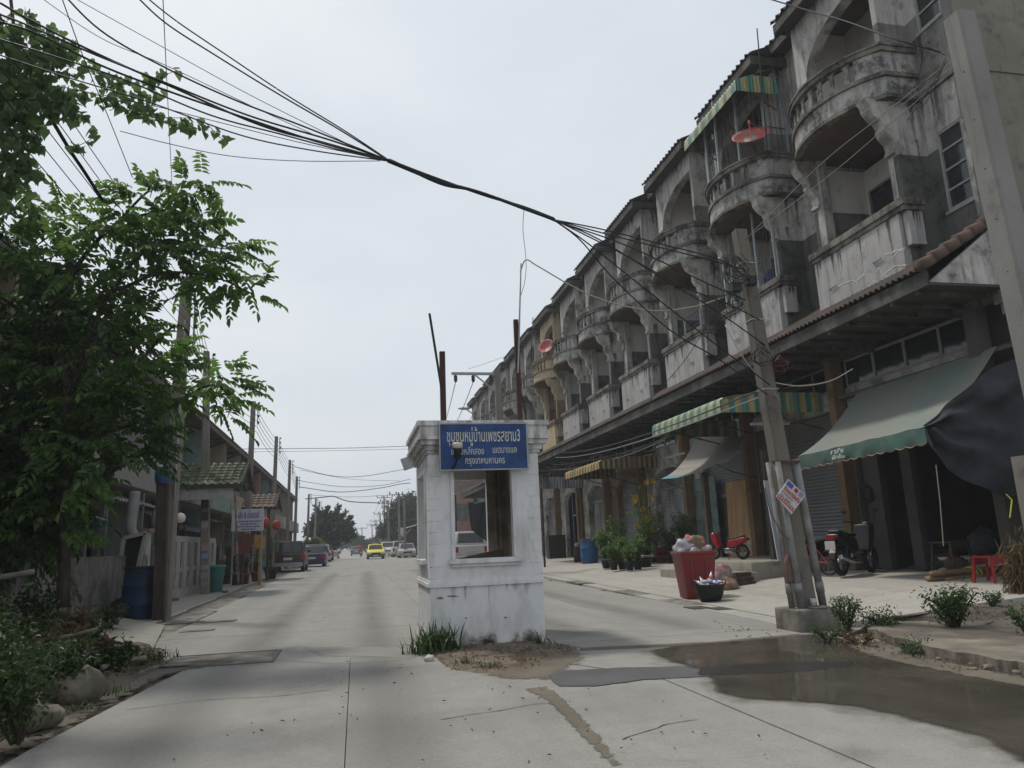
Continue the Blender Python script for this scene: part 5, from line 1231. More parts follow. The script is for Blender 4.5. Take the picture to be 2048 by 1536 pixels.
def motorbike(label, p, rot, col, col2, seat_bag=False, basket=False, grp=None, scale=1.0):
    """step-through motorcycle, front towards +Y"""
    t = thing('motorcycle', label, 'motorcycle', p, rot, grp); t.scale = (scale,) * 3
    wheel(t, (0, .62, .28), .28, .085); wheel(t, (0, -.60, .28), .28, .10)
    b = B(); b.tube(smoothpath([(0, .50, .92), (0, .42, .62), (0, .30, .40), (0, .0, .34), (0, -.30, .48)], 4), .05, 8); b.tube([(0, -.30, .48), (0, -.62, .70)], .04, 6)
    for s in (-1, 1): b.tube([(s * .09, .48, .86), (s * .09, .62, .28)], .022, 6); b.tube([(s * .11, -.60, .28), (s * .11, -.45, .66)], .025, 6); b.tube([(s * .10, -.60, .28), (s * .08, -.15, .32)], .025, 6)
    b.build('frame', m_blk, t)
    b = B(); pr = [(.62, .86), (.58, .98), (.42, .96), (.36, .62), (.26, .44), (.36, .40), (.50, .55)]
    b.prism(pr, 'x', -.17, .17); put('leg_shield', bevel(b.mesh('leg_shield', col), .04), t)
    b = B(); pr = [(-.02, .48), (-.10, .70), (-.36, .74), (-.80, .80), (-.84, .70), (-.55, .52), (-.2, .42)]; b.prism(pr, 'x', -.13, .13); put('rear_body', bevel(b.mesh('rear_body', col), .035), t)
    b = B(); pr = [(-.06, .72), (-.05, .78), (-.36, .80), (-.72, .87), (-.74, .80), (-.36, .735)]; b.prism(pr, 'x', -.12, .12); put('seat', bevel(b.mesh('seat', m_blk), .03), t)
    b = B(); b.box(-.07, .07, -.25, .12, .22, .42); put('engine', bevel(b.mesh('engine', m_chrome), .02), t)
    b = B(); b.tube([(.13, .0, .24), (.14, -.4, .26), (.15, -.85, .36)], [.025, .04, .045], 8); b.build('exhaust', m_chrome, t)
    hb = B().tube(smoothpath([(-.34, .34, 1.02), (-.2, .44, 1.0), (0, .50, .96), (.2, .44, 1.0), (.34, .34, 1.02)], 4), .014, 6).build('handlebar', m_blk, t)
    b = B(); b.lathe([(.0, -.05), (.07, -.03), (.085, .03), (.0, .06)], 12, M=Matrix.Translation((0, .58, .92)) @ Matrix.Rotation(R(-80), 4, 'X')); b.build('head_lamp', m_head, t, True)
    for s in (-1, 1):
        b = B(); b.tube([(s * .26, .40, 1.0), (s * .31, .42, 1.18)], .007, 4); b.ball((s * .32, .42, 1.22), (.065, .02, .045), 8, 6); b.build('mirror', m_blk, t)
    b = B(); pr = []; n = 8
    for i in range(n + 1): a_ = R(10 + 150 * i / n); pr.append((-.60 + .33 * math.cos(a_) * -1, .28 + .33 * math.sin(a_)))
    b.prism(pr + [(y * .98 - .008, z - .02) for y, z in reversed(pr)], 'x', -.06, .06); b.build('mudguard', col2, t)
    b = B(); b.box(-.10, .10, -.93, -.92, .50, .66); b.build('number_plate', m_platew, t)
    b = B(); b.box(-.08, .08, -.88, -.83, .68, .76); b.build('tail_lamp', m_tail, t)
    b = B(); b.bar((-.05, -.05, .25), (-.22, -.12, .0), .02); b.build('side_stand', m_blk, t)
    return t
# rider far down the street: motorcycle and person
mp_ = G(722, 1110); pr_ = Vector((1.1, 103, 0))
motorbike('small motorcycle ridden away down the middle of the far street', pr_, 0, paint('mbred', (.20, .02, .02)), m_blk)
V = [(0, -.25, .84), (0, -.22, 1.05), (0, -.16, 1.3), (0, -.12, 1.42), (0, -.10, 1.55), (0, -.09, 1.66), (-.2, -.15, 1.33), (-.3, .05, 1.12), (-.3, .30, 1.04), (.2, -.15, 1.33), (.3, .05, 1.12), (.3, .30, 1.04), (-.11, -.22, .84), (-.17, .16, .74), (-.14, .08, .36), (-.14, .18, .32), (.11, -.22, .84), (.17, .16, .74), (.14, .08, .36), (.14, .18, .32)]
E_ = [(0,1),(1,2),(2,3),(3,4),(4,5),(2,6),(6,7),(7,8),(2,9),(9,10),(10,11),(0,12),(12,13),(13,14),(14,15),(0,16),(16,17),(17,18),(18,19)]
Rr = [.14,.15,.17,.07,.10,.09,.065,.05,.04,.065,.05,.04,.09,.075,.05,.045,.09,.075,.05,.045]
per = skin('person', V, E_, Rr, mat('red_shirt', (.32, .03, .03), .8, .2, 6), None, pr_); tag(per, 'rider in a red shirt on the motorcycle far down the street', 'person')
# ================================================================ VEGETATION
class Leaves:
    """collects many folded leaf blades (two quads each) with numpy"""
    def __init__(s): s.V = []; s.n = 0; s.H = []
    def blades(s, base, d, nrm, ln, wd, fold=.25, heart=False):
        base, d, nrm = (np.asarray(a, float) for a in (base, d, nrm))
        d = d / (np.linalg.norm(d, axis=1, keepdims=True) + 1e-9)
        sd = np.cross(d, nrm); sd /= (np.linalg.norm(sd, axis=1, keepdims=True) + 1e-9); n2 = np.cross(sd, d)
        ln = np.asarray(ln).reshape(-1, 1); wd = np.asarray(wd).reshape(-1, 1)
        a, c = (.18, .62) if not heart else (.10, .48)
        wa, wc = (.38, .46) if not heart else (.52, .50)
        up = n2 * wd * fold; dr = -n2 * ln * .10
        P = [base, base + d * ln * a + sd * wd * wa + up, base + d * ln * c + sd * wd * wc + up + dr * .5, base + d * ln + dr * 2,
             base + d * ln * c - sd * wd * wc + up + dr * .5, base + d * ln * a - sd * wd * wa + up]
        s.V.append(np.stack(P, 1)); s.n += len(base)
    def hearts(s, base, d, nrm, ln, wd):
        base, d, nrm = (np.asarray(a, float) for a in (base, d, nrm)); d = d / np.linalg.norm(d, axis=1, keepdims=True)
        sd = np.cross(d, nrm); sd /= (np.linalg.norm(sd, axis=1, keepdims=True) + 1e-9); n2 = np.cross(sd, d); ln = np.asarray(ln).reshape(-1, 1); wd = np.asarray(wd).reshape(-1, 1)
        prof = [(0, 0, 0), (-.13, .16, .02), (-.06, .40, .06), (.22, .54, .08), (.52, .38, .05), (.80, .14, 0), (1.05, 0, -.12)]
        P = [base + d * ln * u + sd * wd * v + n2 * ln * h for u, v, h in prof] + [base + d * ln * u - sd * wd * v + n2 * ln * h for u, v, h in prof[5:0:-1]]
        s.H.append(np.stack(P, 1))
    def mesh(s, name, m, extra=None):
        if s.H:
            V = np.concatenate(s.H); k = len(V); fs = []
            for i in range(k): o = 12 * i; fs += [(o, o + 1, o + 2, o + 3), (o, o + 3, o + 4, o + 5, o + 6), (o, o + 6, o + 7, o + 8, o + 9), (o, o + 9, o + 10, o + 11)]
            me = bpy.data.meshes.new(name); me.from_pydata(V.reshape(-1, 3).tolist(), [], fs); me.materials.append(m); return me
        V = np.concatenate(s.V).reshape(-1, 3) if s.V else np.zeros((0, 3)); k = len(V) // 6
        F = (np.arange(k)[:, None] * 6 + np.array([[0, 1, 2, 3], [0, 3, 4, 5]]).reshape(1, 8)).reshape(-1, 4)
        me = bpy.data.meshes.new(name); me.vertices.add(len(V)); me.vertices.foreach_set('co', V.ravel())
        me.loops.add(F.size); me.loops.foreach_set('vertex_index', F.ravel()); me.polygons.add(len(F))
        me.polygons.foreach_set('loop_start', np.arange(len(F)) * 4); me.polygons.foreach_set('loop_total', np.full(len(F), 4))
        me.materials.append(m); me.update(calc_edges=True); me.validate(); return me
def unit(n):
    v = rng.normal(size=(n, 3)); return v / np.linalg.norm(v, axis=1, keepdims=True)
def fronds(L_, base, d, length, pairs, ll, lw, droop=.22):
    """pinnate leaves: rachis from base along d, paired leaflets hanging a little"""
    base = np.asarray(base, float); d = np.asarray(d, float); d /= np.linalg.norm(d, axis=1, keepdims=True) + 1e-9
    up = np.tile([0, 0, 1.0], (len(base), 1)); sd = np.cross(d, up); sd /= np.linalg.norm(sd, axis=1, keepdims=True) + 1e-9
    roll = rng.normal(0, .45, (len(base), 1)); n2 = np.cross(sd, d); sd = sd * np.cos(roll) + n2 * np.sin(roll); n2 = np.cross(sd, d)
    length = np.asarray(length).reshape(-1, 1)
    for i in range(pairs):
        t = (i + 1.2) / (pairs + .6); p = base + d * length * t - np.array([0, 0, 1]) * length * droop * t * t
        k = math.sin(math.pi * (.18 + .74 * t)) ** .5
        for s in (-1, 1):
            dd = sd * s + d * .55 - up * (.38 + rng.normal(0, .14, (len(base), 1)))
            L_.blades(p + rng.normal(0, .004, p.shape), dd, n2 + up * .4 + rng.normal(0, .25, p.shape), length[:, 0] * 0 + ll * k * rng.uniform(.8, 1.15, len(base)), lw * k * rng.uniform(.85, 1.1, len(base)))
    p = base + d * length - np.array([0, 0, 1]) * length * droop
    L_.blades(p, d - up * .5, n2 + up * .3, np.full(len(base), ll), np.full(len(base), lw))
m_leaf = leafmat('leaf_tree', (.024, .058, .016), (.12, .22, .044), .46)
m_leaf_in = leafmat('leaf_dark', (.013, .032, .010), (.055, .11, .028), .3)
m_leaf_vine = leafmat('leaf_vine', (.04, .078, .026), (.13, .21, .07), .5)
m_leaf_shrub = leafmat('leaf_shrub', (.022, .046, .016), (.09, .145, .042), .35)
m_leaf_pot = leafmat('leaf_potplant', (.038, .08, .024), (.15, .24, .06), .4)
m_grass = leafmat('grass_blade', (.018, .042, .015), (.06, .10, .03), .3)
m_dry = leafmat('dry_leaf', (.06, .035, .018), (.19, .125, .06), .2, .8)
m_far = leafmat('leaf_far', (.012, .026, .012), (.04, .075, .028), .2)
m_bark = mat('bark', (.055, .045, .034), .9, .35, 6, (.03, .026, .02), .5, 4, (4, 4, .8))

# ---- the big pinnate-leaved tree on the left verge
tt = thing('leafy_tree', 'big leafy tree with feathery compound leaves on the left verge', 'tree', (0, 0, 0))
TY = 10.2
def tp(px, py, dy=0): return AY(px, py, TY + dy)
limbs = [  # (pixel polyline, depth offsets, radii)
 ([(128, 1215), (130, 1050), (133, 880), (128, 740), (120, 640), (150, 540), (230, 450), (330, 420)], [0, 0, 0, 0, .1, .2, .2, .1], .075),
 ([(130, 790), (170, 720), (210, 600), (260, 570), (330, 545), (430, 555), (505, 588)], [0, -.1, -.2, -.2, -.3, -.4, -.4], .040),
 ([(210, 600), (270, 520), (330, 480), (390, 490), (470, 500)], [-.2, -.1, 0, .1, .2], .03),
 ([(150, 540), (110, 480), (70, 420), (20, 330)], [.2, .3, .5, .6], .04),
 ([(128, 740), (60, 640), (-20, 580), (-80, 540)], [0, .2, .4, .5], .04),
 ([(133, 880), (220, 800), (300, 700), (360, 650), (400, 720)], [0, .2, .5, .7, .8], .035),
 ([(133, 880), (230, 860), (330, 820), (420, 770), (470, 800)], [0, .3, .8, 1.0, 1.2], .035),
 ([(130, 980), (230, 940), (300, 900), (350, 880)], [0, -.2, -.4, -.5], .03),
 ([(130, 980), (50, 900), (-10, 860)], [0, .2, .3], .03),
 ([(128, 740), (190, 690), (260, 690), (310, 720)], [0, -.3, -.5, -.5], .025),
 ([(230, 450), (300, 380), (350, 370), (410, 372)], [.2, .2, .1, 0], .02),
 ([(330, 420), (400, 450), (440, 470)], [.1, 0, -.1], .018)]
tb = B(); anchor = []
for pl, dy, r0_ in limbs:
    P = smoothpath([tp(x, y, d) for (x, y), d in zip(pl, dy)], 6); k = len(P); tb.tube(P, [r0_ * (1 - .8 * i / (k - 1)) for i in range(k)], 7)
    for i, q in enumerate(P):
        if i > k * .35: anchor.append((q, (P[min(i + 1, k - 1)] - P[max(i - 1, 0)]).normalized()))
tb.build('trunk', m_bark, tt, True)
LF, LD = Leaves(), Leaves(); tw = B()
def spray(L_, center, r, n, ln=(.34, .56), ll=.135, lw=.066, pairs=7, out=None, bias=.4):
    """twigs with pinnate leaves radiating about a point"""
    c = np.array(center); u = unit(n); u[:, 2] = u[:, 2] * .6 + .12
    base = c + u * rng.uniform(.05, 1, (n, 1)) ** .6 * r * np.array([1, .8, .7])
    d = u * 1.0 + rng.normal(0, .35, (n, 3)) + (np.array(out) * bias if out is not None else 0); d[:, 2] -= .1
    fronds(L_, base, d, rng.uniform(*ln, n), pairs, ll, lw)
# silhouettes of the foliage as seen: (x, y, radius in photo pixels, depth offset, number)
CL = [(365, 375, 30, 0, 10), (405, 362, 22, 0, 7), (300, 395, 38, .1, 12), (245, 420, 40, .2, 12), (330, 440, 45, 0, 18), (400, 440, 25, 0, 8), (200, 470, 50, .3, 18), (265, 480, 50, 0, 18), (345, 500, 45, 0, 16), (420, 500, 28, -.1, 9), (455, 492, 24, -.1, 7),
      (470, 565, 25, -.4, 9), (505, 585, 20, -.4, 6), (430, 575, 28, -.3, 9), (385, 555, 30, -.2, 8), (440, 530, 25, 0, 7), (120, 440, 50, .5, 16), (60, 400, 50, .6, 14), (20, 430, 45, .7, 12), (110, 520, 60, .2, 22), (180, 550, 55, 0, 20), (50, 520, 60, .4, 22), (270, 560, 35, -.1, 9),
      (60, 620, 70, .3, 26), (150, 640, 70, 0, 26), (225, 640, 50, -.2, 16), (250, 610, 28, -.3, 6), (290, 640, 34, .6, 10), (300, 700, 42, .4, 16), (325, 730, 30, .6, 8), (220, 720, 60, 0, 24), (100, 730, 75, .3, 30), (20, 700, 60, .4, 22), (40, 800, 70, .4, 26),
      (170, 800, 70, 0, 28), (270, 790, 60, .2, 26), (318, 795, 45, .6, 16), (420, 760, 38, .9, 15), (440, 800, 36, 1.0, 14), (425, 725, 24, .8, 7), (460, 770, 24, 1.1, 7), (265, 865, 50, .3, 18), (240, 880, 65, -.1, 28), (150, 900, 70, 0, 26), (60, 900, 70, .2, 26), (225, 920, 48, -.4, 15), (150, 955, 50, -.3, 16), (110, 980, 60, 0, 20), (70, 990, 65, .2, 22), (110, 1030, 40, .1, 12), (90, 1065, 48, 0, 14), (30, 1085, 55, .1, 18), (455, 835, 18, 1.1, 4)]
for (x, y, r_, dy, n) in CL:
    c = tp(x, y, dy); rr = r_ / FPX * c.y * 1.02
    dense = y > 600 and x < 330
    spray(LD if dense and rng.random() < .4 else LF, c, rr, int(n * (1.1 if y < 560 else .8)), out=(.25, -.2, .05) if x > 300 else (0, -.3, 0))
    a, ad = min(anchor, key=lambda q: (q[0] - c).length); mid_ = a.lerp(c, .5) + Vector((0, 0, .05))
    if (a - c).length > .12: tw.tube(smoothpath([a, mid_, c], 3), [.012, .011, .010, .009, .007, .006, .005], 5)
# hidden inner mass
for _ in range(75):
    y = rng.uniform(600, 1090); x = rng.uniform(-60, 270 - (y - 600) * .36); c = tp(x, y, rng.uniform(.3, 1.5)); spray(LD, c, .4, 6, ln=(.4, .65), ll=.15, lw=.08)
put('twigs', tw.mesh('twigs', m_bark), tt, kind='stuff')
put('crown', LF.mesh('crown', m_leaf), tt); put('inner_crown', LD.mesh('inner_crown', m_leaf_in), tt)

# ---- vine with heart-shaped leaves, climbing over the wires top left
vt = thing('climbing_vine', 'climbing vine with heart shaped leaves trailing along the overhead wires', 'vine', (0, 0, 0))
LV = Leaves(); vb = B(); VY = 8.2
def hearts(pts, n, spread, size):
    P = smoothpath(pts, 10); idx = rng.integers(0, len(P), n); p = np.array([P[i] for i in idx]) + rng.normal(0, spread, (n, 3))
    d = rng.normal(0, .5, (n, 3)); d[:, 2] -= .9; nn = rng.normal(0, .5, (n, 3)); nn[:, 1] -= 1
    LV.hearts(p, d, nn, rng.uniform(.7, 1.2, n) * size, rng.uniform(.75, 1.1, n) * size * .95); return P
for pl, n, sp_ in (([(60, 60), (150, 120), (230, 175), (320, 200)], 55, .05), ([(150, 180), (230, 200), (300, 225), (410, 262)], 60, .045), ([(100, 120), (190, 150), (260, 165), (320, 165)], 45, .05), ([(120, 200), (190, 262), (160, 290), (140, 295)], 22, .03), ([(300, 160), (330, 150), (355, 140)], 8, .02), ([(330, 235), (400, 240), (440, 275), (455, 280)], 12, .02), ([(200, 200), (240, 215), (310, 240), (390, 265)], 30, .03)):
    P = hearts([AY(x, y, VY) for x, y in pl], n, sp_, .095); vb.tube(P[::2], .004, 4)
for (x, y, r_, n) in ((40, 60, 50, 60), (20, 130, 80, 190), (90, 160, 60, 120), (40, 220, 70, 170), (110, 90, 45, 60), (-20, 200, 90, 200), (130, 215, 40, 60), (20, 310, 50, 80), (60, 340, 30, 30), (-30, 60, 60, 80), (15, 380, 45, 60), (65, 285, 18, 18)):
    c = np.array(AY(x, y, VY)); rr = r_ / FPX * VY; p = c + unit(n) * rng.uniform(0, 1, (n, 1)) ** .45 * rr * np.array([1, .7, 1]); d = rng.normal(0, .5, (n, 3)); d[:, 2] -= .8; nn = rng.normal(0, .6, (n, 3)); nn[:, 1] -= .8
    LV.hearts(p, d, nn, rng.uniform(.065, .125, n), rng.uniform(.06, .12, n))
for pl in ([(20, -20), (30, 120), (10, 300), (-20, 500), (-60, 900), (-70, 1200)], [(-30, 100), (60, 200), (120, 220)], [(-20, 200), (20, 330), (60, 350)]):
    vb.tube(smoothpath([AY(x, y, VY + .15) for x, y in pl], 6), .018, 6)
vb.build('stem', m_bark, vt); put('foliage', LV.mesh('foliage', m_leaf_vine), vt)

# ---- shrubs, weeds and grass
def shrub(label, p, r, h, n, m, ll=.07, lw=.03, category='shrub', name='shrub', grp=None, stems=7, up=.5, heart=False, sq=.55):
    t = thing(name, label, category, p, 0, grp); Lq = Leaves(); sb = B()
    tips = []
    for i in range(stems):
        a = rng.uniform(0, 6.28); q = Vector((r * .8 * math.cos(a) * rng.uniform(.2, 1), r * .8 * math.sin(a) * rng.uniform(.2, 1), h * rng.uniform(.6, 1))); mid_ = q * .5 + Vector((rng.normal(0, .05) * r, rng.normal(0, .05) * r, h * .12))
        P = smoothpath([Vector((q.x * .12, q.y * .12, -.02)), mid_, q], 4); sb.tube(P, [.010] * (len(P) - 1) + [.004], 4); tips += P[2:]
    idx = rng.integers(0, len(tips), n); b0 = np.array([tips[i] for i in idx]) + unit(n) * rng.uniform(0, 1, (n, 1)) * r * .34
    b0[:, 2] = np.abs(b0[:, 2]) + .01
    d = unit(n) + np.array([0, 0, up * .5]) + b0 * np.array([1, 1, 0]) / max(r, .01) * .5
    Lq.blades(b0, d, unit(n) + np.array([0, 0, 1.1]), rng.uniform(.7, 1.3, n) * ll, rng.uniform(.7, 1.3, n) * lw, .2, heart)
    sb.build('stems', m_bark, t); put('foliage', Lq.mesh('foliage', m), t); return t
def tuft(label, p, r, h, n, m=None, name='grass_tuft', grp=None):
    b0 = np.zeros((n, 3)); b0[:, :2] = rng.normal(0, r * .25, (n, 2)); a = rng.uniform(0, 6.28, n)
    lean = rng.uniform(.15, 1.25, n); ln = rng.uniform(.55, 1.05, n) * h; K = 5; V = []; Fc = []
    for i in range(n):
        dr = np.array([math.cos(a[i]), math.sin(a[i]), 0]); sd = np.array([-dr[1], dr[0], 0]); o = len(V); wd = h * .028 * rng.uniform(.7, 1.3)
        for k in range(K):
            t = k / (K - 1); c = b0[i] + dr * ln[i] * lean[i] * t ** 1.6 * .8 + np.array([0, 0, ln[i] * (t - lean[i] * .52 * t * t)]); ww = wd * (1 - t) ** .6 + .001
            V += [tuple(c - sd * ww), tuple(c + sd * ww)]
        Fc += [(o + 2*k, o + 2*k + 1, o + 2*k + 3, o + 2*k + 2) for k in range(K - 1)]
    b = B(); b.add(V, Fc); o = b.build(name, m or m_grass, None, loc=p); return tag(o, label, 'grass tuft', grp)
tuft('large dark grass tuft at the left front corner of the booth', G(874, 1300, .02), .42, .40, 170)
tuft('second spreading grass clump against the left booth corner', G(846, 1306, .0), .42, .26, 90)
tuft('small grass tuft at the right front corner of the booth', G(1080, 1286, .02), .08, .20, 22)
tuft('thin grass sprouting at the front of the booth base', G(982, 1288, .02), .06, .13, 10)
tuft('short green grass patch in the soil bed, left', G(930, 1326, .02), .20, .09, 60, leafmat('grass_short', (.03, .06, .015), (.09, .13, .035)))
tuft('yellowish grass patch in the soil bed, centre', G(975, 1335, .02), .22, .08, 70, MATS['grass_short'])
tuft('dry grass patch in the soil bed, right', G(1050, 1322, .02), .24, .07, 70, m_dry)
def litter(name, label, outline, n, size, m, z=.015, cat='litter'):
    P = [G(x, y) for x, y in outline]; xs = [p.x for p in P]; ys = [p.y for p in P]; pts = []
    def inside(x, y):
        c = False; j = len(P) - 1
        for i in range(len(P)):
            if (P[i].y > y) != (P[j].y > y) and x < (P[j].x - P[i].x) * (y - P[i].y) / (P[j].y - P[i].y) + P[i].x: c = not c
            j = i
        return c
    while len(pts) < n:
        x, y = rng.uniform(min(xs), max(xs)), rng.uniform(min(ys), max(ys))
        if inside(x, y): pts.append((x, y, z + rng.uniform(0, .02)))
    Lq = Leaves(); d = unit(n); d[:, 2] *= .25; nn = unit(n) * .5 + np.array([0, 0, 1]); Lq.blades(pts, d, nn, rng.uniform(.6, 1.3, n) * size, rng.uniform(.5, 1, n) * size * .5, .3)
    return put(name, Lq.mesh(name, m), None, kind='stuff')
litter('fallen_leaves', '', [(850, 1300), (900, 1348), (1020, 1352), (1100, 1330), (1150, 1302), (1090, 1280), (1000, 1285)], 420, .04, m_dry, .03)
litter('fallen_leaves', '', [(215, 1310), (300, 1305), (335, 1325), (300, 1350), (210, 1395), (160, 1420), (150, 1340)], 420, .055, m_dry, .09)
litter('fallen_leaves', '', [(1400, 1240), (1700, 1290), (1760, 1300), (1650, 1310), (1500, 1290)], 40, .04, m_dry, .012)
litter('scattered_debris', '', [(300, 1536), (700, 1320), (1500, 1420), (1700, 1536)], 60, .03, mat('dark_litter', (.05, .045, .04), .9, .4, 8), .004)
litter('scattered_debris', '', [(560, 1180), (700, 1130), (820, 1230), (500, 1290)], 30, .035, MATS['dark_litter'], .004)
# left verge weeds
m_leaf_weed = leafmat('leaf_weed', (.014, .032, .010), (.06, .10, .028), .28)
LW = [((40, 1480), .50, .50, 420, 'lowest leafy weed bush at the bottom left corner'), ((120, 1400), .48, .46, 420, 'broad weed bush spilling toward the road at the lower left'), ((20, 1380), .6, .75, 520, 'tall weed bush at the left edge of the verge'), ((230, 1345), .34, .26, 260, 'low weed clump beside the fallen branch on the verge'),
      ((60, 1310), .6, .8, 520, 'tall leafy weed bush below the big tree'), ((180, 1290), .4, .42, 320, 'weed bush at the foot of the big tree'), ((215, 1262), .35, .35, 260, 'small weed bush against the concrete ramp'), ((-40, 1440), .6, .6, 380, 'weed bush at the far left of the verge'), ((-30, 1290), .8, 1.0, 520, 'dense tall weeds behind the verge at far left'), ((95, 1255), .5, .8, 420, 'leafy sucker growth round the tree base')]
for i, ((x, y), r_, h_, n, lab) in enumerate(LW):
    shrub(lab, G(x, y, .05), r_, h_, int(n * 2.8), m_leaf_weed, .05, .026, 'weed', 'weed_bush')
for (x, y), r_, h_, n, lab in (((315, 1318), .35, .15, 110, 'long grass at the tip of the left verge'), ((290, 1330), .3, .12, 90, 'grass at the road side edge of the verge tip'), ((215, 1390), .25, .12, 60, 'sparse grass on the verge beside the stones'), ((160, 1420), .2, .1, 45, 'short grass by the lower stones of the verge')):
    tuft(lab, G(x, y, .04), r_, h_, n)
for (x, y), r_, h_, lab in (((150, 1310), .3, .55, 'brown dead brush leaning over the pale boulder'), ((195, 1345), .22, .3, 'low brown dead brush at the verge edge beside the grey boulder'), ((60, 1370), .3, .5, 'brown dead stalks between the lower weed bushes'), ((100, 1240), .3, .8, 'brown withered plant among the left weeds'), ((130, 1330), .25, .45, 'reddish brown withered plant beside the stones'), ((30, 1270), .3, .7, 'brown withered stalks at the left edge')):
    shrub(lab, G(x, y, .05), r_, h_, 150, m_dry, .10, .045, 'dead plant', 'withered_plant', stems=9)
def rock(label, p, r, seed, m=None, name='stone'):
    b = B(); b.ball((0, 0, r * .4), (r, r * .8, r * .65), 12, 8); out = []
    for v in b.v: k = 1 + .3 * vnoise(v[0] * 2.2 / r + seed, v[1] * 2.2 / r, v[2] * 2.2 / r); out.append((v[0] * k, v[1] * k, v[2] * k))
    b.v = out; return tag(b.build(name, m or mat('stone', (.19, .165, .14), .9, .25, 6, (.09, .085, .06), .4, 4), None, True, loc=p), label, 'stone')
rock('pale pinkish boulder behind the fallen branch on the verge', G(110, 1335, .06), .22, 1); rock('grey boulder nearer the road on the left verge', G(150, 1400, .04), .24, 4); rock('small stone at the lower verge edge', G(50, 1455, .04), .16, 8); rock('white stone by the grass tuft at the booth', G(858, 1322), .055, 2, mat('pale_stone', (.42, .41, .38), .9, .15, 9)); rock('second small stone on the lower verge', G(90, 1450, .03), .13, 12)
for pl, r_, lab in (([(-30, 1160), (30, 1150), (68, 1143)], .035, 'bare branch stub poking out of the weeds at left'), ([(20, 1285), (120, 1275), (195, 1258)], .022, 'long bare grey branch lying across the left weeds'), ([(60, 1335), (110, 1320)], .016, 'dark stick above the pale boulder'), ([(205, 1335), (250, 1322), (292, 1316)], .03, 'broken branch lying at the verge edge')):
    P = [AY(x, y, 9.2) for x, y in pl] if 'across' in lab or 'stub' in lab else [G(x, y, .12) for x, y in pl]
    b = B(); b.tube(smoothpath(P, 5), r_, 6); tag(b.build('fallen_branch', mat('grey_branch', (.17, .155, .135), .9, .3, 7), None, True), lab, 'branch')
b = B(); a = AY(80, 1040, 9.7); b.tube([G(62, 1235), a], .035, 7); tag(b.build('garden_post', m_wood), 'thin upright grey post in the weeds left of the tree trunk', 'post')
# right verge shrubs
shrub('leafy weed growing against the pole base block', G(1695, 1262, .05), .26, .36, 700, m_leaf_shrub, .038, .016, 'weed', 'weed_bush', stems=14)
shrub('low weed right of the pole base weed', G(1765, 1258, .05), .42, .17, 620, m_leaf_shrub, .036, .016, 'weed', 'weed_bush')
shrub('small weed below the pole base block', G(1655, 1282, .02), .30, .14, 380, m_leaf_shrub, .034, .015, 'weed', 'weed_bush')
shrub('large weed bush on the bare soil at the right', G(1910, 1255, .10), .46, .40, 1500, m_leaf_shrub, .042, .016, 'weed', 'weed_bush', stems=20)
shrub('small weed behind the large one on the bare soil', G(1985, 1212, .15), .24, .15, 300, m_leaf_shrub, .036, .016, 'weed', 'weed_bush')
shrub('weed at the right edge of the bare soil', G(2055, 1265, .12), .26, .26, 420, m_leaf_shrub, .04, .016, 'weed', 'weed_bush')
tuft('thin grass at the broken edge of the right pavement', G(1815, 1308), .15, .12, 35)
litter('soil_grit', '', [(1850, 1200), (2048, 1180), (2100, 1290), (1900, 1262)], 500, .03, mat('grit', (.20, .18, .155), .9, .4, 8), .14)
shrub('sparse trailing weed along the broken kerb edge', G(1830, 1312, .0), .30, .10, 260, m_leaf_shrub, .03, .013, 'weed', 'weed_bush')
shrub('dry brown weed between the pole base and the right pavement', G(1720, 1290, .0), .34, .12, 260, m_dry, .035, .014, 'weed', 'weed_bush')
litter('fallen_leaves', '', [(1640, 1275), (1780, 1270), (1960, 1340), (1940, 1356), (1800, 1320), (1690, 1310)], 260, .035, m_dry, .02)
litter('scattered_debris', '', [(1840, 1200), (2060, 1170), (2120, 1290), (1880, 1262)], 160, .045, MATS['dark_litter'], .14)
# plants before the shops, in pots
def gp(px, py, z): return G(px, py, z)
SH = [((1213, 1137), .17, .42, 1.35, 560, 'bushy green potted shrub at the left of the shop plants'), ((1245, 1139), .16, .42, .95, 480, 'low bushy plant in front of the shop plant group'), ((1276, 1139), .16, .42, 1.0, 480, 'round leafy plant in the middle of the shop plants'), ((1238, 1131), .18, .6, 1.95, 420, 'tall leafy plant with a bent stem behind the low ones'),
      ((1312, 1129), .2, .6, 1.9, 420, 'grey green shrub behind the black pots'), ((1374, 1134), .2, .55, 1.75, 760, 'dark glossy plant nearest the red bin'), ((1345, 1131), .18, .5, 1.35, 420, 'small leafy shrub left of the dark glossy plant'), ((1228, 1140), .15, .35, .75, 360, 'lowest bushy plant at the front left of the shop plants'), ((1260, 1141), .15, .35, .7, 360, 'lowest bushy plant at the front middle of the shop plants'), ((1292, 1132), .15, .5, 1.3, 420, 'feathery plant between the middle and the flowering shrub')]
for (x, y), pr2, r_, h_, n, lab in SH:
    p = gp(x, y, .19); pot(p, pr2, .28, m_blackpot, 'black pot under the ' + lab.split(' in the')[0].split(' with')[0], grp='pots before the shops')
    shrub(lab, p + Vector((0, 0, .25)), r_, h_ - .25, int(n * 1.3), m_leaf_in if 'dark' in lab else m_leaf_pot, .11, .045, 'plant', 'potted_plant', stems=12)
ft = thing('flowering_shrub', 'tall thin shrub with yellow trumpet flowers before the ochre column', 'shrub', gp(1300, 1132, .19)); fb = B(); Lq = Leaves(); fo = gp(1300, 1132, .19)
FL = [(1292, 966), (1306, 962), (1270, 995), (1268, 1003), (1300, 996), (1284, 1018), (1297, 1036), (1293, 1040), (1272, 1052), (1303, 1060), (1288, 1035)]
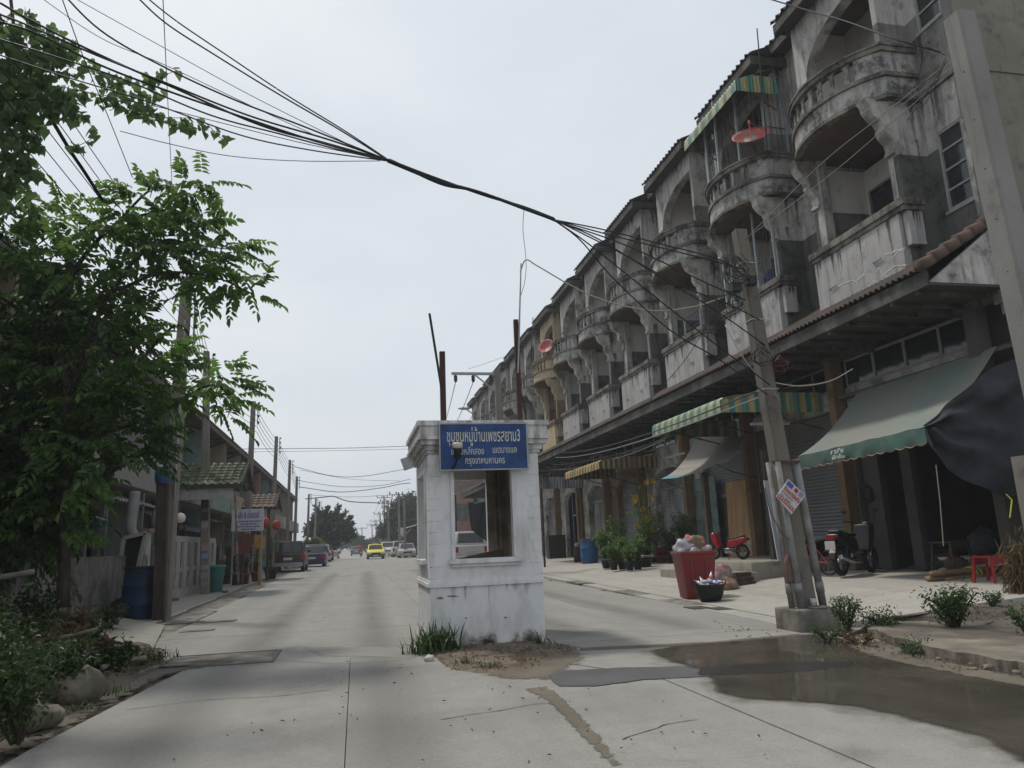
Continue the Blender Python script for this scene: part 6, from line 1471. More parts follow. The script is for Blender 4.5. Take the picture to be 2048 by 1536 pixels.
for i, (x, y) in enumerate(FL):
    q = AY(x, y, fo.y) - fo; fb.tube(smoothpath([Vector((0, 0, 0)), Vector((q.x * .3, 0, q.z * .5)), q], 5), .012, 5)
    n = 80; tt_ = rng.uniform(.35, 1, (n, 1)); base = np.array(q) * tt_ * np.array([1, 1, 1]) + rng.normal(0, .15, (n, 3)); Lq.blades(base, unit(n) + np.array([0, 0, -.2]), unit(n) + np.array([0, 0, 1]), rng.uniform(.07, .13, n), rng.uniform(.025, .045, n))
fb.build('stems', m_bark, ft); put('foliage', Lq.mesh('foliage', m_leaf_pot), ft); m_yel = mat('yellow_petal', (.60, .38, .015), .6, .15, 9)
for i, (x, y) in enumerate(FL):
    q = AY(x, y, fo.y) - fo; b = B(); M = Matrix.Translation(q) @ Matrix.Rotation(R(70 + 20 * (i % 3)), 4, 'X') @ Matrix.Rotation(i, 4, 'Z')
    b.lathe([(.015, -.09), (.03, -.02), (.075, .03), (.10, .035)], 6, M=M, cap=False); b.lathe([(.012, -.095), (.028, -.02), (.07, .028)], 6, M=M, cap=False); b.build('flower', m_yel, ft)
for p, r_ in PLANT_AT:
    pass
for i, (p, r_) in enumerate(PLANT_AT): shrub('%s plant in %s' % (('small leafy', 'spreading', 'sparse', 'upright', 'bushy')[i], ('the clay pot by the teal bin', 'the squat clay pot under the table', 'the clay pot at the table leg', 'the pot beside the big planter', 'the big dark planter by the estate car')[i]), p, r_, r_ * (1.6 if i < 4 else 2.6), 190, m_leaf_in if i < 4 else m_leaf_shrub, .09, .04, 'plant', 'potted_plant')

# ---- distant trees
def far_tree(label, trunk, blobs, m, n, size, name='roadside_tree', spikes=()):
    t = thing(name, label, 'tree', trunk, 0); Lq = Leaves(); o = np.array(trunk); b = B(); c0 = Vector(blobs[0][:3]) - Vector(trunk)
    b.tube(smoothpath([Vector((0, 0, -.1)), Vector((c0.x * .3, 0, c0.z * .5)), c0], 5), [.22 - .012 * i for i in range(11)], 8)
    for (x, y, z, r_) in blobs[1:]: q = Vector((x, y, z)) - Vector(trunk); b.tube([c0 * .7, q], [.08, .03], 6)
    b.build('trunk', m_bark, t, True)
    tot = sum(bl[3] ** 2 for bl in blobs)
    for (x, y, z, r_) in blobs:
        k = int(n * r_ * r_ / tot); kc = max(4, k // 26); cc = unit(kc) * rng.uniform(.55, 1.0, (kc, 1)) * r_ * np.array([1, 1, .8]); ii = rng.integers(0, kc, k)
        p = np.array([x, y, z]) - o + cc[ii] + rng.normal(0, .17 * r_, (k, 3)); p[:, 2] = np.maximum(p[:, 2], .5)
        d = unit(k); d[:, 2] -= .25; Lq.blades(p, d, unit(k) + np.array([0, 0, 1.2]), rng.uniform(.6, 1.3, k) * size, rng.uniform(.6, 1.2, k) * size * .5)
    for (a, c_) in spikes:
        a, c_ = np.array(a) - o, np.array(c_) - o; k = 90; tt_ = rng.uniform(0, 1, (k, 1)); p = a + (c_ - a) * tt_ + rng.normal(0, .16, (k, 3)) * (1.2 - tt_ * .6); d = (c_ - a) / np.linalg.norm(c_ - a) + rng.normal(0, .5, (k, 3)); Lq.blades(p, d, unit(k) + np.array([0, 0, 1]), np.full(k, size), np.full(k, size * .45))
    put('crown', Lq.mesh('crown', m), t); return t
def A3(x, y, Y, r_px): p = AY(x, y, Y); return (p.x, p.y, p.z, r_px / FPX * Y)
Yd = 86
far_tree('dark spreading tree overhanging the left cars down the street', (-4.4, Yd, 0), [A3(655, 1055, Yd, 26), A3(630, 1060, Yd + 1, 18), A3(680, 1058, Yd - 1, 20), A3(690, 1070, Yd - 1, 16), A3(660, 1078, Yd, 22), A3(640, 1040, Yd, 16), A3(668, 1036, Yd, 14)], m_far, 9000, .42,
         spikes=[(AY(664, 1040, Yd), AY(678, 1013, Yd)), (AY(672, 1045, Yd), AY(691, 1024, Yd)), (AY(685, 1050, Yd), AY(702, 1034, Yd)), (AY(650, 1036, Yd), AY(655, 1016, Yd)), (AY(690, 1056, Yd), AY(704, 1047, Yd)), (AY(640, 1035, Yd), AY(632, 1016, Yd))])
Yr = 105
far_tree('big rounded tree behind the far right poles', (7.6, Yr, 0), [A3(808, 1015, Yr, 24), A3(792, 1030, Yr, 20), A3(825, 1010, Yr + 1, 26), A3(785, 1050, Yr, 16), A3(800, 1050, Yr, 20), A3(770, 1062, Yr + 2, 14), A3(822, 1040, Yr, 22)], m_far, 10000, .48)
far_tree('hazy tree at the left of the street end', (0, 150, 0), [A3(718, 1083, 150, 12), A3(708, 1075, 150, 9), A3(728, 1088, 150, 9)], m_far, 1800, .6)
far_tree('hazy low tree in the middle of the street end', (5, 170, 0), [A3(742, 1088, 170, 9), A3(752, 1084, 170, 9), A3(733, 1092, 170, 8)], m_far, 1500, .7)
far_tree('dark tree just right of the street end', (9, 150, 0), [A3(770, 1070, 150, 14), A3(762, 1080, 150, 12), A3(782, 1080, 150, 12)], m_far, 2200, .6)
far_tree('low bushy tree before the dark spreading one on the left', (-5.2, 70, 0), [A3(628, 1085, 70, 9), A3(640, 1088, 70, 8), A3(615, 1086, 70, 8)], m_leaf_pot, 1200, .3)
far_tree('round treetop far behind the left end of the street', (-3, 190, 0), [A3(690, 1085, 190, 12), A3(700, 1088, 190, 10), A3(680, 1088, 190, 10)], m_far, 1500, .7)
# ================================================================ RIGHT POLES, CROSSARMS, CABLES
# leaning concrete pole with strapped conduits and its base block
b0 = G(1612, 1214, .26); PY = b0.y; t0 = AY(1478, 462, PY + .05)
pr = pole('leaning concrete pole carrying a red and white notice in front of the shops', b0, t0, .225, .165, None, None, weathered('pole_brown', (.15, .135, .115), (.055, .05, .042), .4, .5))
pdir = (t0 - b0).normalized()
def onpole(f, dx=0, dy=0): return b0 + (t0 - b0) * f + Vector((dx, dy, 0))
fs_ = (AY(1575, 925, PY).z - b0.z) / (t0.z - b0.z)
b = B(); b.bar(onpole(fs_, -.20, -.14), onpole(fs_, .19, -.14), .04, .025); b.v = [tuple(Vector(v) - b0) for v in b.v]; b.build('strap', m_rust, pr)
for dx, dy, r_, ff in ((-.215, -.07, .035, 1.0), (-.135, -.14, .046, 1.0), (.17, -.08, .048, 1.02)):
    b = B(); b.tube([onpole(.0, dx * 1.1, dy), onpole(fs_ * ff, dx, dy)], r_, 10); b.tube([onpole(.035, dx * 1.1, dy), onpole(.06, dx * 1.1, dy)], r_ * 1.12, 10); b.v = [tuple(Vector(v) - b0) for v in b.v]; b.build('conduit', mat('conduit_grey', (.235, .235, .235), .6, .15, 4, (.15, .13, .115), .35, 3), pr, True)
for f in (.55, .74, .9): b = B(); c = onpole(f); w_ = .235 - .05 * f; b.box(c.x - w_ / 2, c.x + w_ / 2, c.y - w_ / 2, c.y + w_ / 2, c.z, c.z + .015); b.v = [tuple(Vector(v) - b0) for v in b.v]; b.build('strap', m_metal, pr)
for i in range(9): # foot bolts holes
    pass
b = B(); b.box(b0.x - .30, b0.x + .27, b0.y - .30, b0.y + .24, -.05, .262); blk = put('concrete_block', bevel(b.mesh('concrete_block', m_drain), .025, 2)); tag(blk, 'square concrete block round the foot of the leaning pole', 'block')
p = Vector((b0.x + .03, b0.y - .20, .263)); b = B(); b.lathe([(.0, 0), (.11, .0), (.13, .02), (.12, .02), (0, .01)], 14); tag(b.build('offering_plate', m_trim, None, True, loc=p), 'white plate lying on the pole base block', 'plate')
b = B(); b.lathe([(.03, 0), (.042, .09), (.038, .09), (.028, .01)], 12); tag(b.build('drinking_glass', mat('clear_cup', (.42, .44, .44), .15, .05), None, True, loc=p + Vector((-.03, .03, .02))), 'clear cup standing on the plate at the pole base', 'cup')
# notice: a square board hung by its corner
nt_ = thing('notice_board', 'red and white square notice hung diagonally on the leaning pole', 'notice', (0, 0, 0))
NY = PY - .24; K = [AY(1577, 958, NY), AY(1611, 991, NY), AY(1583, 1029, NY), AY(1553, 993, NY)]
b = B(); b.add([*K, *[k + Vector((0, .012, 0)) for k in K]], [(3,2,1,0),(4,5,6,7),(0,1,5,4),(1,2,6,5),(2,3,7,6),(3,0,4,7)]); b.build('panel', mat('notice_white', (.48, .48, .49), .5, .06, 6), nt_)
U = K[1] - K[0]; Vv = K[3] - K[0]
def npt(u, v, e=.003): p = K[0] + U * u + Vv * v; return Vector((p.x, NY - e, p.z))
def nrect(u0, u1, v0, v1, m, nm='print', e=.003): b = B(); b.add([npt(u0, v1, e), npt(u1, v1, e), npt(u1, v0, e), npt(u0, v0, e)], [(0, 1, 2, 3)]); return b.build(nm, m, nt_)
m_nred = mat('print_red', (.40, .02, .025), .5, .1); m_nblu = mat('print_blue', (.06, .08, .28), .5, .1)
nrect(.04, .36, .05, .26, m_nblu); b = B(); b.add([npt(.55 + .10 * math.cos(a_), .15 + .10 * math.sin(a_), .003) for a_ in np.linspace(0, 6.28, 15)[:-1]], [tuple(range(13, -1, -1))]); b.build('print', m_nred, nt_); nrect(.70, .95, .05, .09, m_nblu); nrect(.70, .95, .13, .16, m_nblu); nrect(.70, .9, .2, .23, m_nblu)
ang = math.atan2(U.z, U.x); Wn, Hn = U.length, Vv.length
def ntext(s_, u0, v1, w_, h_, m, bold): text(s_, 'lettering', m, Matrix.Translation(npt(u0, v1, .004)) @ Matrix.Rotation(-ang, 4, 'Y') @ Matrix.Rotation(R(90), 4, 'X'), w_ * Wn, h_ * Hn, nt_, bold=bold)
ntext('รับเหมาต่อเติม', .06, .52, .88, .24, m_nred, .03); ntext('บ้านคุณภาพ', .06, .68, .62, .13, m_nred, .02); ntext('โทร', .06, .80, .2, .09, m_nblu, .02); ntext('ติดต่อ', .35, .80, .3, .09, mat('print_dark', (.05, .05, .05), .6), .02)
nrect(.0, 1.0, .83, .98, m_nred)
for u in np.arange(.05, .9, .12): nrect(u, u + .07, .87, .94, MATS['notice_white'], 'print', .005)
# blank white board strapped behind the pole
K2 = [AY(1528, 961, PY + .16), AY(1556, 960, PY + .16), AY(1582, 1121, PY + .16), AY(1557, 1122, PY + .16)]
b = B(); b.add([*K2, *[k + Vector((0, .02, 0)) for k in K2]], [(3,2,1,0),(4,5,6,7),(0,1,5,4),(1,2,6,5),(2,3,7,6),(3,0,4,7)]); tag(b.build('blank_board', mat('board_white', (.50, .53, .58), .5, .05, 3)), 'blank bluish white board fixed behind the leaning pole', 'board')
p = AY(1578, 1128, PY - .12); b = B(); b.tube(smoothpath([p + Vector((0, 0, .12)), p + Vector((-.04, -.02, 0)), p + Vector((.0, 0, -.22)), p + Vector((.05, 0, -.1))], 4), [.020, .028, .03, .032, .03, .028, .03, .032, .03, .026, .022, .02, .016], 6); tag(b.build('hanging_rag', mat('rag', (.16, .10, .075), .9, .4, 9), None, True), 'faded rag tied round the conduits on the leaning pole', 'rag')

# big plain pole at the right edge
a, c = AY(1918, 34, 6.3), AY(2090, 790, 6.3); foot = c + (c - a) * (c.z / (a.z - c.z))
pr2 = pole('thick pale concrete pole running up the right edge of the view', foot, a, .31, .245, None, None, weathered('pole_pale', (.215, .212, .20), (.10, .098, .088), .35, .45))
for i in range(14):
    f = .38 + .6 * i / 14; q = foot.lerp(a, f); w_ = (.31 + (.245 - .31) * f) / 2
    if i % 2: b = B(); b.lathe([(.011, 0), (.011, .004)], 8, M=Matrix.Translation(q + Vector((.05, -w_ * .8 + .002, 0)) - foot) @ Matrix.Rotation(R(90), 4, 'X'))
    else: b = B(); b.lathe([(.011, 0), (.011, .004)], 8, M=Matrix.Translation(q + Vector((-w_ + .002, -.02, 0)) - foot) @ Matrix.Rotation(R(-90), 4, 'Y'))
    b.build('bolt_hole', m_blk, pr2)
h = AY(1895, 108, 6.15); b = B(); b.box(h.x - .03, h.x + .10, 6.05, 6.12, h.z - .03, h.z + .03).box(h.x - .02, h.x + .08, 6.0, 6.05, h.z - .14, h.z - .10)
b.tube(smoothpath([h + Vector((-.02, -.1, .02)), h + Vector((-.09, -.12, 0)), h + Vector((-.03, -.12, -.05))], 4), .012, 6); b.build('cable_clamp', m_metal, pr2)
# plain dark box set upright against the end wall
p = AY(1988, 322, 10.1); b = B(); b.box(p.x, p.x + .16, 10.13, 10.248, 2.5, p.z); tag(b.build('dark_wall_strip', mat('strip_dark', (.075, .075, .07), .8, .3, 3)), 'square dark strip running up the bare end wall', 'drain pipe')  # only a plain dark box, though categorised as a drain pipe
# poles behind the booth and down the right side
def crossarm(root, base, z, x0, x1, y=0, n=3, drop=True):
    b = B(); b.bar((x0, y, z), (x1, y, z), .10, .10); b.bar((x0 * .55, y, z), (0, y, z - .9), .05); b.build('crossarm', m_metal, root); out = []
    for i in range(n):
        x = x0 + (x1 * .0 - x0) * (.08 + .36 * i) if n == 3 else x0 + (x1 - x0) * i / (n - 1)
        b = B(); s_ = -1 if drop else 1
        b.lathe([(.03, 0), (.075, s_ * .06), (.075, s_ * .11), (.06, s_ * .13), (.075, s_ * .16), (.06, s_ * .27), (.03, s_ * .30)], 10, c=(x, y, z + s_ * .05)); b.build('insulator', m_ins, root, True); out.append(Vector((x, y, z + s_ * .33)))
    return out
PBY = 29.0; pt = AY(994, 742, PBY); fo = Vector((pt.x + .12, PBY, 0))
pb_ = pole('concrete pole with a steel crossarm rising behind the booth roof', fo, pt, .34, .24, None, 'concrete poles along the right side'); x0 = AY(903, 745, PBY).x - fo.x
HV0 = [fo + q for q in crossarm(pb_, fo, pt.z - .12, x0, .1)]
lh = AY(921, 817, 40); lb = AY(946, 828, 40); b = B(); t = thing('street_lamp', 'street lamp head on a slanting arm seen above the booth roof', 'street lamp', (lb.x + 1.3, 40, 0))
o = Vector(t.location); b.tube([Vector((0, 0, -.1)), Vector((0, 0, lb.z - 1.2))], .07, 8); b.tube([Vector((0, 0, lb.z - 1.3)), lb - o, lh - o + Vector((.3, 0, -.03))], .035, 6); b.build('post', m_metal, t)
b = B(); q = lh - o; b.ball((q.x + .2, q.y, q.z), (.36, .13, .08), 12, 6); b.build('lamp_head', mat('lamp_grey', (.34, .35, .36), .5, .1), t, True)
FARP = [((797, 985), 88, 'far right pole before the rounded tree'), ((776, 1000), 104, 'second far right pole with paired insulators'), ((768, 992), 112, 'third far right pole with paired insulators'), ((752, 1040), 150, 'far right pole with a wide crossarm'), ((744, 1048), 175, 'thin pole at the street end with a crossarm'), ((714, 1060), 170, 'thin dark pole left of the street end'), ((724, 1055), 190, 'pale pole at the middle of the street end'), ((760, 1025), 130, 'far right pole beside the hazy trees'), ((808, 1000), 80, 'slim pole in front of the low sheds')]
HV = HV0
for i, ((x, y), Y, lab) in enumerate(FARP):
    tp_ = AY(x, y, Y); f_ = Vector((tp_.x + .1, Y, 0)); t = pole(lab, f_, tp_, .3, .2, None, 'concrete poles along the right side')
    if i not in (5, 8): crossarm(t, f_, tp_.z - .25, -1.1, 1.1, 0, 4, False); 
    if i in (1, 2, 3): crossarm(t, f_, tp_.z - 1.1, -.9, .9, 0, 3 + 1, False)

# cables
m_cab = mat('cable_black', (.012, .012, .013), .55, .1, 9); m_cabg = mat('cable_grey', (.16, .165, .17), .6, .1, 9); m_caby = mat('cable_beige', (.30, .28, .22), .6, .1, 9)
def cable(label, pts, r, m=None, grp=None, name='overhead_cable', n=8, k=5, cat='cable'):
    b = B(); b.tube(smoothpath(pts, n), r, k); return tag(b.build(name, m or m_cab, None, True), label, cat, grp)
def sagline(p, q, s, k=6): p, q = Vector(p), Vector(q); return [p.lerp(q, i / k) - Vector((0, 0, 4 * s * (i / k) * (1 - i / k))) for i in range(k + 1)]
def C(*pp): return [AY(x, y, Y) for x, y, Y in pp]
# the bundle from the leaning pole over the street, then fanning out to the left
GB = 'black cables fanning out from the bundle over the street'
for i, pts in enumerate(([(775, 322, 8.3), (870, 360, 8.35), (960, 385, 8.4), (1050, 418, 8.45), (1110, 440, 8.5)], [(778, 319, 8.32), (880, 367, 8.36), (950, 382, 8.41), (1060, 420, 8.46), (1112, 442, 8.5)], [(772, 318, 8.28), (860, 352, 8.34), (970, 391, 8.42), (1045, 413, 8.45), (1108, 437, 8.5)])):
    cable(['lowest thick black cable of the tight bundle over the street', 'middle thick black cable of the tight bundle over the street', 'top thick black cable of the tight bundle over the street'][i], C(*pts), (.024 - .003 * i) * .85, None, 'tight cable bundle over the street')
FAN = [[(-60, 30), (60, 62), (200, 130), (330, 180), (520, 246), (640, 285), (775, 321)], [(-60, 10), (30, 40), (180, 105), (330, 165), (500, 232), (660, 280), (775, 320)], [(-60, -30), (60, 40), (200, 110), (340, 172), (520, 250), (650, 286), (775, 321)], [(100, -40), (200, 60), (330, 135), (470, 200), (600, 250), (700, 290), (775, 320)],
       [(260, -20), (330, 45), (430, 110), (560, 190), (680, 260), (775, 320)], [(275, -20), (350, 40), (450, 108), (570, 188), (690, 262), (776, 319)], [(-60, 60), (100, 110), (250, 160), (420, 230), (560, 268), (680, 300), (775, 322)], [(-60, 90), (120, 150), (300, 205), (480, 270), (620, 300), (775, 322)]]
FLAB = ['cable running from the bundle to the vine, lowest of three side by side', 'cable running from the bundle to the vine, middle of three side by side', 'cable running from the bundle to the vine, topmost of three side by side', 'single cable between the vine group and the steep pair', 'left cable of the steep pair leaving the top of the view', 'right cable of the steep pair leaving the top of the view', 'cable of the bundle carrying the upper vine shoots', 'cable of the bundle carrying the middle vine shoots']
for i, pl in enumerate(FAN): k = len(pl) - 1; cable(FLAB[i], C(*[(x, y, 7.5 + .8 * (j / k) + .03 * (i % 3)) for j, (x, y) in enumerate(pl)]), [.012, .011, .013, .010, .009, .008, .009, .008][i], None, GB)
THIN = [[(60, -20), (200, 75), (330, 130), (520, 220), (640, 275)], [(120, -20), (300, 80), (500, 190), (700, 290)], [(130, 175), (300, 210), (420, 240), (600, 285), (760, 318)], [(240, 262), (340, 288), (460, 312), (600, 322), (760, 322)]]
for i, pl in enumerate(THIN): cable(['faint thin line above the cable fan, upper', 'faint thin line above the cable fan, lower', 'thin line just under the cable fan through the vine shoots', 'slack thin line hanging lowest under the cable fan'][i], C(*[(x, y, 7.7 + .12 * j) for j, (x, y) in enumerate(pl)]), .0045, m_cabg if i < 2 else m_cab, 'thin lines near the cable fan')
GR = 'black cables from the bundle down to the leaning pole'
RF = [[(1110, 440), (1220, 470), (1340, 500), (1420, 520), (1490, 540)], [(1110, 440), (1200, 480), (1330, 560), (1430, 620), (1530, 690)], [(1110, 441), (1180, 490), (1280, 570), (1420, 680), (1540, 770)], [(1112, 441), (1230, 500), (1360, 570), (1460, 610), (1520, 640)], [(1110, 440), (1210, 460), (1330, 490), (1440, 520), (1500, 560)], [(1108, 440), (1160, 480), (1230, 560), (1340, 660), (1440, 720), (1535, 790)], [(1112, 442), (1250, 490), (1400, 560), (1490, 600)]]
RL = ['topmost cable from the bundle knot to the leaning pole', 'cable from the knot reaching the middle of the leaning pole', 'cable from the knot crossing the third balcony parapet', 'cable from the knot meeting the pole at the red coils', 'second cable from the knot to the pole tangle', 'steepest cable from the knot, lowest at the pole', 'cable from the knot under the topmost two']
for i, pl in enumerate(RF): k = len(pl) - 1; cable(RL[i], C(*[(x, y, 8.5 + .15 * j / k - .02 * i) for j, (x, y) in enumerate(pl)]), .009, None, GR)
cable('slack beige cable looping from the antenna pole to the leaning pole', C((1040, 545, 9.6), (1052, 520, 9.5), (1080, 535, 9.4), (1180, 590, 9.1), (1290, 620, 8.9), (1380, 615, 8.8), (1450, 594, 8.7)), .009, m_caby)
cable('thin wire dropping from the bundle to the antenna pole top', C((1048, 415, 8.45), (1046, 460, 8.9), (1052, 520, 9.5), (1050, 560, 9.55), (1042, 590, 9.6)), .004, m_cab)
# from the right edge pole
cable('black cable from the right edge pole up over the near roof', C((1880, 104, 6.15), (1790, 78, 6.5), (1690, 42, 7.2), (1600, 16, 7.9), (1480, -20, 8.8)), .010, None)
for i, (a_, c_) in enumerate((((1890, 130), (1640, 330)), ((1895, 150), (1660, 350)), ((1898, 140), (1790, 220)))):
    k = [(a_[0] + (c_[0] - a_[0]) * t_, a_[1] + (c_[1] - a_[1]) * t_) for t_ in (0, .5, 1)]; ext = [(1490, 480)] if i < 2 else []
    cable(['upper thin grey line from the right edge pole to the leaning pole', 'lower thin grey line from the right edge pole to the leaning pole', 'short grey line by the near upper balcony'][i], C(*[(x, y, 6.2 + .8 * j) for j, (x, y) in enumerate(k + ext)]), .005, m_cabg, 'thin lines at the right edge pole')
for i, pl in enumerate(([(1890, 110), (1850, 95), (1842, 130), (1830, 170), (1780, 210)], [(1892, 115), (1870, 150), (1800, 190)], [(1895, 120), (1860, 175), (1815, 240)], [(1890, 125), (1875, 160), (1855, 200), (1830, 220)])): cable('curly black wire end tangled at the top of the right edge pole', C(*[(x, y, 6.1 + .12 * j) for j, (x, y) in enumerate(pl)]), .0045, None, 'curly wire ends on the right edge pole', 'wire_end')
# tangle and coils on the leaning pole
def loops(label, c, r_, n, seed, grp, m=None, rr=.0042):
    g_ = np.random.default_rng(seed)
    for i in range(n):
        a0 = g_.uniform(0, 6.28); rx, rz = r_ * g_.uniform(.5, 1.1), r_ * g_.uniform(.5, 1.2); off = Vector(g_.normal(0, r_ * .3, 3)); pts = []
        for k in range(9): a_ = a0 + k * .75; pts.append(Vector(c) + off + Vector((rx * math.cos(a_), .06 * math.sin(2 * a_) - .05, rz * math.sin(a_))))
        cable(label, pts, rr, m, grp, 'cable_coil', 4, 5)
c = AY(1472, 545, PY - .15); loops('loose loop of black cable in the tangle beside the leaning pole top', c, .17, 13, 3, 'tangled cable loops at the pole top'); c = AY(1462, 600, PY - .15); loops('loose loop of black cable in the tangle beside the leaning pole top', c, .13, 8, 5, 'tangled cable loops at the pole top')
c = AY(1515, 715, PY - .15); loops('coil of black cable hung on the middle of the leaning pole', c, .13, 4, 8, 'coils on the middle of the leaning pole', None, .007); c = AY(1555, 735, PY - .15); loops('coil of dark red cable hung on the right of the leaning pole', c, .09, 4, 9, 'red coils on the leaning pole', mat('cable_red', (.09, .03, .025), .6), .008)
for (x, y) in ((1500, 562), (1470, 575)):
    p = AY(x, y, PY - .14); b = B(); b.box(p.x - .07, p.x + .07, p.y - .06, p.y + .05, p.z - .06, p.z + .06); b.build('splice_box', m_blk); tag([o for o in SC.objects if o.name.startswith('splice_box')][-1], {1500: 'dark splice box on the leaning pole above the tangle', 1470: 'dark splice box hanging left in the cable tangle'}[x], 'splice box')
cable('beige cable drooping from the leaning pole to the green awning', C((1545, 765, PY), (1600, 772, 9.1), (1660, 762, 9.6), (1705, 738, 10.2)), .009, m_caby)
cable('pale cable running steeply beside the leaning pole', C((1450, 650, 9.3), (1490, 720, 9.0), (1560, 800, PY - .12)), .007, m_caby)
cable('black wire slanting from the leaning pole down over the blank board', C((1530, 975, PY), (1540, 1020, PY - .05), (1560, 1060, PY - .1), (1578, 1080, PY - .2)), .005, None)
cable('stay wire from the third balcony down to the pole', C((1420, 640, 12), (1370, 720, 12.5), (1300, 800, 13)), .006, m_cab)
for i, ((xa, ya), (xb, yb), cl) in enumerate((((1120, 905), (1545, 770), 0), ((1110, 915), (1545, 785), 1), ((1105, 930), (1400, 850), 0), ((1100, 940), (1330, 880), 1), ((1150, 935), (1480, 800), 0))):
    p, q = AX(xa, ya, 9.2 + .15 * i), AX(xb, yb, 9.0 + .12 * i) if i not in (0, 1) else AY(xb, yb, PY + .1); cable('dusty cable strung under the eaves of the tiled canopy, number of %s' % 'five', sagline(p, q, .25), .014, m_cab if cl == 0 else m_cabg, 'dusty cables under the canopy eaves')
for o in SC.objects:
    pass
# power lines along the left poles and beyond, plus lines crossing the street far away
GL = 'power lines along the left poles'
tops = [Vector((-3.9, -8, 7.3))] + [Vector((p.x, p.y, p.z)) for p in [PA[1]] + LP[1:6]]
for j in range(5):
    for i, (a_, c_) in enumerate(zip(tops[:-1], tops[1:])):
        dz = -.35 - .22 * j - (.1 if i == 0 else 0); dx = .16
        cable(['topmost', 'second', 'middle', 'fourth', 'lowest'][j] + ' power line ' + ['from overhead to the tall pole behind the tree', 'between the tall pole and the poster covered pole', 'between the poster covered pole and the shop sign pole', 'between the shop sign pole and the lantern pole', 'between the lantern pole and the next one beyond', 'on the last stretch before the far left poles'][i], sagline(a_ + Vector((dx, 0, dz)), c_ + Vector((dx, 0, dz)), .12 + .03 * j), .007 if i < 2 else .011, None, GL, 'power_line', 3, 4)
for j in range(4): cable('black line passing behind the big tree below the power lines', sagline(Vector((-4.5 - .08 * j, -6, 6.4 - .25 * j)), Vector((-4.3, 24.6, 6.0 - .2 * j)), .2), .011, None, 'black lines behind the big tree', 'power_line', 3, 4)
cable('thick black service cable slanting down from the vine to the tree', C((95, 225, 8.2), (140, 300, 8.8), (170, 345, 9.2), (205, 400, 9.6)), .022, None)
cable('thin line dropping almost straight through the sky to the tall left pole', C((325, -20, 7.0), (333, 150, 9), (342, 330, 12), (352, 520, 15.5)), .005, m_cab); cable('thin slanting line left of the straight one, running into the tree', C((118, -20, 6.5), (165, 110, 7.4), (215, 230, 8.4), (265, 355, 9.6)), .005, m_cab)
for i, (pl, Y, r_) in enumerate((([(470, 898), (600, 897), (700, 896), (822, 892)], 31, .012), ([(480, 904), (640, 902), (822, 898)], 31.4, .008), ([(585, 932), (660, 951), (720, 953), (790, 942), (822, 935)], 53, .02), ([(590, 960), (680, 973), (760, 971), (822, 958)], 58, .02), ([(600, 974), (680, 984), (760, 976), (800, 968), (822, 966)], 60, .03), ([(610, 998), (650, 994), (668, 993), (700, 1003), (760, 1006)], 74, .045), ([(600, 940), (700, 958), (800, 962)], 60, .014), ([(620, 990), (700, 994), (780, 990)], 76, .02))):
    cable(['upper of two level lines crossing the street above the dark red car', 'lower of two level lines crossing the street', 'sagging line crossing the street with a bird like knot', 'second sagging line crossing farther down the street', 'third sagging line crossing down the street', 'thick humped cable crossing far down the street', 'faint line crossing between the sagging ones', 'faint farthest line crossing the street'][i], C(*[(x, y, Y) for x, y in pl]), r_, m_cabg if i != 5 else m_cab, 'lines crossing the far street', 'crossing_line')
for i, p in enumerate(HV0):
    q = AY((880, 897, 915)[i], 868, 60); cable(['left', 'middle', 'right'][i] + ' high voltage line of three running down from the crossarm behind the booth', sagline(p, q, .3), .016, m_cab, 'high voltage lines behind the booth', 'power_line')
cable('faint line from the crossarm up to the shophouse roofs', C((937, 738, 29), (990, 720, 33), (1040, 700, 36)), .008, m_cabg)
tj = [AY(*FARP[k][0], FARP[k][1]) for k in (0, 1, 3, 4)]
for j in range(3):
    for a_, c_ in zip(tj[:-1], tj[1:]): cable(['right', 'middle', 'left'][j] + ' power line of three ' + ['on the first stretch of far right poles', 'on the middle stretch of far right poles', 'on the last stretch of far right poles'][tj.index(a_)], sagline(a_ + Vector((-.6 * j, 0, -.15)), c_ + Vector((-.6 * j, 0, -.15)), .5), .018, m_cabg, 'power lines along the far right poles', 'power_line', 3, 4)
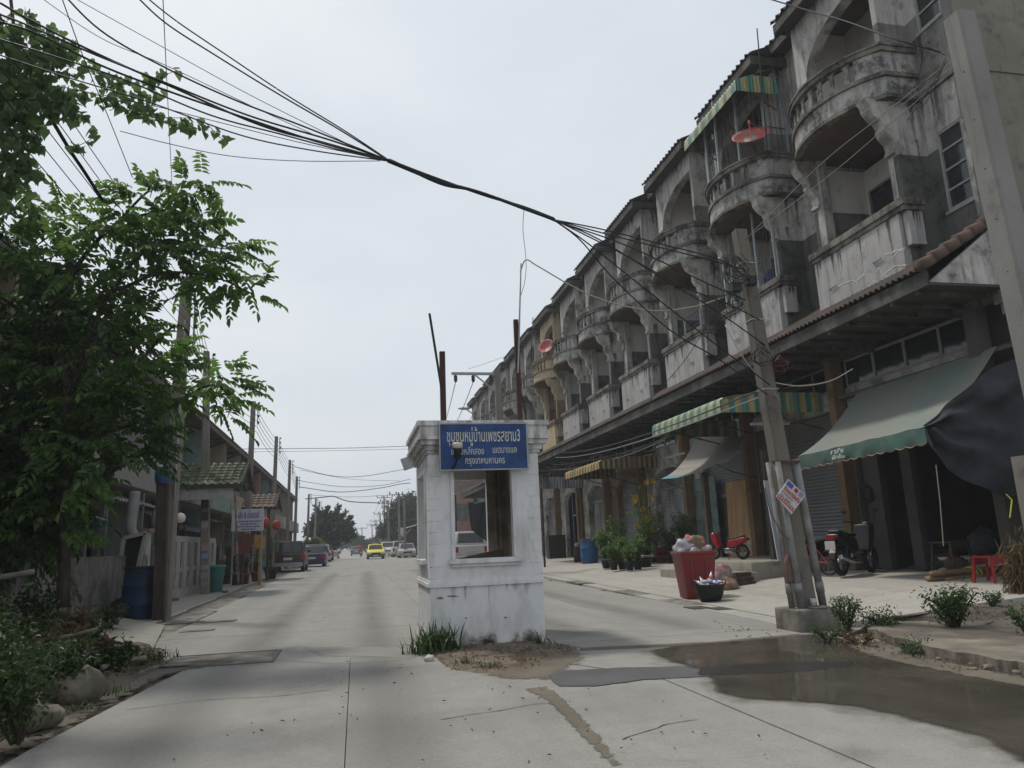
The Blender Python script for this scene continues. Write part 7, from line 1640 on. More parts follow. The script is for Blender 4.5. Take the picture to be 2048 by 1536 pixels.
# ================================================================ AWNINGS, DISHES, SHOPFRONT CLUTTER
m_aw = stripes('awning_green_cream', ((.36, .35, .22), (.075, .19, .14)), 1, .42); m_awx = stripes('awning_side_green_cream', ((.34, .30, .13), (.05, .19, .16)), 0, .34)
m_awy = stripes('awning_yellow_brown', ((.42, .30, .10), (.10, .075, .04)), 1, .36); m_awyx = stripes('awning_side_yellow_brown', ((.30, .22, .08), (.045, .035, .022)), 0, .20)
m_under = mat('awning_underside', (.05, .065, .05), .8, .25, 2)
def metal_awning(label, x0, z0, x1, z1, ya, yb, m, mx, lip=.28, side=True):
    """ribbed sheet awning: slope from the wall (x1,z1) to the front edge (x0,z0), rolled lip and hanging sides"""
    t = thing('striped_awning', label, 'awning', (0, 0, 0)); b = B(); corrug(b, (x0 + .1, ya, z0 + .05), (x0 + .1, yb, z0 + .05), (x1, ya, z1), (x1, yb, z1), int((yb - ya) / .13), .012, 0); b.build('roof_sheet', m, t)
    b = B(); n = int((yb - ya) / .13) * 2; vs = []; prof = [(x0 + .10, z0 + .055), (x0 + .03, z0 + .02), (x0, z0 - .06), (x0 - .01, z0 - lip)]
    for i in range(n + 1):
        y = ya + (yb - ya) * i / n; e = .012 * (1 if i % 2 else -1); vs += [(px_ - e, y, pz_ + (e if k < 2 else 0) - (.012 * (i % 2) if k == 3 else 0)) for k, (px_, pz_) in enumerate(prof)]
    b.add(vs, [(i * 4 + k, (i + 1) * 4 + k, (i + 1) * 4 + k + 1, i * 4 + k + 1) for i in range(n) for k in range(3)]); b.build('front_lip', m, t, True)
    b = B(); b.add([(x0 + .1, ya + .02, z0 + .03), (x0 + .1, yb - .02, z0 + .03), (x1, yb - .02, z1 - .03), (x1, ya + .02, z1 - .03)], [(0, 1, 2, 3)]); b.build('underside', m_under, t)
    if side:
        for yy in (ya, yb):
            b = B(); k = 24; vs = []
            for i in range(k + 1): x = x0 + (x1 - x0) * i / k; e = .01 * (1 if i % 2 else -1); zt = z0 + (z1 - z0) * i / k; vs += [(x, yy + e, min(zt, z0 + .18)), (x, yy + e, z0 - lip)]
            b.add(vs, [(2 * i, 2 * i + 2, 2 * i + 3, 2 * i + 1) for i in range(k)]); b.build('side_valance', mx, t)
    for yy in (ya + .1, (ya + yb) / 2, yb - .1): b = B(); b.bar((x0 + .12, yy, z0 - .02), (x1, yy, z1 - .06), .03); b.bar((x0 + .2, yy, z0 - .06), (x1, yy, z0 - .7), .03); b.build('bracket', m_rust, t)
    return t
metal_awning('green and cream striped awning over the caged top balcony of the second house', 9.35, 12.34, 10.5, 12.80, 15.3, 18.35, m_aw, m_awx, .30)
metal_awning('green and cream striped awning over the shopfront behind the leaning pole', 8.45, 4.28, 11.15, 4.72, 16.0, 20.2, m_aw, m_awx, .30)
metal_awning('small yellow and brown striped awning farther along the shopfronts', 8.85, 3.95, 11.15, 4.35, 26.4, 31.0, m_awy, m_awyx, .26)
t = thing('corrugated_awning', 'grey corrugated awning just right of the booth cornice', 'awning', (0, 0, 0)); b = B(); a, c = AY(1078, 955, 32), AY(1166, 952, 32)
corrug(b, (a.x, 32, a.z - .50), (c.x, 32, a.z - .50), (a.x, 32, a.z), (c.x, 32, a.z), 16, .03); b.build('front_sheet', m_shut, t); b = B(); b.box(a.x, c.x, 32.04, 36, a.z - .06, a.z); b.build('roof_sheet', m_fascia, t)
b = B(); b.bar((a.x + .1, 32.1, 0), (a.x + .1, 32.1, a.z - .06), .08); b.bar((c.x - .1, 32.1, 0), (c.x - .1, 32.1, a.z - .06), .08); b.build('post', m_wood, t)

# canvas awning over the workshop, scalloped valance
ca = thing('canvas_awning', 'faded green canvas awning with a scalloped edge over the near workshop', 'awning', (0, 0, 0))
m_canv = mat('canvas_green', (.145, .20, .18), .8, .14, .8, (.19, .195, .17), .5, 1.0, fine=50); m_canvd = mat('valance_green', (.055, .118, .098), .8, .25, 2, (.06, .085, .075), .4, 3)
A0, A1, B0_, B1_ = Vector((9.2, 14.25, 2.72)), Vector((9.2, 10.55, 2.78)), Vector((11.02, 14.5, 4.16)), Vector((11.02, 10.68, 4.22))
b = B(); b.grid(lambda u, v: tuple(A0.lerp(A1, u).lerp(B0_.lerp(B1_, u), v) + Vector((0, 0, -.16 * math.sin(math.pi * v) - .05 * math.sin(math.pi * u) * math.sin(math.pi * v) + .012 * math.sin(23 * u) * (1 - v)))), 28, 14)
me = b.mesh('canvas', m_canv, True); put('canvas', me, ca)
b = B(); n = 88; vs = []
for i in range(n + 1):
    u = i / n; p = A0.lerp(A1, u); d_ = .26 + .035 * abs(math.sin(math.pi * u * 15)); vs += [tuple(p + Vector((-.004, 0, .0))), tuple(p + Vector((-.03 + .02 * math.sin(u * 40), 0, -d_ * .6))), tuple(p + Vector((-.012 + .02 * math.sin(u * 31), 0, -d_)))]
b.add(vs, [(3 * i + k, 3 * i + 3 + k, 3 * i + 4 + k, 3 * i + 1 + k) for i in range(n) for k in range(2)]); b.build('valance', m_canvd, ca, True)
b = B(); n = 60; b.tube([A0.lerp(A1, i / n) + Vector((-.02, 0, -.26 - .035 * abs(math.sin(math.pi * i / n * 15)))) for i in range(n + 1)], .010, 4); b.build('trim', mat('valance_trim', (.28, .17, .12), .8, .2, 6), ca)
b = B(); b.bar(A0 + Vector((.07, 0, -.05)), A1 + Vector((.07, 0, -.05)), .05); b.bar(A0, (11.1, 14.3, 2.9), .04); b.bar(A1, (11.1, 10.75, 2.9), .04); b.build('frame', m_rust, ca)
Mv = Matrix.Translation(A0.lerp(A1, .32) + Vector((-.045, 0, -.12))) @ Matrix(((0, 0, -1, 0), (-1, 0, 0, 0), (0, 1, 0, 0), (0, 0, 0, 1)))
text('ศรชัย', 'lettering', mat('white_print', (.5, .52, .52), .7), Mv, .40, .10, ca, bold=.03); text('ผ้าใบ', 'lettering', MATS['white_print'], Mv @ Matrix.Translation((.02, -.10, 0)), .40, .085, ca, bold=.03)
# dark tarpaulin
m_tarp = mat('tarp_navy', (.012, .014, .020), .7, .3, 2.5, (.024, .026, .034), .35, 3, bump=.8, fine=9)
TOP = smoothpath(C((1850, 850, 10.35), (1905, 800, 10.25), (1965, 748, 10.1), (2040, 715, 9.9), (2130, 700, 9.6), (2260, 690, 9.3)), 6); BOT = smoothpath(C((1853, 862, 10.3), (1874, 911, 10.2), (1935, 958, 10.05), (2000, 992, 9.9), (2060, 988, 9.75), (2260, 985, 9.4)), 6)
b = B(); nn = len(TOP) - 1
b.grid(lambda u, v: tuple(TOP[int(round(u * nn))].lerp(BOT[int(round(u * nn))], v) + Vector((0, -.06 * math.sin(math.pi * v) * u + .13 * vnoise(u * 4.5 + v * 2, v * 3.5, 1) + .07 * math.sin(17 * (v - .45 * u) + 3 * vnoise(u * 3, v * 3)) * (1 - .3 * u) + .06 * vnoise(u * 9, v * 12, 4), .025 * vnoise(u * 6, v * 5, 9)))), nn, 22)
tag(b.build('tarpaulin', m_tarp, None, True), 'dark navy tarpaulin slung from the canvas awning at the right edge', 'tarpaulin')
b = B(); b.tube(C((1872, 930, 10.2), (1880, 1000, 10.3), (1887, 1092, 10.5)), .008, 5); tag(b.build('rope', m_caby), 'thin pale rope hanging straight down from the tarpaulin corner', 'rope')
# pale shade cloth over the plywood shop
m_cloth = mat('shade_cloth', (.29, .275, .245), .85, .1, 1.2); m_hem = mat('shade_hem', (.12, .25, .27), .8, .15, 4)
P0, P1, P2, P3 = AX(1322, 958, 8.9), AX(1432, 928, 8.9), AX(1392, 878, 10.7), AX(1490, 872, 10.7)
sh = thing('shade_cloth', 'pale sagging shade cloth with a teal hem strung across the shopfronts', 'shade cloth', (0, 0, 0))
f_ = lambda u, v: P0.lerp(P1, u).lerp(P2.lerp(P3, u), v) + Vector((0, 0, -.22 * math.sin(math.pi * v) - .10 * math.sin(math.pi * u) * (1 - v)))
b = B(); b.grid(lambda u, v: tuple(f_(u, .15 + .85 * v)), 16, 12); b.build('cloth', m_cloth, sh, True); b = B(); b.grid(lambda u, v: tuple(f_(u, .15 * v)), 16, 2); b.build('hem', m_hem, sh, True)
cable('dark cord from the shade cloth corner across the shutter', C((1322, 958, P0.y), (1360, 975, P0.y - .6), (1400, 985, 18.6)), .012, m_cab, None, 'cord'); cable('dark cord across the plywood shop from the cloth', C((1432, 928, P1.y), (1470, 945, 17.8), (1515, 955, 18)), .012, m_cab, None, 'cord')
for (x, y0_, y1_, Y, lab) in ((1408, 945, 1108, 18.6, 'slim timber prop left of the plywood sheet'), (1527, 900, 1120, 16.2, 'timber post right of the plywood sheet')):
    p = AY(x, y0_, Y); b = B(); b.box(p.x - .07, p.x + .07, Y - .07, Y + .07, .2, p.z); tag(b.build('timber_post', m_wood), lab, 'post')
for (x, y, Y, ln, lab) in ((1540, 848, 15.9, 1.0, 'fluorescent tube fitting under the striped awning'), (1352, 911, 22.5, 1.4, 'tube fitting on the white wall above the arch')):
    p = AY(x, y, Y); b = B(); b.bar((p.x, p.y - ln / 2, p.z), (p.x, p.y + ln / 2, p.z), .06) if Y > 20 else b.bar((p.x - ln / 2, p.y, p.z), (p.x + ln / 2, p.y, p.z), .06); tag(b.build('tube_light', m_frame), lab, 'light fitting')

# satellite dishes and mast
def dish(label, p, nrm, r, mast, sticker=None):
    t = thing('satellite_dish', label, 'satellite dish', p, 0, 'red satellite dishes'); M = Vector(nrm).normalized().to_track_quat('Z', 'Y').to_matrix().to_4x4(); b = B()
    prof = [(r * i / 7, .32 * r * (i / 7) ** 2) for i in range(8)] + [(r * i / 7, .32 * r * (i / 7) ** 2 + .012) for i in range(7, -1, -1)]
    b.lathe(prof, 26, M=M, cap=False); b.build('reflector', mat('dish_red', (.40, .055, .06), .5, .15, 4, (.30, .16, .13), .3, 4), t, True)
    b = B(); a_ = M @ Vector((0, -r * .98, .32 * r)); f = M @ Vector((0, -.05, r * 1.05)); b.tube([a_, f], .012, 5); b.tube([M @ Vector((r * .8, .2 * r, .25 * r)), f], .008, 5); b.lathe([(.03, 0), (.035, .10)], 8, c=f - Vector((0, 0, .05))); b.build('feed_arm', MATS['dish_red'], t)
    b = B(); b.tube([Vector((0, 0, -.01)), Vector((0, 0, -.12)), Vector(mast)], .022, 7); b.build('mount', m_blk, t)
    if sticker:
        b = B(); k = []; 
        for (u, v) in ((-.22, -.1), (.22, -.1), (.22, .18), (-.22, .18)): rr = math.hypot(u, v); k.append(M @ Vector((u * r * 2, v * r * 2, .32 * r * (rr * 2) ** 2 - .006)))
        b.add(k, [(3, 2, 1, 0)]); b.build('sticker', m_trim, t)
    return t
dp = AX(1503, 281, 9.75); dish('orange red satellite dish on the second house balcony, tilted up and seen from below', dp, (-.40, -.62, .66), .46, (.12, .05, 10.5 - dp.z), True)
dp = AX(1094, 695, 9.75); dish('pinkish red satellite dish standing on the cream house balcony', dp, (-.62, -.75, .45), .42, (.1, .1, 10.56 - dp.z))
a, c = AX(1535, 300, 9.75), AX(1514, 57, 9.6); b = B(); b.tube([a, c], [.022, .014], 7); tag(b.build('antenna_mast', m_rod), 'thin dark antenna mast rising past the roof of the second house', 'antenna')
a, c = AX(1062, 720, 9.9), AX(1066, 634, 9.9); b = B(); b.tube([a, c], [.035, .02], 7); tag(b.build('antenna_mast', m_rod), 'short dark mast above the cream house roof line', 'antenna')

# wheelie style red bin, basket, bags and step by the road
p = G(1406, 1200); rb = thing('red_bin', 'tall dusty red plastic bin overflowing with bags beside the road', 'bin', (p.x, p.y + .25, .03), R(-6))
b = B(); vs = []
for (hx, hy, z) in ((.25, .23, 0), (.33, .30, .80), (.35, .32, .80), (.35, .32, .86), (.31, .28, .86), (.30, .27, .70)): vs += [(-hx, -hy, z), (hx, -hy, z), (hx, hy, z), (-hx, hy, z)]
b.add(vs, [(3, 2, 1, 0)] + [(4 * l + i, 4 * l + (i + 1) % 4, 4 * l + 4 + (i + 1) % 4, 4 * l + 4 + i) for l in range(5) for i in range(4)] + [(20, 21, 22, 23)])
put('body', bevel(b.mesh('body', mat('bin_red', (.22, .022, .025), .5, .18, 2.5, (.13, .05, .045), .4, 3)), .02, 2), rb)
for xx in (-.12, .12): b = B(); b.bar((xx, -.245, .12), (xx * 1.25, -.30, .68), .05, .02, up=(0, 1, 0)); b.build('rib', MATS['bin_red'], rb)
bp = Vector((p.x, p.y + .25, .0)); PB = [(-.17, .0, .80, .20, .26, (.16, .15, .22), 'bag of bluish wrappers on the left of the red bin'), (.06, .06, .80, .22, .34, (.10, .16, .10), 'green and red striped bag topping the red bin'), (.22, -.05, .78, .14, .22, (.22, .05, .05), 'small red bag at the right rim of the red bin'), (-.05, -.12, .78, .15, .16, (.34, .33, .32), 'crumpled white bag at the front rim of the red bin')]
for i, (dx, dy, z, r_, h_, cl, lab) in enumerate(PB):
    m = mat('bag_%d' % i, cl, .4, .9, 7, (.34, .33, .33), .42, 5) if i != 1 else stripes('bag_stripe', ((.06, .16, .08), (.36, .08, .07)), 0, .12)
    b = B(); b.ball((0, 0, h_ * .5), (r_, r_ * .9, h_ * .6), 26, 18); b.v = [tuple(np.array(v) * (1 + .30 * vnoise(v[0] * 9 + i, v[1] * 9, v[2] * 9) + .16 * abs(vnoise(v[0] * 24, v[1] * 24 + i, v[2] * 24)))) for v in b.v]; tag(b.build('carrier_bag', m, None, True, loc=bp + Vector((dx, dy, z))), lab, 'bag')
p = G(1428, 1206); bk = thing('basket', 'black rubber basket full of empty bottles beside the red bin', 'basket', (p.x, p.y + .12, .02)); b = B(); b.lathe([(.17, 0), (.23, .12), (.265, .28), (.275, .30), (.25, .30), (.22, .14), (0, .10)], 18); b.build('tub', mat('rubber_black', (.016, .016, .015), .6, .2, 9), bk, True)
for s_ in (-1, 1): b = B(); b.tube(smoothpath([(s_ * .27, -.07, .27), (s_ * .29, -.05, .36), (s_ * .29, .05, .36), (s_ * .27, .07, .27)], 4), .012, 6); b.build('handle', MATS['rubber_black'], bk)
m_pet = mat('clear_plastic', (.42, .45, .47), .18, .1, 9, spec=.6)
BC = [(.05, .08, .40), (.40, .06, .06), (.40, .40, .40), (.30, .33, .36)]
def bottle(p, d, i, lab, grp):
    M = Matrix.Translation(p) @ Vector(d).normalized().to_track_quat('Z', 'Y').to_matrix().to_4x4(); b = B(); b.lathe([(.028, 0), (.033, .01), (.033, .12), (.03, .14), (.012, .18), (.012, .20)], 8, M=M)
    o = b.build('bottle', m_pet, None, True); tag(o, lab, 'bottle', grp); b = B(); b.lathe([(.0335, .05), (.0335, .10)], 8, M=M, cap=False); b.build('label_band', mat('bottle_%d' % (i % 4), BC[i % 4], .5), o); B().lathe([(.014, .19), (.014, .21)], 8, M=M).build('bottle_cap', mat('bottle_%d' % ((i + 1) % 4), BC[(i + 1) % 4], .5), o)
g_ = np.random.default_rng(4)
for i in range(16): a_ = g_.uniform(0, 6.28); rr = g_.uniform(0, .17); bottle(Vector((p.x + rr * math.cos(a_), p.y + .12 + rr * math.sin(a_), .25 + .12 * g_.random() * (1 - rr))), g_.normal(0, 1, 3) * (1, 1, .35), i, 'empty drink bottle heaped in the black basket', 'bottles in the black basket')
pg = G(1452, 1165, .2); b = B(); b.ball((0, 0, .16), (.26, .22, .22), 16, 10); b.v = [tuple(np.array(v) * (1 + .3 * vnoise(v[0] * 6, v[1] * 6, v[2] * 6 + 3))) for v in b.v]; pb2 = G(1455, 1190); tag(b.build('clear_bag', mat('clear_bag', (.34, .33, .34), .25, .7, 9, (.30, .09, .09), .4, 7), None, True, loc=(pb2.x + .12, pb2.y + .55, .2)), 'clear sack of bottles on the step behind the basket', 'bag')
b = B(); b.ball((0, 0, .12), (.2, .17, .15), 14, 9); b.v = [tuple(np.array(v) * (1 + .3 * vnoise(v[0] * 7, v[1] * 7, v[2] * 7 + 9))) for v in b.v]; tag(b.build('clear_bag', mat('brown_bag', (.22, .15, .11), .4, .6, 9), None, True, loc=(pb2.x + .16, pb2.y + .22, .05)), 'brownish bag leaning against the black basket', 'bag')
# raised shop platform and steps
b = B(); b.prism([(8.45, 15.3), (11.2, 15.9), (11.2, 19.4), (8.45, 19.4)], 'z', .0, .56); pf = put('shop_platform', bevel(b.mesh('shop_platform', weathered('platform_concrete', (.27, .245, .20), (.10, .09, .075), .4, .4)), .02, 1)); tag(pf, 'raised concrete platform in front of the plywood fronted shop', 'platform')
b = B(); b.box(7.75, 8.43, 15.0, 17.1, .0, .36); tag(b.build('concrete_step', MATS['platform_concrete']), 'low concrete step below the platform behind the red bin', 'step')
b = B(); b.box(8.0, 8.44, 17.8, 19.3, .0, .33); tag(b.build('concrete_step', MATS['platform_concrete']), 'low concrete step by the potted plants', 'step')
for i in range(3): b = B(); b.box(7.8 + .02 * i, 8.2, 14.72 + .08 * i, 14.98 + .0 * i, .12 + .09 * i, .20 + .09 * i); tag(b.build('roof_tile_stack', m_tile), ['lowest dark tile stacked at the end of the step', 'middle dark tile stacked at the end of the step', 'top dark tile stacked at the end of the step'][i], 'tile')
# motorcycles and bicycle
sp = AX(1458, 1106, 9.7); motorbike('red and white scooter parked on the platform by the plywood', (8.98, 17.3, .565), R(30), paint('scooter_red', (.30, .025, .03)), paint('scooter_white', (.42, .41, .40)), scale=.66)
motorbike('black motorcycle with a white plate parked in front of the open workshop', (10.25, 14.25, .26), R(-62), paint('bike_black', (.018, .016, .017)), paint('bike_dark', (.05, .015, .018)), scale=1.06)
bc = thing('bicycle', 'small red bicycle with a basket behind the leaning pole', 'bicycle', (9.55, 14.75, .26), R(15))
for yy in (-.42, .42):
    M = Matrix.Translation((0, yy, .25)) @ Matrix.Rotation(R(90), 4, 'Y'); b = B(); pts = [M @ Vector((.24 * math.cos(a_), .24 * math.sin(a_), 0)) for a_ in np.linspace(0, 6.283, 21)]; b.tube(pts, .018, 6); o = b.build('wheel', m_tyre, bc, True); b = B()
    for k in range(8): b.tube([M @ Vector((0, 0, 0)), M @ Vector((.23 * math.cos(k * .785), .23 * math.sin(k * .785), 0))], .004, 3)
    b.build('spokes', m_chrome, o, kind='stuff')
b = B(); m_bred = paint('bicycle_red', (.30, .03, .025))
for a_, c_ in (((0, .42, .25), (0, .34, .72)), ((0, .35, .62), (0, -.08, .28)), ((0, -.08, .28), (0, -.16, .66)), ((0, -.08, .28), (0, -.42, .25)), ((0, -.14, .56), (0, -.42, .25)), ((0, .35, .66), (0, -.14, .56))): b.tube([a_, c_], .018, 6)
b.build('frame', m_bred, bc); b = B(); b.tube(smoothpath([(-.24, .22, .80), (-.1, .32, .78), (0, .33, .74), (.1, .32, .78), (.24, .22, .80)], 4), .012, 6); b.build('handlebar', m_chrome, bc); b = B(); b.ball((0, -.17, .70), (.09, .14, .04), 10, 6); b.build('saddle', m_blk, bc, True)
b = B(); b.box(-.13, .13, .42, .62, .52, .53)
for z in (.58, .64, .70): b.box(-.14, .14, .41, .42, z, z + .015).box(-.14, .14, .62, .63, z, z + .015).box(-.14, -.13, .42, .62, z, z + .015).box(.13, .14, .42, .62, z, z + .015)
b.build('basket', mat('basket_yellow', (.30, .24, .05), .6), bc)
# wreath and things hung on the columns, workshop contents
p = AX(1733, 988, 10.82); b = B(); M = Matrix.Translation(p) @ Matrix.Rotation(R(90), 4, 'Y'); pts = [M @ Vector((.17 * math.cos(a_), .17 * math.sin(a_), .02 * math.sin(5 * a_))) for a_ in np.linspace(0, 6.283, 25)]; b.tube(pts, [.05 + .018 * math.sin(7 * i) for i in range(25)], 7); tag(b.build('dry_wreath', mat('wreath', (.035, .026, .02), .95, .5, 12)), 'dark dry wreath hanging on the ochre column', 'wreath')
WX = [((11.9, 12.6, .58), .22, .55, (.05, .05, .055), 'dark sack on the workshop platform, left'), ((12.1, 11.9, .58), .25, .45, (.06, .055, .05), 'dark sack on the workshop platform, middle'), ((12.3, 11.2, .58), .2, .6, (.045, .06, .07), 'bluish sack on the workshop platform, right'), ((11.7, 13.4, .28), .26, .4, (.05, .045, .04), 'dark heap beside the workshop pillar')]
for i, (q, r_, h_, cl, lab) in enumerate(WX): b = B(); b.ball((0, 0, h_ * .42), (r_ * 1.2, r_ * 1.2, h_ * .5), 16, 12); b.v = [tuple(np.array(v) * (1 + .5 * vnoise(v[0] * 6 + i, v[1] * 6, v[2] * 6)) * np.array([1, 1, .9])) for v in b.v]; tag(b.build('sack', mat('sack_%d' % i, cl, .9, .4, 6), None, True, loc=q), lab, 'sack')
def stool(label, p, w_, h_, m, rot=0, name='stool', cat='stool', back=False):
    t = thing(name, label, cat, p, rot); b = B(); b.box(-w_ / 2, w_ / 2, -w_ / 2, w_ / 2, h_ - .03, h_); b.build('seat', m, t)
    for sx_ in (-1, 1):
        for sy_ in (-1, 1): b = B(); b.bar((sx_ * w_ * .5, sy_ * w_ * .5, 0), (sx_ * w_ * .40, sy_ * w_ * .40, h_ - .03), .04); b.build('leg', m, t)
    B().box(-w_ * .42, w_ * .42, -w_ * .45, -w_ * .43, h_ - .14, h_ - .03).build('apron', m, t); B().box(-w_ * .42, w_ * .42, w_ * .43, w_ * .45, h_ - .14, h_ - .03).build('apron', m, t); return t
q = G(1985, 1142, .25); stool('bright red plastic stool by the straw bundle', (10.15, 10.72, .25), .36, .42, mat('stool_red', (.32, .025, .025), .45, .12, 5), .2)
q = G(1945, 1120, .25); stool('small wooden table standing in the workshop behind the bucket', (10.9, 12.35, .27), .5, .62, m_wood, .1, 'small_table', 'table')
q = G(1915, 1150, .25); bu = thing('bucket', 'dull grey bucket holding an orange cloth near the workshop step', 'bucket', (q.x, q.y, .25)); b = B(); b.lathe([(.15, 0), (.21, .26), (.22, .28), (.20, .28), (.15, .05)], 16); b.build('pail', mat('pail', (.12, .11, .10), .7, .3, 6), bu, True)
b = B(); b.ball((0, 0, .27), (.18, .18, .06), 12, 6); b.v = [(v[0], v[1], v[2] + .04 * vnoise(v[0] * 14, v[1] * 14)) for v in b.v]; tag(b.build('orange_cloth', mat('orange_cloth', (.25, .09, .045), .9, .3, 9), None, True, loc=(q.x, q.y, .26)), 'orange cloth heaped in the grey bucket', 'cloth')
for i, (x, y, cl) in enumerate(((1830, 1140, (.06, .08, .12)), (1860, 1138, (.18, .17, .16)), (1885, 1140, (.05, .05, .05)), (1945, 1140, (.10, .16, .16)), (1965, 1137, (.22, .21, .2)))):
    q = G(x, y, .27); b = B(); b.ball((0, 0, .04), (.16, .12, .07), 10, 6); b.v = [tuple(np.array(v) * (1 + .4 * vnoise(v[0] * 14 + i, v[1] * 14, v[2] * 14))) for v in b.v]; tag(b.build('crumpled_bag', mat('scrap_%d' % i, cl, .8, .4, 9), None, True, loc=q), ['dark blue scrap', 'pale scrap', 'black scrap', 'teal scrap', 'white scrap'][i] + ' lying along the foot of the workshop step', 'scrap')
# bamboo poles tied with yellow twine
bm_ = thing('bamboo_bundle', 'bundle of bamboo poles tied with yellow twine on the ground at right', 'bamboo', (0, 0, 0)); a = G(1858, 1166, .22); dvec = Vector((3.2, .35, .04))
for i, (dy, dz, r_, s_) in enumerate(((0, 0, .05, 0), (.11, .01, .045, .06), (-.10, -.02, .04, .25), (.05, .09, .045, .10), (-.05, .085, .04, .02), (.19, .0, .04, .12))):
    st = a + Vector((s_, dy, dz + .06)); b = B(); pts = [st + dvec * (k / 10) for k in range(11)]; b.tube(pts, [r_ * (1.08 if k % 2 else 1.0) for k in range(11)], 9); b.build('pole', mat('bamboo', (.25, .17, .095), .65, .25, 4, (.15, .10, .06), .4, 3), bm_, True)
tq = a + dvec * .30; b = B(); b.tube([tq + Vector((.0 + .012 * k, .05 + .17 * math.cos(k * .8), .09 + .12 * math.sin(k * .8))) for k in range(18)], .014, 5); b.tube(smoothpath([tq + Vector((.05, -.12, .02)), tq + Vector((.2, -.2, -.04)), tq + Vector((.42, -.22, -.05)), tq + Vector((.5, -.16, -.03))], 4), .02, 5); b.build('twine', mat('twine_yellow', (.45, .40, .05), .7, .2, 9), bm_)
# short post with twine and a straw bundle at the right edge
p = AY(2048, 912, 9.4); b = B(); b.box(p.x - .12, p.x + .14, 9.3, 9.52, .1, p.z); tag(b.build('stub_post', m_pole), 'short concrete post at the right edge under the tarpaulin', 'post')
b = B(); b.tube(C((2012, 988, 9.3), (2024, 1000, 9.25), (2020, 1035, 9.25)), .010, 5); tag(b.build('twine', MATS['twine_yellow']), 'yellow twine tied to the short concrete post', 'twine')
q = AY(2045, 1160, 9.3); LS = Leaves(); n = 1400; base = np.array([q.x, q.y, .50]) + rng.normal(0, 1, (n, 3)) * [.09, .09, .20]; d = rng.normal(0, .35, (n, 3)); d[:, 2] -= 1; LS.blades(base, d, unit(n), rng.uniform(.12, .28, n), np.full(n, .012)); o = put('straw_bundle', LS.mesh('straw_bundle', leafmat('straw', (.07, .05, .022), (.18, .125, .06), .2, .8))); tag(o, 'shaggy straw bundle standing against the short concrete post', 'straw bundle')
# pots and barrel before the shops
barrel(1180, 1129, 'bright blue barrel standing before the shutters right of the booth', 1.02, .36, .17, None, mat('barrel_bright', (.025, .085, .20), .42, .12, 2.5))
p = G(1168, 1127, .17); b = B(); b.lathe([(.16, 0), (.18, .62), (.12, .66), (.12, .70)], 12); tag(b.build('drum', mat('drum_dark', (.05, .02, .02), .6, .2, 5), None, True, loc=p + Vector((-.12, .5, 0))), 'narrow dark red drum half hidden behind the bright blue barrel', 'drum')
b = B(); b.ball((0, 0, .76), (.12, .12, .12), 10, 7); tag(b.build('white_bag', m_trim, None, True, loc=p + Vector((-.12, .5, 0))), 'white bag on the narrow dark red drum', 'bag')
for i, (x, y, r_, h_, m, lab) in enumerate(((1290, 1137, .27, .42, m_blackpot, 'large black pot with white wrapping beside the red pots'), (1326, 1131, .26, .34, mat('pot_red', (.20, .03, .025), .5, .2, 5), 'lower red pot of the two stacked before the shops'))):
    p = G(x, y, .17); pot(p, r_, h_, m, lab)
    if i == 1: pot(p + Vector((0, 0, .342)), r_ * 1.02, .30, m, 'upper red pot of the two stacked before the shops')
    else:
        b = B(); n = 40; b.tube([(r_ * 1.1 * math.cos(a_ * 6.283 / n), r_ * 1.1 * math.sin(a_ * 6.283 / n), h_ - .02 + .05 * vnoise(a_ * .7, 3)) for a_ in range(n + 1)], [.035 + .03 * abs(vnoise(k * .9, 7)) for k in range(n + 1)], 6); tag(b.build('plastic_wrap', m_trim, None, True, loc=p), 'white plastic wrapping round the rim of the large black pot', 'wrapping')
        pot(p + Vector((0, .02, h_ + .002)), r_ * .9, .36, m_blackpot, 'black bucket standing in the large black pot')
p = AX(1113, 1112, 10.4); b = B(); b.box(-.45, .45, -.3, .3, 0, 1.15); b.box(-.47, .47, -.32, .32, 1.152, 1.19); tag(b.build('dark_cabinet', m_blk, loc=(10.4, p.y, .25)), 'black cabinet standing by the arched shutter near the booth', 'cabinet')
# low sheds beyond the booth and clutter seen through its window
def shed(label, x0, x1, y, zt, zb, depth, mr, wall=True):
    t = thing('market_shed', label, 'shed', (0, 0, 0)); b = B(); corrug(b, (x0, y, zb), (x0, y + depth, zb), (x1, y, zt), (x1, y + depth, zt), int(depth / .25), .03); b.build('roof_sheet', mr, t)
    b = B(); b.box(x1 - .1, x1, y, y + depth, 0, zb - .1).box(x0, x1 - .101, y + depth - .1, y + depth, 0, zb - .1); b.build('wall', m_shade, t); b = B(); b.bar((x0 + .15, y + .1, 0), (x0 + .15, y + .1, zb), .09); b.build('post', m_wood, t); return t
a = AY(788, 1047, 100); c = AY(835, 1036, 100); shed('grey roofed low shed beside the booth on the far right side', a.x, c.x + 3, 100, c.z + .6, a.z, 9, m_fascia)
a = AY(797, 1060, 96); shed('lower tin shed roof hanging before the grey roofed one', a.x, a.x + 4, 96, a.z + 1, a.z, 3, m_metal)
p = AY(806, 1064, 95.5); b = B(); b.box(p.x - .35, p.x + .4, 95.4, 95.7, p.z - .5, p.z + .55); tag(b.build('white_sign', m_trim), 'small blank white sign hanging at the far shed', 'sign')
b = B(); b.bar(AY(800, 1078, 95), AY(822, 1058, 95), .22, .08); tag(b.build('slanting_board', m_frame), 'pale slanting strut at the far shed', 'strut')
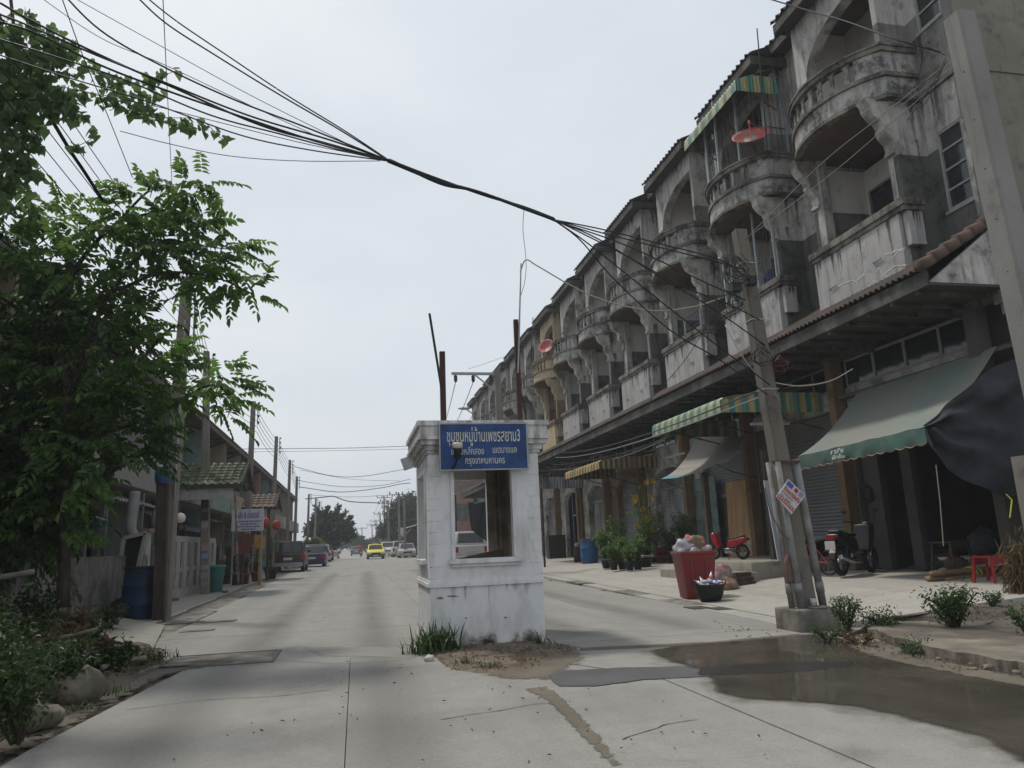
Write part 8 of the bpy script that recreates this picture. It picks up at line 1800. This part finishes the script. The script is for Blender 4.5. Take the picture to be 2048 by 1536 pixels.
for i, (px0, px1, Y, ci, lab) in enumerate(((893, 947, 74, 4, 'pinkish house with a red roof beyond the end of the row, left of two'), (955, 1012, 71, 0, 'grey house with a red roof beyond the end of the row, right of two'))):
    a, c = AY(px0, 846, Y), AY(px1, 846, Y); t = thing('town_house', lab, 'house', (0, 0, 0), 0, 'red roofed houses beyond the row'); rz = AY(px0, 838, Y).z
    b = B(); b.holewall('y', Y, Y + .15, a.x + .3, c.x - .2, 0, rz - 1.4, [(a.x + .8, a.x + 1.9, 3.4, 5.0), (a.x + .8, a.x + 1.9, 6.6, 8.2)]); b.box(a.x + .3, a.x + .45, Y + .15, Y + 9, 0, rz - 1.4).box(c.x - .35, c.x - .2, Y + .15, Y + 9, 0, rz - 1.4).box(a.x + .45, c.x - .35, Y + .5, Y + .6, 0, rz - 1.5); b.build('wall', m_lt[ci], t)
    for z in (3.4, 6.6): b = B(); b.box(a.x + .85, a.x + 1.85, Y + .05, Y + .10, z + .02, z + 1.58); b.build('window_shutter', mat('teal_paint', (.13, .21, .20)), t)
    b = B(); corrug(b, (a.x, Y - .5, rz - 1.5), (c.x, Y - .5, rz - 1.5), (a.x + .1, Y + 4, rz), (c.x - .1, Y + 4, rz), 14, .05); corrug(b, (a.x, Y + 9, rz - 1.5), (c.x, Y + 9, rz - 1.5), (a.x + .1, Y + 4, rz), (c.x - .1, Y + 4, rz), 14, .05); b.build('roof', mat('red_roof', (.17, .05, .045), .8, .3, 3), t)
p = AY(812, 930, 30.5); b = B(); b.bar((p.x - .15, 30.5, p.z), (p.x + .9, 30.5, p.z + .35), .5, .03, up=(0, 1, 0)); tag(b.build('tin_sheet', m_metal), 'corner of a tin sheet jutting out behind the booth cornice', 'sheet')
P_ = [AY(x, y, 36) for x, y in ((936, 1005), (982, 1000), (990, 1095), (960, 1112), (942, 1060))]
b = B(); b.grid(lambda u, v: tuple(P_[0].lerp(P_[1], u).lerp(P_[4].lerp(P_[2], u), v) + Vector((0, .1 * math.sin(9 * u + 4 * v), 0))), 10, 10); tag(b.build('dark_curtain', mat('curtain_dark', (.025, .028, .034), .8, .3, 3), None, True), 'dark hanging sheet seen through the booth window', 'sheet')
a, c = AY(950, 1006, 34), AY(992, 996, 34); b = B(); b.bar(a, c, .06, .30, up=(0, 1, 0)); tag(b.build('teal_awning', m_hem), 'teal awning edge seen through the booth window', 'awning')
t = thing('lean_to_roof', 'lean-to roof of mixed grey and red tiles seen through the booth window', 'roof', (0, 0, 0))
a, c, e, f = AY(905, 990, 52), AY(1000, 950, 52), AY(905, 958, 56), AY(1000, 918, 56)
b = B(); corrug(b, a, c, e, f, 30, .04); b.build('roof_sheet', m_tile_red, t); b = B(); b.bar(a, c, .1, .25, up=(0, 1, 0)); b.build('fascia', m_frame, t); b = B(); b.bar((a.x + .2, 52, 0), (a.x + .2, 52, a.z), .1); b.bar((c.x - .2, 52, 0), (c.x - .2, 52, c.z), .1); b.build('post', m_wood, t)
for grp, names in (('dusty cables under the canopy eaves', ['outermost dusty cable under the canopy, reaching the leaning pole', 'second dusty cable under the canopy, reaching the leaning pole', 'short dusty cable under the canopy above the yellow striped awning', 'shortest dusty cable under the canopy near the booth', 'innermost dusty cable under the canopy by the striped awning']),
                   ('black lines behind the big tree', ['topmost black line behind the big tree', 'second black line behind the big tree', 'third black line behind the big tree', 'lowest black line behind the big tree']),
                   ('curly wire ends on the right edge pole', ['longest curly wire end hanging from the right edge pole', 'short curly wire end beside the clamp on the right edge pole', 'curly wire end dropping lowest from the right edge pole', 'inner curly wire end close against the right edge pole'])):
    for o, nm in zip([o for o in SC.objects if o.get('group') == grp], names): o['label'] = nm
